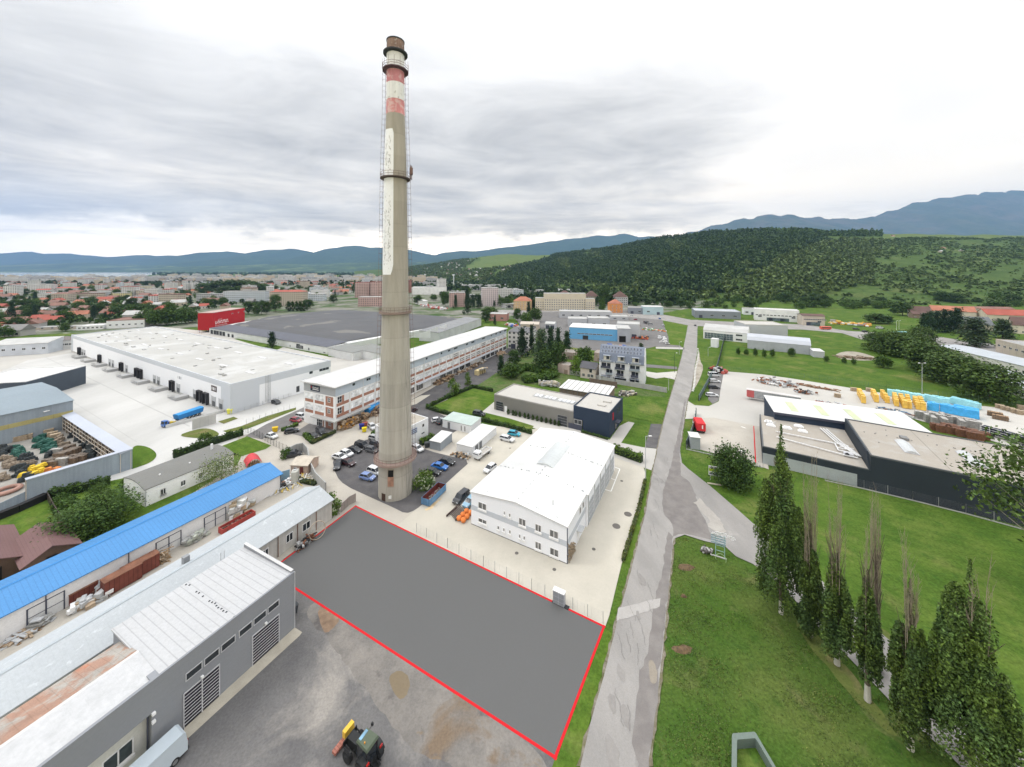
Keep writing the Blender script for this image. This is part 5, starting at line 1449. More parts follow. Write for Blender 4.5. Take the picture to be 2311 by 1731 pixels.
wall_run('timber_fence', 'brown timber screen behind the striped roof store', PP([(1330, 866), (1393, 876)]), 2.6, .12, M('screen_brown', (.15, .115, .09), var=.2, sc=2), 'fence')
# chain-link fences
MESHW = M('fence_wire', (.30, .31, .31), rough=.6)
POSTM = M('fence_post', (.33, .34, .34), rough=.6)
def fence(label, pts, h=1.8, gap=2.6, wires=7, r=.010, col=None, pcol=None, base=False, z=.07, vr=1.1, pr=.04):
 c0 = pts[0]
 t = thing('wire_fence', label, 'fence', (c0[0], c0[1], z))
 mw = MB()
 for a, b in zip(pts, pts[1:]):
  d, u = unit(a, b); k = max(1, round(d / gap))
  q0 = (a[0] - c0[0], a[1] - c0[1])
  for j in range(wires):
   zz = .08 + (h - .12) * j / (wires - 1)
   mw.cyl((q0[0], q0[1], zz), (q0[0] + u[0] * d, q0[1] + u[1] * d, zz), r, n=3, caps=False)
  for i in range(int(d / vr)):
   x = i * vr
   mw.cyl((q0[0] + u[0] * x, q0[1] + u[1] * x, .05), (q0[0] + u[0] * x, q0[1] + u[1] * x, h - .05), r * .8, n=3, caps=False)
  for i in range(k + 1):
   x = d * i / k
   o = MB().cyl((0, 0, 0), (0, 0, h + .1), pr, n=6).build('post', pcol or POSTM, t)
   o.location = (q0[0] + u[0] * x, q0[1] + u[1] * x, 0)
 mw.build('wire_mesh', col or MESHW, t)
 if base:
  mb = MB()
  for a, b in zip(pts, pts[1:]):
   a2 = (a[0] - c0[0], a[1] - c0[1]); b2 = (b[0] - c0[0], b[1] - c0[1])
   d, u = unit(a2, b2); n = (-u[1] * .1, u[0] * .1)
   mb.prism([(a2[0] - n[0], a2[1] - n[1]), (b2[0] - n[0], b2[1] - n[1]), (b2[0] + n[0], b2[1] + n[1]), (a2[0] + n[0], a2[1] + n[1])], -.05, .12)
  mb.build('kerb_base', CPAN, t)
 return t
fence('chain-link fence with thin grey posts between white hall yard and grey plot', PP([(940, 1202), (1010, 1237), (1091, 1279), (1200, 1332), (1361, 1409)]), 1.75, 2.55, 8, .008)
fence('mesh fence with pale posts in front of the long dark wall', PP([(1862, 1085), (1950, 1104), (2060, 1130), (2180, 1160), (2311, 1196), (2480, 1243)]), 2.0, 3.6, 8, .011, base=True, vr=3.6, col=M('fence_wire_dark', (.16, .17, .18)))
fence('green mesh fence along the far edge of the depot yard', PP([(1600, 835), (1720, 842), (1850, 858), (2000, 880), (2160, 900), (2311, 918), (2500, 940)]), 2.2, 5.0, 5, .02, M('fence_green', (.10, .16, .12)), M('fence_green', (.10, .16, .12)))
BLUEF = M('blue_green_lattice', (.16, .22, .22))
for lab, pts in (('blue-green slatted fence beside the parked cars of the depot', [(1627, 800), (1618, 832), (1600, 862), (1577, 905)]), ('blue-green slatted fence curving past the red van of the depot', [(1571, 935), (1567, 965), (1556, 995), (1549, 1012)]), ('blue-green slatted fence running from the showroom forecourt to the depot', [(1640, 745), (1629, 790), (1624, 812)])):
 wall_run('slatted_fence', lab, PP(pts), 2.3, .1, BLUEF, 'fence', 2.6, DARKM)
fence('low mesh fence behind the grey lot of the depot and the lawn', PP([(1549, 1014), (1602, 1026), (1680, 1046), (1722, 1056)]), 1.3, 2.6, 5, .012, base=True)
fence('dark mesh fence and gate along the triangular lawn', PP([(553, 975), (580, 985), (611, 1003), (630, 1013), (655, 1024)]), 1.9, 1.8, 8, .014, DARKM, DARKM)
fence('pale railing between ramp and warehouse drive', PP([(556, 958), (600, 943), (666, 918)]), 1.5, 2.4, 5, .014, GALV)
fence('railing along the warehouse service lane', PP([(522, 938), (580, 918), (640, 900), (690, 882)]), 1.3, 2.0, 4, .02, GALV)
wall_run('retaining_wall', 'pale ribbed concrete wall block beside the ramp', PP([(434, 970), (462, 962), (487, 955)]), 3.4, .3, M('ribbed_concrete', (.46, .455, .44), rib=[(0, 1.2, .05, .85)]), 'wall')
wall_run('ramp_wall', 'long low pale parapet of the loading ramp', PP([(374, 966), (430, 951), (508, 929)]), 1.0, .3, M('concrete_parapet', (.52, .52, .51)), 'wall')
wall_run('garden_fence', 'dark timber garden fence beside the brown roofed garden house', PP([(107, 1128), (118, 1150), (131, 1172), (152, 1192)]), 1.7, .1, M('dark_timber', (.075, .06, .05), var=.2, rib=[(0, .3, .1, .7)]), 'fence', 2.0)
wall_run('black_tarpaulin_bank', 'black sheet covered bank in front of the rack wall', PP([(-20, 1180), (40, 1156), (104, 1127)]), 1.5, 1.2, M('black_sheet', (.012, .012, .013), var=.2), 'bank')
wall_run('curved_wall', 'curved grey concrete wall along the yard road by the blue shed', PP([(640, 1035), (668, 1021), (684, 1018), (694, 1030), (700, 1062), (712, 1088), (735, 1112)]), 2.4, .25, M('wall_grey_concrete', (.36, .36, .35), var=.1, streak=.2), 'wall')
wall_run('plank_fence', 'grey plank fence at the top corner of the plot', PP([(770, 1157), (788, 1140), (803, 1132)]), 1.9, .08, M('grey_planks', (.30, .27, .25), var=.15, rib=[(0, .25, .1, .8)]), 'fence')
# the depot on the right
A = P(1720.7, 1045.9); dr_ = (.837, -.547)
B = (A[0] + dr_[0] * 66, A[1] + dr_[1] * 66)
dp, L = root_on('dark_depot', 'large dark clad depot with beige flat roofs, pipes and curved rooflights', A, B)
DK = M('anthracite_cladding', (.024, .032, .042), var=.06, fine=.05, rib=[(2, .33, .10, .82)])
BEIR = M('beige_roofing', (.325, .295, .255), var=.05, sc=.12, fine=.03, blot=((.36, .34, .31), .2, .52, .66))
s1 = 21.0
MB().box(0, s1, 0, 25.4, 0, 4.5).build('wall', DK, dp)
MB().box(0, s1 - .3, .3, 25.3, 4.5, 4.56).build('roof', BEIR, dp)
mb = MB().box(0, s1 - .3, 0, .3, 4.5, 4.7).box(0, .3, .3, 25.4, 4.5, 4.7)
mb.build('parapet', M('dark_coping', (.10, .105, .11)), dp)
panel(dp, 'pale_base', 'f', .05, 0, 18.6, 2.9, L, 25, M('pale_panel', (.34, .37, .38)), .03)
MB().box(s1, L, 0, 25.0, 0, 7.9).build('wall', DK, dp)
MB().section([(0, 4.7), (25.0, 4.7), (25.0, 8.2), (2.3, 8.2)], s1 - .3, s1 - .01, 'x').build('parapet', DK, dp)
mb = MB().box(s1, L, 0, .3, 7.9, 8.2).box(s1, L, 24.7, 25.0, 7.9, 8.2).box(s1, s1 + .3, .3, 24.7, 7.9, 8.2)
mb.build('parapet', M('dark_coping', (.10, .105, .11)), dp)
MB().box(s1 + .3, L, .3, 24.7, 7.9, 7.96).build('roof', BEIR, dp)
RLM = M('rooflight_sheet', (.46, .475, .48), rough=.35, rib=[(1, .9, .06, .88)])
for k in range(3):
 x = s1 + 7.5 + k * 10.4
 MB().section([(x + 2.3 * i / 6, 7.97 + .12 + .5 * (1 - (2 * i / 6 - 1) ** 2)) for i in range(7)], 6.8, 14.2, 'y').build('barrel_rooflight', RLM, dp)
 MB().box(x - .12, x + 2.42, 6.7, 14.3, 7.97, 8.1).build('rooflight_kerb', FRG, dp)
mb = MB(); g = random.Random(9)
for k in range(40):
 x, y = s1 + g.uniform(2, L - s1 - 2), g.choice([16.4, 16.5, g.uniform(2, 24)])
 mb.cbox((x, y, 7.96), (.22, .22, .12))
mb.box(s1 + 9, s1 + 10.4, 15.4, 17.2, 7.97, 8.6)
mb.build('roof_fixings', M('fixing_grey', (.2, .2, .2)), dp)
mb = MB()
for x in (s1 + 13, s1 + 24): mb.box(x, x + .12, .4, 24.6, 7.965, 7.985)
mb.build('roof_seams', M('seam_dark', (.22, .205, .18)), dp)
PIPE = M('white_pipe', (.62, .62, .62), rough=.4)
zt = 4.95
for k, pts in enumerate([[(3.5, 12, zt), (16.5, 12, zt), (16.5, 7.5, zt), (19.6, 7.5, zt)], [(3.5, 8.0, zt), (17.6, 5.0, zt), (19.8, 5.0, zt)], [(14.8, 22, zt), (16.8, 13.5, zt), (19.9, 6.2, zt)],
      [(15.5, 22, zt), (17.5, 13.5, zt), (20.3, 6.2, zt)], [(16.2, 22, zt), (18.2, 13.5, zt), (20.6, 6.2, zt)], [(16.5, 12, zt), (19.2, 12, zt)], [(16.5, 9.2, zt), (19.8, 9.2, zt)], [(17.2, 10.5, zt), (20.0, 10.5, zt)]]):
 MB().path(pts, .16, 8).build('pipe', PIPE, dp)
MB().cbox((18.2, 6.0, 4.56), (1.9, 1.3, .75)).build('cooler', FRG, dp)
MB().cyl((17.8, 5.2, 5.2), (17.8, 5.0, 5.2), .42, n=16).build('cooler_fan', DARKM, dp)
mb = MB()
for x, y in ((2.2, 19.5), (2.6, 16.8), (6.6, 17.2), (10.2, 17.0), (9.6, 20.6)):
 o = MB().cbox((0, 0, 0), (2.3, 1.3, .25), 0, 0).cbox((0, 0, .25), (2.1, 1.1, .4), 0, 0, .7).build('roof_cowl', FRAME, dp); o.location = (x, y, 4.57)
for k in range(4):
 MB().cyl((1.6 + k * .7, 18.6, 4.57), (1.6 + k * .7, 18.6, 5.6), .09, n=6).build('vent_pipe', PIPE, dp)
A2, B2 = P(1752.5, 945), P(1925, 985)
A2 = (83.3, 113.8); B2 = (115.6, 98.6)
wg, L2 = root_on('white_roofed_wing', 'dark walled wing with a bright white roof and four pale green rooflight strips', A2, B2)
D2 = 16.0
MB().box(0, L2, 0, D2, 0, 6.8).build('wall', NAVY, wg)
MB().section([(-.15, 6.82), (D2 + .2, 7.1), (D2 + .2, 7.25), (-.15, 7.0)], -.2, L2 + .2, 'x').build('roof', WROOF, wg)
GRL = M('green_rooflight', (.47, .52, .33), rough=.4, rib=[(1, .8, .06, .9)])
for k in range(4):
 x = 5.0 + k * 7.6
 MB().section([(3.0, 7.07), (11.5, 7.215), (11.5, 7.27), (3.0, 7.12)], x, x + 1.9, 'x').build('rooflight', GRL, wg)
MB().box(-.3, L2, -.3, -.2, 6.3, 7.0).build('gutter', DFRAME, wg)
for x in (L2 - .6, L2 * .62): MB().cyl((x, -.4, 4.6), (x, -.4, 6.9), .08).build('downpipe', GALV, wg)
cabin('grey_kiosk', 'small tall grey sheet metal kiosk with a white roof inside the depot fence', P(1558.5, 1013), P(1580.5, 1015.5), 3.2, 3.4, M('kiosk_grey', (.30, .325, .345), rib=[(0, .4, .1, .9)]), WROOF, rise=.1, cat='kiosk')
t = thing('advert_sign', 'white and green advertising board on two posts in front of the round tree', 'sign', (*P(1621, 1086), 0), R(-20))
MB().box(-2.1, 2.1, -.06, .06, 1.2, 3.5).build('board', FRAME, t)
MB().box(-2.05, -.1, -.09, -.06, 2.2, 2.9).build('green_field', M('sign_green', (.35, .48, .04)), t)
mb = MB().box(-1.9, .7, -.09, -.06, 3.05, 3.2).box(-1.95, .1, -.09, -.06, 1.45, 1.7).box(-1.9, -.3, -.09, -.06, 1.8, 1.95)
mb.build('sign_lettering', M('sign_dark', (.06, .06, .09)), t)
for x in (-1.7, 1.7): MB().box(x - .06, x + .06, -.05, .05, 0, 3.6).build('post', GALV, t)
c = P(1612, 1093)
t2 = MB().cbox((0, 0, 0), (3.0, .5, .12), 0).build('stone_slab', M('pale_stone', (.42, .38, .30), var=.2), None, False, (c[0], c[1], .01), -.3)
tag(t2, 'pale flat stone slab lying on the lawn below the advertising board', 'stone')
c = P(1626, 1256)
t = thing('sign_frame', 'pale blue steel frame sign with slatted boards at the road fork', 'sign', (c[0], c[1], 0), R(-27)); t.scale = (.86, .86, .86)
TEAL = M('teal_steel', (.28, .42, .43), var=.08)
for x in (-.9, .75):
 MB().box(x - .07, x + .07, -.07, .07, 0, 4.5).build('post', TEAL, t)
mb = MB()
for k in range(4): mb.box(-1.8, 1.0, -.1, -.04, 2.55 + k * .5, 2.85 + k * .5)
mb.build('slat_board', M('pale_blue_slat', (.30, .40, .46)), t)
MB().box(-.9, .75, -.06, .0, 1.1, 1.2).box(-.9, .75, -.06, 0, 2.2, 2.3).build('crossbar', TEAL, t)
mb = MB(); g = random.Random(14)
for k in range(70):
 x, z = g.uniform(-1.8, 2.1), g.uniform(4.15, 5.3)
 if z > 5.3 - abs(x) * .25: continue
 mb.box(x, x + g.uniform(.2, .7), -.12, -.05, z, z + g.uniform(.04, .10))
mb.build('worn_top_board', FRAME, t)
MB().lathe([(.95, 1.2), (1.0, 1.25), (.95, 1.3), (.9, 1.25), (.95, 1.2)], 24).build('hoop', M('green_hoop', (.30, .42, .22)), t).rotation_euler = (R(75), 0, 0)
MB().box(-1.4, 1.1, -.5, -.2, 0, .14).build('footing', CPAN, t)
c = P(1590, 1245)
heap('rubble_heap', 'small dark grey rubble heap left of the pale blue frame sign', 'rubble', [c, (c[0] + .8, c[1])], .9, .5, 60, [M('dark_rubble', (.09, .08, .075), var=.5, sc=3), CPAN], 15, (.35, .3, .2))
o0 = PP([(1652, 1655), (1704, 1651), (1768, 1760), (1790, 1800), (1650, 1800)], 1.2)
c0 = o0[0]
o0b = []
for (a, b), (a2, b2) in zip(o0, o0[1:] + o0[:1]):
 for q in (.0, .12, .5, .88): o0b.append((a + (a2 - a) * q, b + (b2 - b) * q))
t = thing('green_rimmed_basin', 'open basin with a smooth grey-green rim and grass growing inside', 'basin', (c0[0], c0[1], 0))
loc = smooth_poly([(a - c0[0], b - c0[1]) for a, b in o0b], 2)
cen = (sum(p[0] for p in loc) / len(loc), sum(p[1] for p in loc) / len(loc))
def inset(p, k): return (cen[0] + (p[0] - cen[0]) * k, cen[1] + (p[1] - cen[1]) * k)
n = len(loc); kk = .80
inn = [inset(p, kk) for p in loc]
vs = [(x, y, 0) for x, y in loc] + [(x, y, 1.2) for x, y in loc] + [(x, y, 1.2) for x, y in inn] + [(x, y, .05) for x, y in inn]
fs = []
for i in range(n):
 j = (i + 1) % n
 for b in (0, n, 2 * n): fs.append((b + i, b + j, b + n + j, b + n + i))
MB().add(vs, fs).build('rim', M('grey_green_rim', (.13, .165, .145), var=.08, rough=.5), t)
MB().sheet([inset(p, .79) for p in loc], .2).build('grass_bed', GRASS, t)
c = P(2071, 936)
def lamp(label, px, py, top_py, heads=1, m=None, r=.09, group=None):
 c = P(px, py); h = H - (top_py - HY) / F * c[1]
 t = thing('street_lamp', label, 'street lamp', (c[0], c[1], 0), 0, group)
 MB().cyl((0, 0, 0), (0, 0, h), r * 1.3, r * .7, 8).build('pole', m or GALV, t)
 mb = MB()
 for sgn in ([-1, 1] if heads == 2 else [1]):
  mb.cyl((0, 0, h), (sgn * .9, 0, h + .15), .05, n=6)
 mb.build('arm', m or GALV, t)
 for sgn in ([-1, 1] if heads == 2 else [1]):
  MB().cbox((sgn * 1.15, 0, h + .08), (.8, .35, .14), 0, 0, .8).build('lamp_head', FRAME, t)
 return t
lamp('tall floodlight mast with two heads on the lawn edge behind the blue stacks', 2081, 893, 820, 2)
lamp('tall pale lamp post at the yard corner beside the main road', 1457, 1084, 985, 1)
lamp('dark lamp pole on the lawn left of the far road', 1522, 841, 797, 1, DARKM, .07)
lamp('pale lamp post beside the entrance path of the apartment block', 1509, 881, 852, 1)
lamp('white lamp post on the lawn strip right of the far road', 1598, 804, 784, 1)
lamp('grey lamp post in front of the commercial lawn', 1533, 800, 772, 1)
lamp('thin white flag pole beside the cross road, left one of the pair', 2023, 745, 724, 1, FRAME, .08)
lamp('thin white flag pole beside the cross road, right one of the pair', 2029, 745, 724, 1, FRAME, .08)
# town, flats and commercial halls farther off
def facade(name, col, wx=3.0, wz=2.9, a=(.22, .70), b=(.34, .82), dark=(.06, .065, .07)):
 if name in MATS: return MATS[name]
 m, n, l, bs_ = new_mat(name); t = NT(m.node_tree)
 o = t.sep(t.obj()); g = t.node('ShaderNodeNewGeometry')
 u = t.math('FRACT', t.math('DIVIDE', t.math('ADD', o[0], o[1]), wx)); v = t.math('FRACT', t.math('DIVIDE', o[2], wz))
 def inside(q, lo, hi): return t.math('MULTIPLY', t.math('GREATER_THAN', q, lo), t.math('LESS_THAN', q, hi))
 k = t.math('MULTIPLY', inside(u, *a), inside(v, *b))
 nz = t.sep(g.outputs['True Normal'])[2]
 k = t.math('MULTIPLY', k, t.math('LESS_THAN', t.math('ABSOLUTE', nz), .3))
 f = t.mr(t.noise(t.pos(), .08, 3), .3, .7, .92, 1.08)
 c = t.mix(k, col, dark)
 mul = t.node('ShaderNodeMixRGB', blend_type='MULTIPLY'); mul.inputs[0].default_value = 1
 t.put(mul.inputs[1], c); t.put(mul.inputs[2], f)
 l.new(mul.outputs[0], bs_.inputs['Base Color']); bs_.inputs['Roughness'].default_value = .8
 MATS[name] = m
 return m
ROOFS = {'orange': M('orange_tiles', (.34, .135, .085), var=.2, sc=.15, fine=.12), 'brown': M('brown_tiles', (.21, .115, .09), var=.2, sc=.15, fine=.12), 'grey': M('grey_tiles', (.20, .195, .19), var=.15, sc=.15),
  'red': M('red_tiles', (.33, .085, .06), var=.15, sc=.15, fine=.1), 'pale': M('pale_sheet_roof', (.42, .42, .41), var=.1), 'dark': M('dark_brown_tiles', (.11, .065, .055), var=.15)}
def hip(L, D, h, hr, ov=.4):
 e = [(-ov, -ov), (L + ov, -ov), (L + ov, D + ov), (-ov, D + ov)]
 k = D / 2
 r = [(k, D / 2), (max(k + .1, L - k), D / 2)]
 return MB().add([(x, y, h) for x, y in e] + [(x, y, hr) for x, y in r], [(3, 2, 1, 0), (0, 1, 5, 4), (1, 2, 5), (2, 3, 4, 5), (3, 0, 4)])
BLOCKS = []
def block(name, label, px0, px1, base, top, D, wall, roof, kind='flat', yaw=0.0, cat='building', group=None, wins=None, rise=2.5):
 """slab building placed by the bearing of its two front corners"""
 A, B = P(px0, base), P(px1, base + yaw)
 r, L = root_on(name, label, A, B, cat, group)
 Y = (A[1] + B[1]) / 2
 h = max(2.5, H - ((top - HY) / F) * Y)
 if kind == 'flat':
  MB().box(0, L, 0, D, 0, h - .5).build('wall', wall, r)
  mb = MB().box(0, L, 0, .4, h - .5, h).box(0, L, D - .4, D, h - .5, h).box(0, .4, .4, D - .4, h - .5, h).box(L - .4, L, .4, D - .4, h - .5, h)
  mb.box(.4, L - .4, .4, D - .4, h - .5, h - .4)
  mb.build('roof', roof, r)
 elif kind == 'gable':
  shell(r, L, D, [(0, h - rise), (D / 2, h), (D, h - rise)], wall, roof, 'x', .5, .2)
 elif kind == 'hip':
  MB().box(0, L, 0, D, 0, h - rise).build('wall', wall, r)
  hip(L, D, h - rise, h).build('roof', roof, r)
 elif kind == 'arch':
  shell(r, L, D, arc(D, h - rise, rise, 8), wall, roof, 'x', .2, .15)
 elif kind == 'mono':
  shell(r, L, D, [(0, h - rise), (D, h)], wall, roof, 'x', .2, .15)
 if wins:
  nx_, nz_, z0, dz, w2, h2 = wins[:6]
  gl = wins[6] if len(wins) > 6 else GLASS
  for i in range(nx_):
   for j in range(nz_):
    win(r, L * (i + .5) / nx_ - w2 / 2, z0 + j * dz, w2, h2, 'f', L, D, 2, 1, FRAME, gl, bar=.12)
 BLOCKS.append(((A[0] + B[0]) / 2, (A[1] + B[1]) / 2 + D / 2, max(L, D) / 2 + 6))
 return r, L, h
FW = facade('flats_white', (.58, .57, .55)); FB = facade('flats_beige', (.46, .40, .32)); FP = facade('flats_pink', (.48, .33, .30)); FC = facade('flats_cream', (.55, .50, .39))
FG = facade('flats_grey', (.44, .44, .44)); FY = facade('flats_yellow', (.52, .47, .25)); FBL = facade('flats_pale_blue', (.52, .56, .60)); FRD = facade('flats_brick', (.34, .15, .12))
PAL = ROOFS['pale']; GREYR = M('grey_flat_roof', (.30, .30, .295), var=.08)
for lab, a, b, base, top, D, w_, rf, kind in [
 ('long white slab of flats at the far left of the town, the tallest there', 61, 116, 661, 642, 14, FW, PAL, 'flat'), ('white tower block at the left edge of the town', 7, 37, 670, 645, 16, FW, PAL, 'flat'),
 ('white tower block right behind the leftmost tower', 38, 60, 659, 643, 15, FW, PAL, 'flat'), ('wide pale block on the town skyline at far left', 62, 91, 647, 633, 14, FW, PAL, 'flat'),
 ('beige three-storey block with a red roof left of the yellow block', 115, 154, 681, 660, 14, FB, ROOFS['brown'], 'hip'), ('long white school with a dull red roof', 116, 181, 660, 648, 16, FW, ROOFS['red'], 'gable'),
 ('low white hall with a red pitched roof beside the school', 80, 112, 663, 652, 14, FW, ROOFS['red'], 'gable'), ('pale yellow block without a pitched roof, middle of the left town', 252, 284, 677, 661, 14, FY, PAL, 'flat'),
 ('white stepped office block right of the yellow block', 325, 355, 672, 652, 18, FW, PAL, 'flat'), ('brownish block attached left of the white stepped office', 307, 325, 671, 655, 16, FB, PAL, 'flat'),
 ('long low grey block above the yellow block', 192, 236, 671, 659, 14, FG, PAL, 'flat'), ('pair of pale towers in front of the dark park trees, left one', 420, 433, 656, 638, 12, FW, PAL, 'flat'),
 ('pair of pale towers in front of the dark park trees, right one', 436, 450, 656, 637, 12, FW, PAL, 'flat'), ('pale green hall below the pale tower row', 305, 342, 655, 645, 16, FC, PAL, 'flat'),
 ('long white and pale blue slab of flats beside the dark trees', 504, 598, 682, 657, 13, FBL, PAL, 'flat'), ('broad beige block of flats under a red roof, right of the white slab', 608, 683, 691, 655, 16, FB, ROOFS['red'], 'hip'),
 ('white ribbed industrial building left of the pink towers', 702, 740, 671, 654, 18, facade('ribbed_white', (.62, .62, .61), 40, 3.0, (.0, 1.), (.4, .62), (.40, .40, .40)), PAL, 'flat'),
 ('tall pink and red tower of flats just left of the chimney', 801, 834, 672, 637, 18, FP, ROOFS['red'], 'flat'), ('tall pink tower directly behind the chimney edge', 836, 862, 672, 636, 18, FP, ROOFS['red'], 'flat'),
 ('lower pink block in front of the pink towers', 808, 862, 692, 670, 14, FP, PAL, 'flat'), ('white block on the skyline above the beige block', 628, 660, 637, 620, 16, FW, PAL, 'flat'),
 ('dark red brick block right of the chimney', 912, 929, 661, 633, 16, FRD, ROOFS['red'], 'flat'), ('slender white tower with small windows right of the chimney', 990, 1007, 664, 629, 14, FW, PAL, 'flat'),
 ('long low white factory hall right of the chimney', 929, 1006, 665, 648, 30, M('bright_white_wall', (.72, .72, .71)), WROOF, 'flat'), ('pink and white tower half hidden by dark conifers', 1014, 1051, 693, 660, 16, FP, PAL, 'flat'),
 ('tall pink and white tower beside the broad white flats', 1088, 1125, 691, 649, 18, facade('flats_pinkwhite', (.58, .50, .50)), PAL, 'flat'), ('broad white flats right of the pink and white tower', 1126, 1158, 678, 652, 16, FW, PAL, 'flat'),
 ('pale blue-grey flats at the right end of the tower row', 1159, 1182, 673, 654, 16, FBL, PAL, 'flat'), ('long grey factory roof behind the white factory hall', 1042, 1130, 655, 643, 30, FG, GREYR, 'flat'),
 ('grey factory with long window bands right of the chimney', 935, 985, 648, 637, 26, FG, GREYR, 'flat')]:
 r, L, h = block('apartment_building' if 'tower' in lab or 'flats' in lab or 'block' in lab else 'hall', lab, a, b, base, top, D, w_, rf, kind, -.6, 'building', None, None, 2.2)
 if kind == 'flat' and h > 14:
  MB().box(L * .4, L * .6, D * .4, D * .7, h - .4, h + 2.2).build('lift_house', FG, r)
c = P(1024, 640)
tag(MB().lathe([(1.6, 0), (1.2, 30), (1.0, 34)], 12).build('slender_chimney', WHITE, None, True, (c[0], c[1], 0)), 'thin white chimney of the distant factory', 'chimney')
r, L, h = block('apartment_building', 'long cream apartment building with many windows and brown roofed towers behind', 1228, 1322, 701, 662, 14, M('cream_facade', (.54, .49, .38), var=.05), PAL, 'flat', .5, wins=(18, 5, 1.2, 2.9, 1.6, 1.5))
r, L, h = block('apartment_building', 'lower cream end wing at the left of the long cream apartment building', 1208, 1228, 700, 672, 12, M('cream_facade', (.54, .49, .38)), PAL, 'flat', .2, wins=(4, 4, 1.2, 2.8, 1.5, 1.4))
r, L, h = block('apartment_building', 'lower cream end wing at the right of the long cream apartment building', 1322, 1343, 702, 674, 12, M('cream_facade', (.54, .49, .38)), PAL, 'flat', .2, wins=(4, 4, 1.2, 2.8, 1.5, 1.4))
block('apartment_building', 'yellow-orange block with a red hip roof left of the cream apartments', 1159, 1198, 700, 670, 15, M('orange_yellow_wall', (.50, .36, .20)), ROOFS['orange'], 'hip', .8, wins=(6, 4, 1.2, 2.7, 1.1, 1.3), rise=5)
block('apartment_building', 'beige tower with a brown hip roof behind the cream apartments, left one', 1262, 1290, 684, 656, 16, FC, ROOFS['dark'], 'hip', 0, rise=6)
block('apartment_building', 'beige tower with a brown hip roof behind the cream apartments, right one', 1323, 1351, 686, 657, 16, FC, ROOFS['dark'], 'hip', 0, rise=8)
block('apartment_building', 'grey block with a brown hip roof behind the orange house', 1388, 1417, 690, 658, 16, FG, ROOFS['dark'], 'hip', 0, rise=8)
block('house', 'orange square house with a red hip roof below the wooded hill', 1378, 1405, 706, 676, 13, M('orange_render', (.58, .25, .09)), ROOFS['orange'], 'hip', 0, 'house', wins=(3, 3, 1.2, 3.2, 1.2, 1.5), rise=5)
GW = M('trade_grey', (.44, .45, .47), var=.04); BWALL = M('trade_blue', (.13, .36, .60), var=.04, rib=[(0, 6, .01, .8)]); DGW = M('trade_slate', (.22, .24, .27), var=.05)
for lab, a, b, base, top, D, w_, rf, kind, yaw in [
 ('pale grey flat hall in the trade park, left one of the front pair', 1282, 1326, 737, 719, 16, GW, PAL, 'flat', 1), ('pale grey flat hall with a dark roof patch, right one of the front pair', 1328, 1376, 739, 718, 16, GW, PAL, 'flat', 1),
 ('long low grey hall at the back of the trade park', 1262, 1381, 717, 703, 18, GW, PAL, 'flat', 2), ('grey hall with a low roof left of the car dealer yard', 1378, 1418, 722, 714, 14, GW, PAL, 'flat', 1),
 ('large grey hall adjoining the blue workshop', 1392, 1444, 762, 731, 16, GW, PAL, 'flat', 3), ('white and teal trade hall by the junction', 1452, 1497, 710, 692, 16, M('teal_front', (.38, .50, .53)), WROOF, 'flat', 1),
 ('low dark workshop left of the white and teal hall', 1418, 1452, 708, 694, 16, DGW, GREYR, 'flat', 1), ('broad blue-grey dealership with stepped roof at the crossroads', 1569, 1672, 717, 702, 26, DGW, M('silver_roof', (.40, .42, .45)), 'flat', 4),
 ('small white open garage at the far crossroads', 1679, 1706, 710, 696, 10, WHITE, PAL, 'flat', 1), ('long white two-storey showroom with yellow flags', 1703, 1804, 722, 699, 16, M('showroom_white', (.70, .70, .69)), WROOF, 'flat', 6),
 ('beige long house with a dark brown roof right of the long showroom', 1812, 1862, 734, 710, 12, M('beige_wall', (.50, .44, .37)), ROOFS['dark'], 'gable', 2),
 ('tan arched hall beside the conifers of the works', 1174, 1216, 744, 729, 14, M('tan_sheet', (.43, .37, .30)), M('tan_roof', (.45, .40, .34)), 'arch', 1), ('dark roofed white office behind the office range', 1146, 1196, 786, 746, 14, FW, M('office_dark_roof', (.13, .13, .135)), 'mono', 4),
 ('pink low workshop among trees behind the factory', 1103, 1143, 724, 708, 14, M('dull_pink', (.42, .22, .20)), PAL, 'flat', 1), ('small grey arched garage beside the works road', 1230, 1252, 742, 728, 10, GW, PAL, 'arch', 1)]:
 r, L, h = block('hall', lab, a, b, base, top, D, w_, rf, kind, yaw, 'building', None, None, 1.2)
 g = random.Random(a)
 for q in range(max(2, int(L / 9))):
  x = L * (q + .5) / max(2, int(L / 9))
  if g.random() < .55: win(r, x - 1.5, h * .30, 3.0, min(1.6, h * .3), 'f', L, D, 3, 1, FRAME, GLASS)
  else: panel(r, 'gate', 'f', x - 1.6, .05, 3.2, min(3.2, h * .6), L, D, DFRAME)
 if 'showroom' in lab:
  for q in range(12): win(r, L * (q + .3) / 12, 5.2, 2.2, 1.0, 'f', L, D, 2, 1, FRAME, GLASS)
  panel(r, 'glass_front', 'f', L * .28, .1, L * .5, 3.2, L, D, glass('shop_glass', (.10, .13, .14)))
r, L, h = block('blue_hall', 'long bright blue workshop hall with a white roof and strip windows', 1285, 1396, 764, 738, 15, BWALL, WROOF, 'mono', 7, rise=1.0)
for q in range(9): win(r, 6 + q * (L - 10) / 9, 3.9, 2.6, .8, 'f', L, 15, 3, 1, FRAME, GLASS)
panel(r, 'gate', 'f', 10, 0, 4, 3, L, 15, DARKM)
r, L, h = block('gate_hall', 'grey gate hall with a big dark opening at the end of the blue workshop', 1394, 1423, 772, 740, 13, M('gate_grey', (.36, .38, .42)), PAL, 'mono', 1, rise=.6)
panel(r, 'dark_opening', 'f', 1.0, .02, 4.6, 4.4, L, 13, BLACK)
A, B = P(1587.3, 763.6), P(1688, 774)
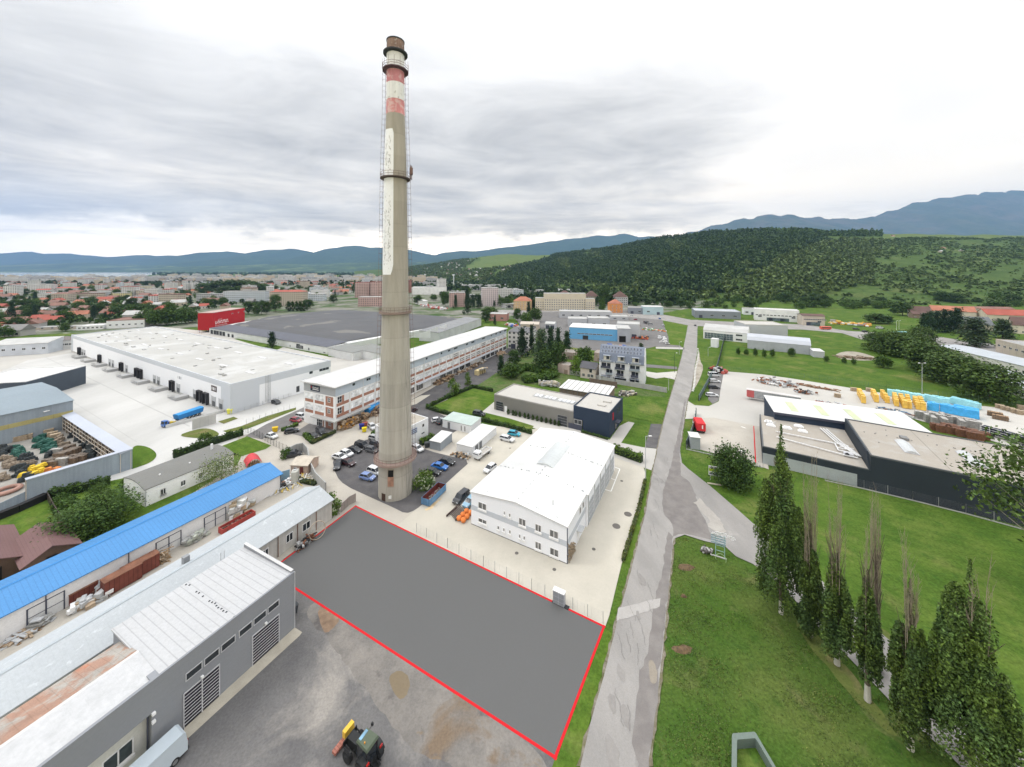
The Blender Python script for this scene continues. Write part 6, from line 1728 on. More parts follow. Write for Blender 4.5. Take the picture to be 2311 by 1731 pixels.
r, L = root_on('arched_showroom', 'white showroom with a pale arched roof and a tall glass front beside the far road', A, B)
shell(r, L, 18, [(0, 6.5), (3, 8.6), (9, 10.2), (15, 8.8), (18, 6.5)], M('bright_white_wall', (.72, .72, .71)), M('arch_roof_pale', (.43, .43, .42)), 'x', .15, .15)
win(r, .8, .3, 18.5, 4.6, 'f', L, 18, 9, 3, FRAME, glass('shop_glass', (.06, .07, .08)))
for z in (1.0, 4.2): win(r, 21, z, 4, 1.3, 'f', L, 18, 3, 1, FRAME, GLASS)
block('back_hall', 'plain light grey hall behind the arched showroom with a flat cream roof', 1684, 1778, 764, 733, 22, GW, CREAMR, 'flat', 3)
A, B = P(1686.8, 786.2), P(1830, 801)
r, L = root_on('grey_hangar', 'long pale grey hangar with a rounded light roof along the big lawn', A, B)
shell(r, L, 14, [(0, 5.6), (2, 7.6), (7, 9.0), (12, 7.6), (14, 5.6)], M('hangar_grey', (.36, .375, .40), rib=[(0, 10.6, .008, .7)]), M('hangar_roof', (.42, .44, .48), var=.05), 'x', .15, .15)
cabin('small_annex', 'small grey annex with a white roof at the end of the hangar', P(1836, 806), P(1861, 808), 8, 3.6, GW, WROOF, cat='building')
c = P(1614, 785)
cabin('gate_cabin', 'tall white gate cabin at the entrance of the showroom forecourt', P(1604, 783), P(1619, 785), 4, 5.5, WHITE, WROOF, rise=.1)
for lab, a, b, base, top, D, w_, rf, kind, yaw, rs in [
 ('white gabled house with a brown roof on the field edge', 2050, 2100, 714, 692, 12, WHITE, ROOFS['dark'], 'gable', 3, 5), ('long barn house with bright orange-red tiles', 2104, 2204, 716, 692, 14, M('pale_yellow_wall', (.52, .47, .38)), ROOFS['orange'], 'gable', 5, 5),
 ('brown roofed shed in front of the white gabled house', 2060, 2104, 718, 703, 10, M('timber_wall', (.20, .15, .11)), ROOFS['dark'], 'gable', 2, 3), ('farmhouse with a dull red roof and solar panels at the right edge', 2228, 2330, 724, 700, 15, M('pale_yellow_wall', (.52, .47, .38)), ROOFS['red'], 'gable', 4, 5),
 ('house with a slate grey roof behind the dark conifers', 2172, 2244, 744, 717, 12, M('grey_yellow_wall', (.44, .40, .33)), M('slate_grey', (.15, .16, .175)), 'gable', 3, 6), ('house with a brown roof at the right edge behind the spruces', 2284, 2350, 752, 718, 14, M('pale_yellow_wall', (.52, .47, .38)), ROOFS['dark'], 'gable', 5, 6),
 ('long flat beige shed behind the orange-red barn house', 2186, 2290, 703, 693, 10, M('beige_wall', (.50, .44, .37)), ROOFS['brown'], 'gable', 2, 2)]:
 r, L, h = block('house', lab, a, b, base, top, D, w_, rf, kind, yaw, 'house', None, None, rs)
 for q in range(4): win(r, L * (q + .4) / 4, 1.0, 1.2, 1.3, 'f', L, D, 2, 1, FRAME, GLASS)
A, B = P(2247, 793), P(2420, 843)
r, L = root_on('beige_industrial_hall', 'beige flat-roofed industrial hall with small windows at the right edge', A, B)
flat(r, L, 22, 8.0, M('beige_panels', (.47, .41, .35), rib=[(0, 6, .02, .6)]), GREYR, .4)
for q in range(9): win(r, 2 + q * 5, 3.8, 2.4, 1.3, 'f', L, 22, 2, 1, FRAME, GLASS)
for lab, p0, p1, D, hh, yo in [('long hall with a pale blue-grey roof behind the round bushes, rear one', (2118, 800), (2420, 880), 16, 6.5, 0), ('long low hall with a light roof and tall narrow windows behind the round bushes', (2190, 852), (2470, 965), 15, 5.6, 0)]:
 A, B = P(*p0), P(*p1)
 r, L = root_on('long_hall', lab, A, B)
 shell(r, L, D, [(0, hh - 1.2), (D / 2, hh), (D, hh - 1.2)], M('hall_offwhite', (.56, .55, .52)), M('hall_pale_roof', (.38, .41, .44), var=.05), 'x', .3, .15)
 for q in range(26):
  x = 3 + q * 3.2
  if x < L - 3: win(r, x, 1.0, 1.1, 2.2, 'f', L, D, 1, 1, FRAME, GLASS)
for lab, a, b, base, top, D, w_, rf, kind, yaw in [
 ('long pale blue wall shed with small windows left of the white warehouse', -30, 108, 806, 770, 12, M('pale_blue_wall', (.50, .53, .58)), PAL, 'mono', -8), ('white two-storey house with a grey-brown hip roof beside the white warehouse', 106, 160, 792, 762, 12, M('offwhite_render', (.56, .56, .56)), M('greybrown_tiles', (.16, .14, .135)), 'hip', -4),
 ('white supermarket with a dull red inset roof beyond the warehouse', 240, 326, 742, 722, 26, WHITE, ROOFS['brown'], 'flat', -4), ('white flat canopy building beyond the warehouse', 172, 232, 746, 735, 14, WHITE, WROOF, 'flat', -3),
 ('long low wall building with a beige edge left of the canopy', 60, 196, 746, 738, 8, M('beige_wall', (.50, .44, .37)), PAL, 'flat', -5)]:
 r, L, h = block('building', lab, a, b, base, top, D, w_, rf, kind, yaw, 'building', None, None, 2.0)
 for q in range(6): win(r, L * (q + .4) / 6, h * .35, 1.6, 1.2, 'f', L, D, 2, 1, FRAME, GLASS)
TOWN = [(-260, 768), (0, 764), (60, 752), (150, 748), (165, 742), (330, 716), (440, 706), (500, 696), (600, 688), (700, 678), (800, 666), (862, 660), (862, 641), (-260, 641)]
def far_house(L, D, h, rs, wallm, roofm):
 mb = MB().box(0, L, 0, D, 0, h)
 mb.add([(-.4, -.4, h - .1), (L + .4, -.4, h - .1), (L + .4, D + .4, h - .1), (-.4, D + .4, h - .1), (-.4, D / 2, h + rs), (L + .4, D / 2, h + rs)], [(0, 1, 5, 4), (2, 3, 4, 5), (1, 2, 5), (3, 0, 4), (3, 2, 1, 0)], 1)
 for k in range(3):
  x = L * (k + .5) / 3
  mb.box(x - .6, x + .6, -.06, 0, 1.0, 2.4, 2)
 mb.box(L * .3, L * .3 + .8, D * .55, D * .55 + .8, h, h + rs + .9, 3)
 return mb.mesh('house', [wallm, roofm, GLASS, ROOFS['brown']])
hw = [M('house_white', (.55, .53, .49), var=.05), M('house_cream', (.50, .43, .33), var=.05), M('house_grey', (.38, .37, .36), var=.05)]
HP = {}
for k, nm in enumerate(['orange', 'brown', 'grey', 'red', 'pale']):
 HP[nm] = [far_house(11 + 2 * q, 9, 4.2 + q * .8, 3.6, hw[(k + q) % 3], ROOFS[nm]) for q in range(2)]
HL = {'orange': 'small house with an orange tiled roof among the trees of the town', 'brown': 'small house with a brown tiled roof among the trees of the town', 'grey': 'small house with a grey roof among the trees of the town', 'red': 'small house with a dark red roof among the trees of the town', 'pale': 'small house with a pale sheet roof among the trees of the town'}
g = random.Random(77); spots = []
tries = 0
while len(spots) < 265 and tries < 9000:
 tries += 1
 px, py = g.uniform(-180, 862), 641 + 127 * g.random() ** 1.25
 if not in_poly([px], [py], TOWN)[0]: continue
 x, y = P(px, py)
 if any((x - a) ** 2 + (y - b) ** 2 < (15 + y * .006) ** 2 for a, b in spots): continue
 if any((x - a) ** 2 + (y - b) ** 2 < q * q for a, b, q in BLOCKS): continue
 spots.append((x, y))
for k, (x, y) in enumerate(spots):
 nm = g.choices(['orange', 'brown', 'grey', 'red', 'pale'], [3.6, 5, 2.6, 2, 2.6])[0]
 o = obj('house', g.choice(HP[nm]), None, (x, y, .02), g.choice([.5, -.05, .55, -1.05, .1]) + g.uniform(-.15, .15))
 s_ = g.uniform(.85, 1.15) * (1 + max(0, y - 600) * .0003); o.scale = (s_ * g.uniform(.9, 1.3), s_, s_)
 tag(o, HL[nm], 'house', 'houses of the town with %s roofs' % nm)
g = random.Random(5)
vm = [far_house(10, 9, 5, 3, hw[0], ROOFS['brown']), far_house(12, 10, 5, 2.5, M('villa_white', (.66, .65, .62)), PAL)]
k = 0
while k < 60:
 px = g.uniform(955, 1190); q = g.uniform(.05, .8)
 Yv = hill_near(px) + (hill_far(px) - hill_near(px)) * q
 z = float(hill_z(px, Yv)); pyv = HY - (z - H) / Yv * F
 if in_poly([px], [pyv], MEADOW)[0] or px > 1210 - (pyv - 570) * 2.2 + 20: continue
 o = obj('villa', g.choice(vm), None, ((px - CX) / F * Yv, Yv, z - .5), g.uniform(0, 3)); o.scale = (1.15, 1.15, 1.15)
 tag(o, 'small white villa among trees on the far hillside estate', 'house', 'villas of the hillside estate'); k += 1
for q, (px, py, nm) in enumerate([(1966, 559, 'red'), (2130, 562, 'brown'), (2172, 568, 'pale'), (2125, 570, 'pale'), (2016, 534, 'brown')]):
 Ys = np.linspace(float(hill_near(px)), float(hill_far(px)), 300); pys = HY - (hill_z(np.full(300, px), Ys) - H) / Ys * F
 i = int(np.argmin(abs(pys - py))); Yv = Ys[i]
 o = obj('hill_hut', HP[nm][0], None, ((px - CX) / F * Yv, Yv, float(hill_z(px, Yv)) - .3), .2)
 tag(o, ['red hut at the edge of the hill wood', 'brown hut in the upper shrub land, left of the white roofs', 'white roofed hut in the upper shrub land, right one', 'white roofed hut in the upper shrub land beside the brown hut', 'brown hut near the hilltop trees'][q], 'hut')
g = np.random.default_rng(9); mb = MB()
for k in range(1300):
 px = g.uniform(-250, 980); py = 622.5 + 19 * g.random() ** .8
 x, y = P(px, py)
 if y > 3000 or (px < 380 and py < 628.5): continue
 big = g.random() < .34
 w_, d_, h_ = (g.uniform(25, 60), 13, g.uniform(12, 26)) if big else (g.uniform(12, 22), 11, g.uniform(6, 9))
 k_ = int(g.integers(0, 3)); rz = g.uniform(-.3, .6)
 mb.cbox((x, y, 0), (w_, d_, h_), rz, k_)
 if not big: mb.cbox((x, y, h_), (w_ + 1, d_ + 1, 3.2), rz, 3 + int(g.integers(0, 3)), .45)
 else: mb.cbox((x, y, h_), (w_ * .3, d_ * .5, 2.5), rz, 1)
tag(mb.build('distant_town', [FW, FG, hw[1], ROOFS['orange'], ROOFS['brown'], ROOFS['grey']]), kind='stuff')
g = random.Random(91); n = 0; tries = 0
mids = []
for q, (w_, rf) in enumerate([(FW, PAL), (FG, GREYR), (FB, ROOFS['brown']), (FBL, PAL), (FW, ROOFS['red'])]):
 for L_, h_ in ((34, 14), (22, 20), (48, 11)):
  mids.append(MB().box(0, L_, 0, 12, 0, h_).box(-.3, L_ + .3, -.3, 12.3, h_, h_ + .6, 1).box(L_ * .4, L_ * .5, 4, 8, h_ + .6, h_ + 2.6).mesh('apartment_building', [w_, rf]))
while n < 70 and tries < 5000:
 tries += 1
 px, py = g.uniform(-200, 862), 640 + 46 * g.random() ** 1.5
 x, y = P(px, py)
 if any((x - a) ** 2 + (y - b) ** 2 < (q + 14) ** 2 for a, b, q in BLOCKS) or any((x - a) ** 2 + (y - b) ** 2 < 300 for a, b in spots): continue
 if not in_poly([px], [py], TOWN)[0]: continue
 BLOCKS.append((x, y, 16)); o = obj('apartment_building', g.choice(mids), None, (x, y, .02), g.choice([.0, -.1, .5, -1.0, .1]))
 tag(o, 'pale mid-rise block of flats among the houses of the town', 'building', 'mid-rise blocks of the town'); n += 1
# trees, hedges, forest
DEC = leaf_mat('leaf_green', (.045, .092, .018)); DECL = leaf_mat('leaf_light', (.075, .14, .025)); DECD = leaf_mat('leaf_dark', (.034, .068, .017), .4, (1.2, 1.15, .8))
CON = leaf_mat('needle_dark', (.022, .048, .020), .4, (1.15, 1.15, 1.0)); CONB = leaf_mat('needle_grey', (.045, .078, .045), .4); POP = leaf_mat('poplar_leaf', (.056, .100, .028), .6, (1.45, 1.25, .7))
WILL = leaf_mat('willow_leaf', (.12, .165, .075), .4); OLIVE = leaf_mat('olive_scrub', (.075, .095, .035), .4)
BARK = M('bark', (.10, .08, .06), var=.3, sc=2); PBARK = M('pale_dead_wood', (.27, .225, .17), var=.3, sc=2); WBARK = M('whitewashed_trunk', (.45, .43, .38), var=.15)
def poplar(label, px, base, top, r, seed, live=1.0, stems=0, dead_top=None, n=7000, lean=0.0, cut=.03):
 c = P(px, base); h = H - (top - HY) / F * c[1]
 t = thing('poplar', label, 'tree', (c[0], c[1], 0))
 g = np.random.default_rng(seed)
 hl = h * live
 k = 46
 C, S_ = [], []
 for i in range(k):
  a = g.uniform(0, 6.28); o_ = math.sqrt(g.uniform(0, 1)); rr = r * .82 * o_
  z0 = hl * (cut + (.80 - .42 * o_) * g.uniform(0, 1)); z1 = min(hl * (1.0 - .40 * o_ ** 2.4) * g.uniform(.9, 1.02), z0 + hl * g.uniform(.16, .36)) if i else hl
  if not i: z0, rr = hl * .45, 0
  m = int(n * 2.6 / k); q = g.uniform(0, 1, m)
  z = z0 + (z1 - z0) * q
  w_ = r * g.uniform(.17, .30) * np.sqrt(np.clip(1 - (2 * q - .62) ** 2 / 1.95, .02, 1)) * np.clip((hl - z) / (hl * .15), .3, 1)
  a2 = g.uniform(0, 6.28, m); rad_ = w_ * np.sqrt(g.uniform(.05, 1.15, m))
  env = np.clip(np.minimum(1, (z / hl / .12) ** .5) * (1.08 - .3 * q), .2, 1.1)
  x = math.cos(a) * rr * env + np.cos(a2) * rad_; y = math.sin(a) * rr * env + np.sin(a2) * rad_
  C.append(np.stack([x, y, z], 1))
 C = np.vstack(C); v, f = leaf_quads(C, .135, .75, g)
 obj('crown', np_mesh('crown', v, f, POP), t)
 mb = MB()
 mb.cyl((0, 0, 0), (0, 0, 2.0), .34, .27, 8).build('whitewashed_base', WBARK, t)
 mb = MB().cyl((0, 0, 2.0), (.1, 0, h * .6), .27, .12, 7).cyl((.1, 0, h * .6), (0, .1, hl * .97), .12, .03, 5)
 for i in range(16):
  a = g.uniform(0, 6.28); z = h * g.uniform(.08, .6); ln = h * g.uniform(.12, .22)
  mb.cyl((0, 0, z), (math.cos(a) * r * .6, math.sin(a) * r * .6, z + ln), .07, .02, 4)
 mb.build('trunk', BARK, t)
 if stems:
  mb = MB(); zt = h if dead_top is None else dead_top
  for i in range(stems):
   a = g.uniform(0, 6.28); rr = r * .42 * math.sqrt(g.uniform(0, 1))
   z0 = hl * g.uniform(.3, .8); z1 = zt * g.uniform(.66, 1.0) if i else zt
   x0, y0 = math.cos(a) * rr * .7, math.sin(a) * rr * .7
   x1, y1 = math.cos(a) * rr + g.normal() * .12, math.sin(a) * rr + g.normal() * .12
   xm, ym, zm = (x0 + x1) / 2 + g.normal() * .1, (y0 + y1) / 2 + g.normal() * .1, (z0 + z1) / 2
   mb.cyl((x0, y0, z0), (xm, ym, zm), .05, .032, 4).cyl((xm, ym, zm), (x1, y1, z1), .032, .008, 3)
   for j in range(16):
    q = g.uniform(.15, .97); xx, yy, zz = x0 + (x1 - x0) * q, y0 + (y1 - y0) * q, z0 + (z1 - z0) * q
    b = g.uniform(0, 6.28); l2 = g.uniform(.5, 1.5)
    mb.cyl((xx, yy, zz), (xx + math.cos(b) * .32, yy + math.sin(b) * .32, zz + l2), .014, .005, 3)
  mb.build('dead_stems', PBARK, t)
 return t
def COLV(t):
 return np.minimum(1, (t / .16) ** .6) * (1 - np.clip((t - .5) / .5, 0, 1) ** 1.5 * .9)
poplar('tallest dense poplar, fully leafed, nearest the road fork', 1763, 1384, 958, 3.5, 1, 1.0, 4, None, 15000)
poplar('poplar with a bare grey top beside the tallest poplar', 1828, 1436, 1010, 2.0, 2, .56, 22, None, 7500)
poplar('poplar with a long thin dead top and whitewashed trunk base, third from the fork', 1889, 1500, 1076, 2.0, 3, .60, 18, None, 7500, cut=.08)
poplar('slim poplar with two bare stems rising from its crown, fourth from the fork', 1958, 1582, 1102, 1.45, 4, .62, 9, None, 5200, cut=.12)
poplar('almost leafless grey poplar behind the slim one', 1977, 1512, 1100, 1.3, 5, .16, 30, None, 700)
poplar('poplar with a feathery bare tip and leafy body, second from the lower right corner', 2054, 1690, 1209, 1.75, 6, .80, 14, None, 7000)
poplar('broadest spreading poplar in the lower right corner', 2190, 1752, 1262, 3.5, 7, 1.0, 8, 23.5, 17000, cut=.02)
PROTO = {}
def proto(key, kind, lm, n, leaf, seed, low=.2, h=10.0, r=4.0, nclump=40):
 v, f, mb = tree_parts(kind, h, r, n, leaf, seed, nclump=nclump, low=low)
 PROTO[key] = (np_mesh('crown', v, f, lm), mb.mesh('trunk', BARK), h, r)
for q in range(2):
 proto('dec%d' % q, 'round', [DEC, DECD][q], 2200, .42, 40 + q, .16, nclump=55)
 proto('con%d' % q, 'cone', [CON, CONB][q], 2400, .38, 50 + q, .06, 14, 3.4, 70)
proto('belt', 'round', leaf_mat('belt_leaf', (.048, .090, .022), .5), 5200, .27, 66, .05, nclump=90)
proto('garden', 'round', leaf_mat('garden_leaf', (.042, .085, .02), .5), 6500, .20, 67, .12, nclump=80)
proto('light', 'round', DECL, 1400, .42, 60, .12, nclump=40)
proto('column', 'column', DECD, 900, .40, 61, .04, 10, 1.6, 40)
proto('shrub', 'round', DEC, 1000, .42, 62, .02, 6, 4.0, 40)
def tree_at(label, px, base, top, wpx, kind, group=None, name=None, z=0.0, xy=None, hw=None):
 c = xy or P(px, base)
 if hw: h, r = hw
 else: h, r = H - z - (top - HY) / F * c[1], wpx / F * c[1] / 2
 cm, tm, H0, R0 = PROTO[kind]
 nm = name or ('conifer' if kind.startswith('con') else 'bush' if kind == 'shrub' else 'tree')
 t = thing(nm, label, 'bush' if nm == 'bush' else 'tree', (c[0], c[1], z), random.uniform(0, 6.28), group)
 obj('crown', cm, t); obj('trunk', tm, t)
 t.scale = (r / R0, r / R0, h / H0)
 return t
big = small_tree_mesh
c = P(1655, 1094)
v, f, mb = tree_parts('round', 8.6, 4.4, 7000, .26, 90, nclump=110, low=.06)
t = thing('round_tree', 'dense round dark green tree on the lawn behind the advertising board', 'tree', (c[0], c[1], 0))
obj('crown', np_mesh('crown', v, f, DECD), t); mb.build('trunk', BARK, t)
c = P(2345, 1330)
v, f, mb = tree_parts('round', 23, 7.5, 3600, .36, 91, nclump=34, low=.35, trunk_r=.35)
t = thing('loose_tree', 'tall loose crowned tree reaching in at the right edge before the dark depot', 'tree', (c[0], c[1], 0))
obj('crown', np_mesh('crown', v, f, POP), t); mb.build('trunk', M('pale_trunk', (.33, .30, .24), var=.2), t)
GC = 'conifer of the tall dark group between works road and apartment block'
for px, b, tp, w_, k in [(1179, 806, 742, 27, 'con0'), (1200, 800, 735, 17, 'con0'), (1242, 812, 740, 26, 'con0'), (1260, 806, 742, 20, 'con0'), (1280, 800, 749, 25, 'con0'), (1131, 846, 803, 22, 'con0')]:
 tree_at(GC, px, b, tp, w_, k, 'conifers beside the works road')
for lab, px, b, tp, w_, k in [('large grey-green spruce in the middle of the conifer group', 1221, 826, 747, 44, 'con1'), ('big leafy tree at the foot of the conifer group', 1259, 836, 776, 38, 'dec1'), ('dark leafy tree left below the grey-green spruce', 1230, 840, 794, 38, 'dec1'), ('leafy tree right of the lone road conifer', 1154, 852, 819, 40, 'dec0'),
       ('dense tree between works road and conifer group', 1160, 826, 792, 30, 'dec1'), ('round leafy tree left of the apartment block', 1318, 825, 783, 38, 'dec0'), ('light green tree beside the garage box', 1300, 847, 806, 24, 'light'), ('light green young tree at the hedge corner', 1022, 893, 858, 28, 'light'),
       ('slim young tree on the kerb of the works road', 1055, 871, 843, 15, 'light'), ('lone dark spruce on the grass strip before the factory hall', 613, 787, 750, 21, 'con0'), ('tall dark conifer behind the factory roof', 1054, 710, 652, 17, 'con0'), ('round conifer left of the tall dark conifer', 1005, 692, 660, 18, 'dec1'),
       ('slim dark conifer before the cream apartments', 1200, 698, 661, 12, 'con0'), ('dark conifer at the corner of the cream apartments', 1193, 712, 682, 14, 'con0'), ('broad round tree below the cream apartments', 1207, 726, 694, 28, 'dec0'), ('green round tree left of the broad one below the cream apartments', 1187, 731, 705, 24, 'dec0'),
       ('bushy tree right of the pink workshop', 1167, 725, 698, 19, 'dec1'), ('round tree at the right end of the factory roof', 1097, 727, 704, 22, 'dec1'), ('small conifer in front of the pink workshop', 1117, 733, 712, 8, 'con0'), ('round green tree between the towers', 1142, 694, 671, 22, 'dec0'),
       ('wide low tree before the pink and white tower', 1105, 711, 692, 34, 'dec0'), ('dark tree between the cream flats and the orange house', 1363, 690, 648, 26, 'dec1'), ('slim tree beside the orange house', 1359, 708, 674, 14, 'dec0'), ('blue-green round tree behind the apartment block roof', 1447, 806, 776, 18, 'con1'),
       ('big grey spruce before the beige industrial hall', 2200, 781, 720, 60, 'con1'), ('grey spruce right of the big grey spruce', 2263, 764, 722, 42, 'con1'), ('reddish shrub on the lawn edge', 1994, 830, 802, 28, 'dec0'), ('wide dark tree on the field left of the white gabled house', 2037, 712, 683, 38, 'dec1'),
       ('round bush below the white road at the right edge', 2250, 696, 678, 34, 'dec0'), ('round bush by the trade road', 1976, 730, 709, 40, 'dec1'), ('round bush right of the flag poles', 2003, 730, 714, 22, 'dec1')]:
 tree_at(lab, px, b, tp, w_, k)
for px, w_ in ((1028, 11), (1066, 14), (1081, 17)):
 tree_at('dark conifer in the row before the pink towers', px, 696, 666, w_, 'con0', 'conifers before the pink towers')
for px, b, tp, w_ in ((2087, 748, 708, 22), (2101, 750, 704, 24), (2116, 750, 703, 24), (2132, 750, 700, 24), (2146, 748, 702, 20), (2162, 752, 697, 30)):
 tree_at('almost black conifer in the row before the orange-red barn house', px, b, tp, w_, 'con0', 'black conifers at the right')
for px, b, tp, w_ in ((1983, 792, 752, 56), (2016, 800, 749, 60), (2046, 808, 760, 64), (2080, 780, 740, 48), (2094, 838, 776, 80), (2164, 868, 803, 104), (2232, 902, 826, 108), (2062, 796, 752, 50), (2130, 842, 790, 70)):
 tree_at('rounded dark leafy tree in the dense belt before the long pale halls', px, b, tp, w_, 'belt', 'trees before the long halls')
for px, b, tp, w_ in ((1666, 801, 785, 8), (1684, 802, 788, 9), (1705, 804, 786, 9), (1725, 808, 788, 9), (1743, 806, 788, 10), (1786, 804, 785, 14), (1865, 816, 804, 10), (1905, 821, 806, 8), (1927, 823, 809, 9)):
 tree_at('small young tree on the big lawn along the hangar', px, b, tp, w_, 'dec0', 'young lawn trees', 'young_tree')
for px, w_ in ((651, 11), (660, 9), (669, 9), (677, 10), (687, 12)):
 tree_at('columnar dark cypress in front of the beige block of flats', px, 702, 681, w_, 'column', 'cypresses', 'cypress')
for px, b, tp, w_ in ((560, 709, 682, 22), (578, 712, 690, 16), (590, 710, 680, 18), (602, 709, 682, 16), (622, 704, 668, 26), (695, 697, 677, 24), (752, 684, 667, 18)):
 tree_at('dark leafy tree along the far side of the factory hall', px, b, tp, w_, 'dec1', 'trees behind the factory hall')
for px, b, tp, w_ in ((462, 663, 640, 34), (490, 664, 637, 40), (520, 664, 634, 44), (548, 663, 634, 42), (574, 664, 637, 40), (596, 664, 642, 28), (505, 667, 647, 30), (535, 668, 648, 32)):
 tree_at('broad dark park tree behind the white and pale blue flats', px, b, tp, w_, 'dec1', 'park trees')
for px, b, tp, w_ in ((330, 733, 697, 36), (352, 735, 698, 38), (376, 734, 699, 36), (398, 732, 698, 34), (420, 730, 696, 32), (434, 728, 702, 26), (384, 712, 681, 20), (300, 716, 690, 22)):
 tree_at('leafy green tree between supermarket and red block', px, b, tp, w_, 'dec0', 'trees by the red block')
for q, px in enumerate([1147, 1158, 1164, 1173, 1184, 1192.5, 1202.6, 1212.4, 1222, 1232.5, 1242.3, 1252, 1261]):
 yb = 932.4 + (px - 1147) * .231
 tree_at('small clipped thuja in the row along the long grey hall', px, yb + 3, yb - 9, 6, 'column', 'thujas along the grey hall', 'thuja')
tree_at('spreading dark green tree overhanging the blue roof, upper one', 243, 1184, 1130, 92, 'garden', None, None, 0, None, (6.4, 4.6))
tree_at('spreading dark green tree overhanging the blue roof beside the brown garden house', 178, 1214, 1160, 100, 'garden', None, None, 0, None, (6.2, 4.9))
tree_at('small tree alone on the garden lawn before the rack wall', 222, 1137, 1100, 40, 'garden', None, None, 0, None, (4.2, 2.1))
v, f, mb = tree_parts('round', 6.0, 4.6, 2600, .17, 95, nclump=60, low=.1)
c = P(500, 1088)
t = thing('willow_bush', 'wispy grey-green bush between white bungalow and blue roof', 'bush', (c[0], c[1], 0)); obj('crown', np_mesh('crown', v, f, WILL), t); mb.build('trunk', BARK, t)
for px, b, hh, rr in ((150, 1150, 2.2, 2.0), (165, 1172, 2.3, 1.9), (140, 1135, 1.9, 1.6), (285, 1100, 2.0, 1.3), (462, 1002, 3.0, 1.7), (645, 1034, 2.5, 1.5)):
 tree_at('leafy garden shrub on the left gardens', px, b, 0, 0, 'shrub', 'garden shrubs', None, 0, None, (hh, rr))
FLW = leaf_mat('white_blossom', (.52, .55, .42), .25, (1, 1, .9))
for lab, px, b, rr, hh, sd in (('elder bush in white bloom beside the foot of the chimney', 957, 1099, 2.6, 3.1, 1), ('elder bush in white bloom at the end of the pale roofed shed', 742, 1158, 2.1, 3.6, 2)):
 c = P(px, b); g = np.random.default_rng(sd)
 v, f, mb = tree_parts('round', hh, rr, 2200, .2, 96 + sd, nclump=40, low=.04)
 t = thing('elder_bush', lab, 'bush', (c[0], c[1], 0)); obj('crown', np_mesh('crown', v, f, DECL), t); mb.build('trunk', BARK, t)
 a = g.uniform(0, 6.28, 700); q = g.uniform(.15, 1, 700); sh = np.sqrt(1 - q ** 2 * .9)
 kk = g.integers(0, 70, 700)
 ca, cq = a[:70], q[:70]
 cc = np.stack([np.cos(ca) * rr * np.sqrt(1 - cq ** 2 * .85), np.sin(ca) * rr * np.sqrt(1 - cq ** 2 * .85), hh * (.1 + .92 * cq)], 1)[kk] + g.normal(size=(700, 3)) * .11
 v, f = leaf_quads(cc, .1, 1.0, g); obj('blossom', np_mesh('blossom', v, f, FLW), t)
def hedge(label, pts, h=1.6, w=1.1, dens=70, lm=None, leaf=.2, seed=1):
 pts = PP(pts) if pts[0][1] > 500 else pts
 c0 = pts[0]; g = np.random.default_rng(seed); C = []
 for a, b in zip(pts, pts[1:]):
  d, u = unit(a, b); n = max(8, int(d * dens))
  s = g.uniform(0, d, n); o = g.uniform(-w / 2, w / 2, n); z = h * np.sqrt(g.uniform(.05, 1, n)) * (.88 + .12 * np.sin(s * 1.7) + .06 * np.sin(s * 5.1))
  C.append(np.stack([a[0] - c0[0] + u[0] * s - u[1] * o, a[1] - c0[1] + u[1] * s + u[0] * o, z], 1))
 v, f = leaf_quads(np.vstack(C), leaf, .75, g)
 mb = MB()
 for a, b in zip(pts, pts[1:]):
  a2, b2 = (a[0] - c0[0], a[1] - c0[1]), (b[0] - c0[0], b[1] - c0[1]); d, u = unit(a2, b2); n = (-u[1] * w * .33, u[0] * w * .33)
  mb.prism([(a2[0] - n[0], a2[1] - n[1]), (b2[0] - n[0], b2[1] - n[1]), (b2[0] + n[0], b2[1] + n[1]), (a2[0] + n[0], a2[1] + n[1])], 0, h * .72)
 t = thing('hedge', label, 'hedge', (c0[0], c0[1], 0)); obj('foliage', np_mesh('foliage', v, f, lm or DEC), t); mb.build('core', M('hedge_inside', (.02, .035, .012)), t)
 return t
hedge('hedge round the lawn in front of the long grey hall', [(1112, 884), (1068, 875), (1010, 899), (963, 922), (1000, 934), (1095, 952), (1150, 966), (1200, 980)], 1.5, 1.3, 80, None, .2, 1)
hedge('hedge behind the white hall yard near the road', [(1383, 1020), (1410, 1030), (1449, 1044)], 2.4, 2.2, 150, DECL, .22, 2)
hedge('dark clipped hedge between white yard and triangular lawn', [(391, 1034), (440, 1018), (475, 1005), (548, 982)], 2.3, 1.6, 110, DECD, .22, 3)
hedge('leafy hedge below the near rack wall', [(112, 1126), (150, 1118), (200, 1106), (249, 1092)], 2.4, 2.0, 110, None, .24, 4)
hedge('brown-green clipped hedge round the small office car park', [(704, 1003), (757, 977)], 1.2, 1.0, 90, OLIVE, .18, 5)
hedge('green shrubs at the corner of the small office car park', [(688, 985), (706, 1001)], 1.4, 1.6, 110, None, .2, 6)
hedge('low shrub strip beside the small office car park', [(636, 974), (672, 960)], 1.1, 1.4, 90, DECL, .2, 7)
hedge('shrubs behind the grey cabin and waste bin', [(950, 1005), (978, 990)], 1.8, 2.2, 100, DECL, .22, 8)
hedge('low hedge along the rear lawn of the chimney house', [(840, 980), (853, 984)], 1.2, 1.6, 90, DECL, .2, 9)
hedge('ivy strip along the wall of the white hall yard and road', [(1406, 1268), (1428, 1195), (1444, 1140), (1456, 1085)], .7, .7, 60, OLIVE, .16, 10)
hedge('low planting along the foot of the navy cube', [(1312, 976), (1345, 985), (1372, 993)], .8, .9, 80, None, .16, 11)
hedge('trees and scrub filling the ground beyond the works road', [(1150, 850), (1180, 832), (1215, 838), (1250, 848), (1225, 858), (1180, 862)], 2.6, 7, 260, DEC, .34, 12)
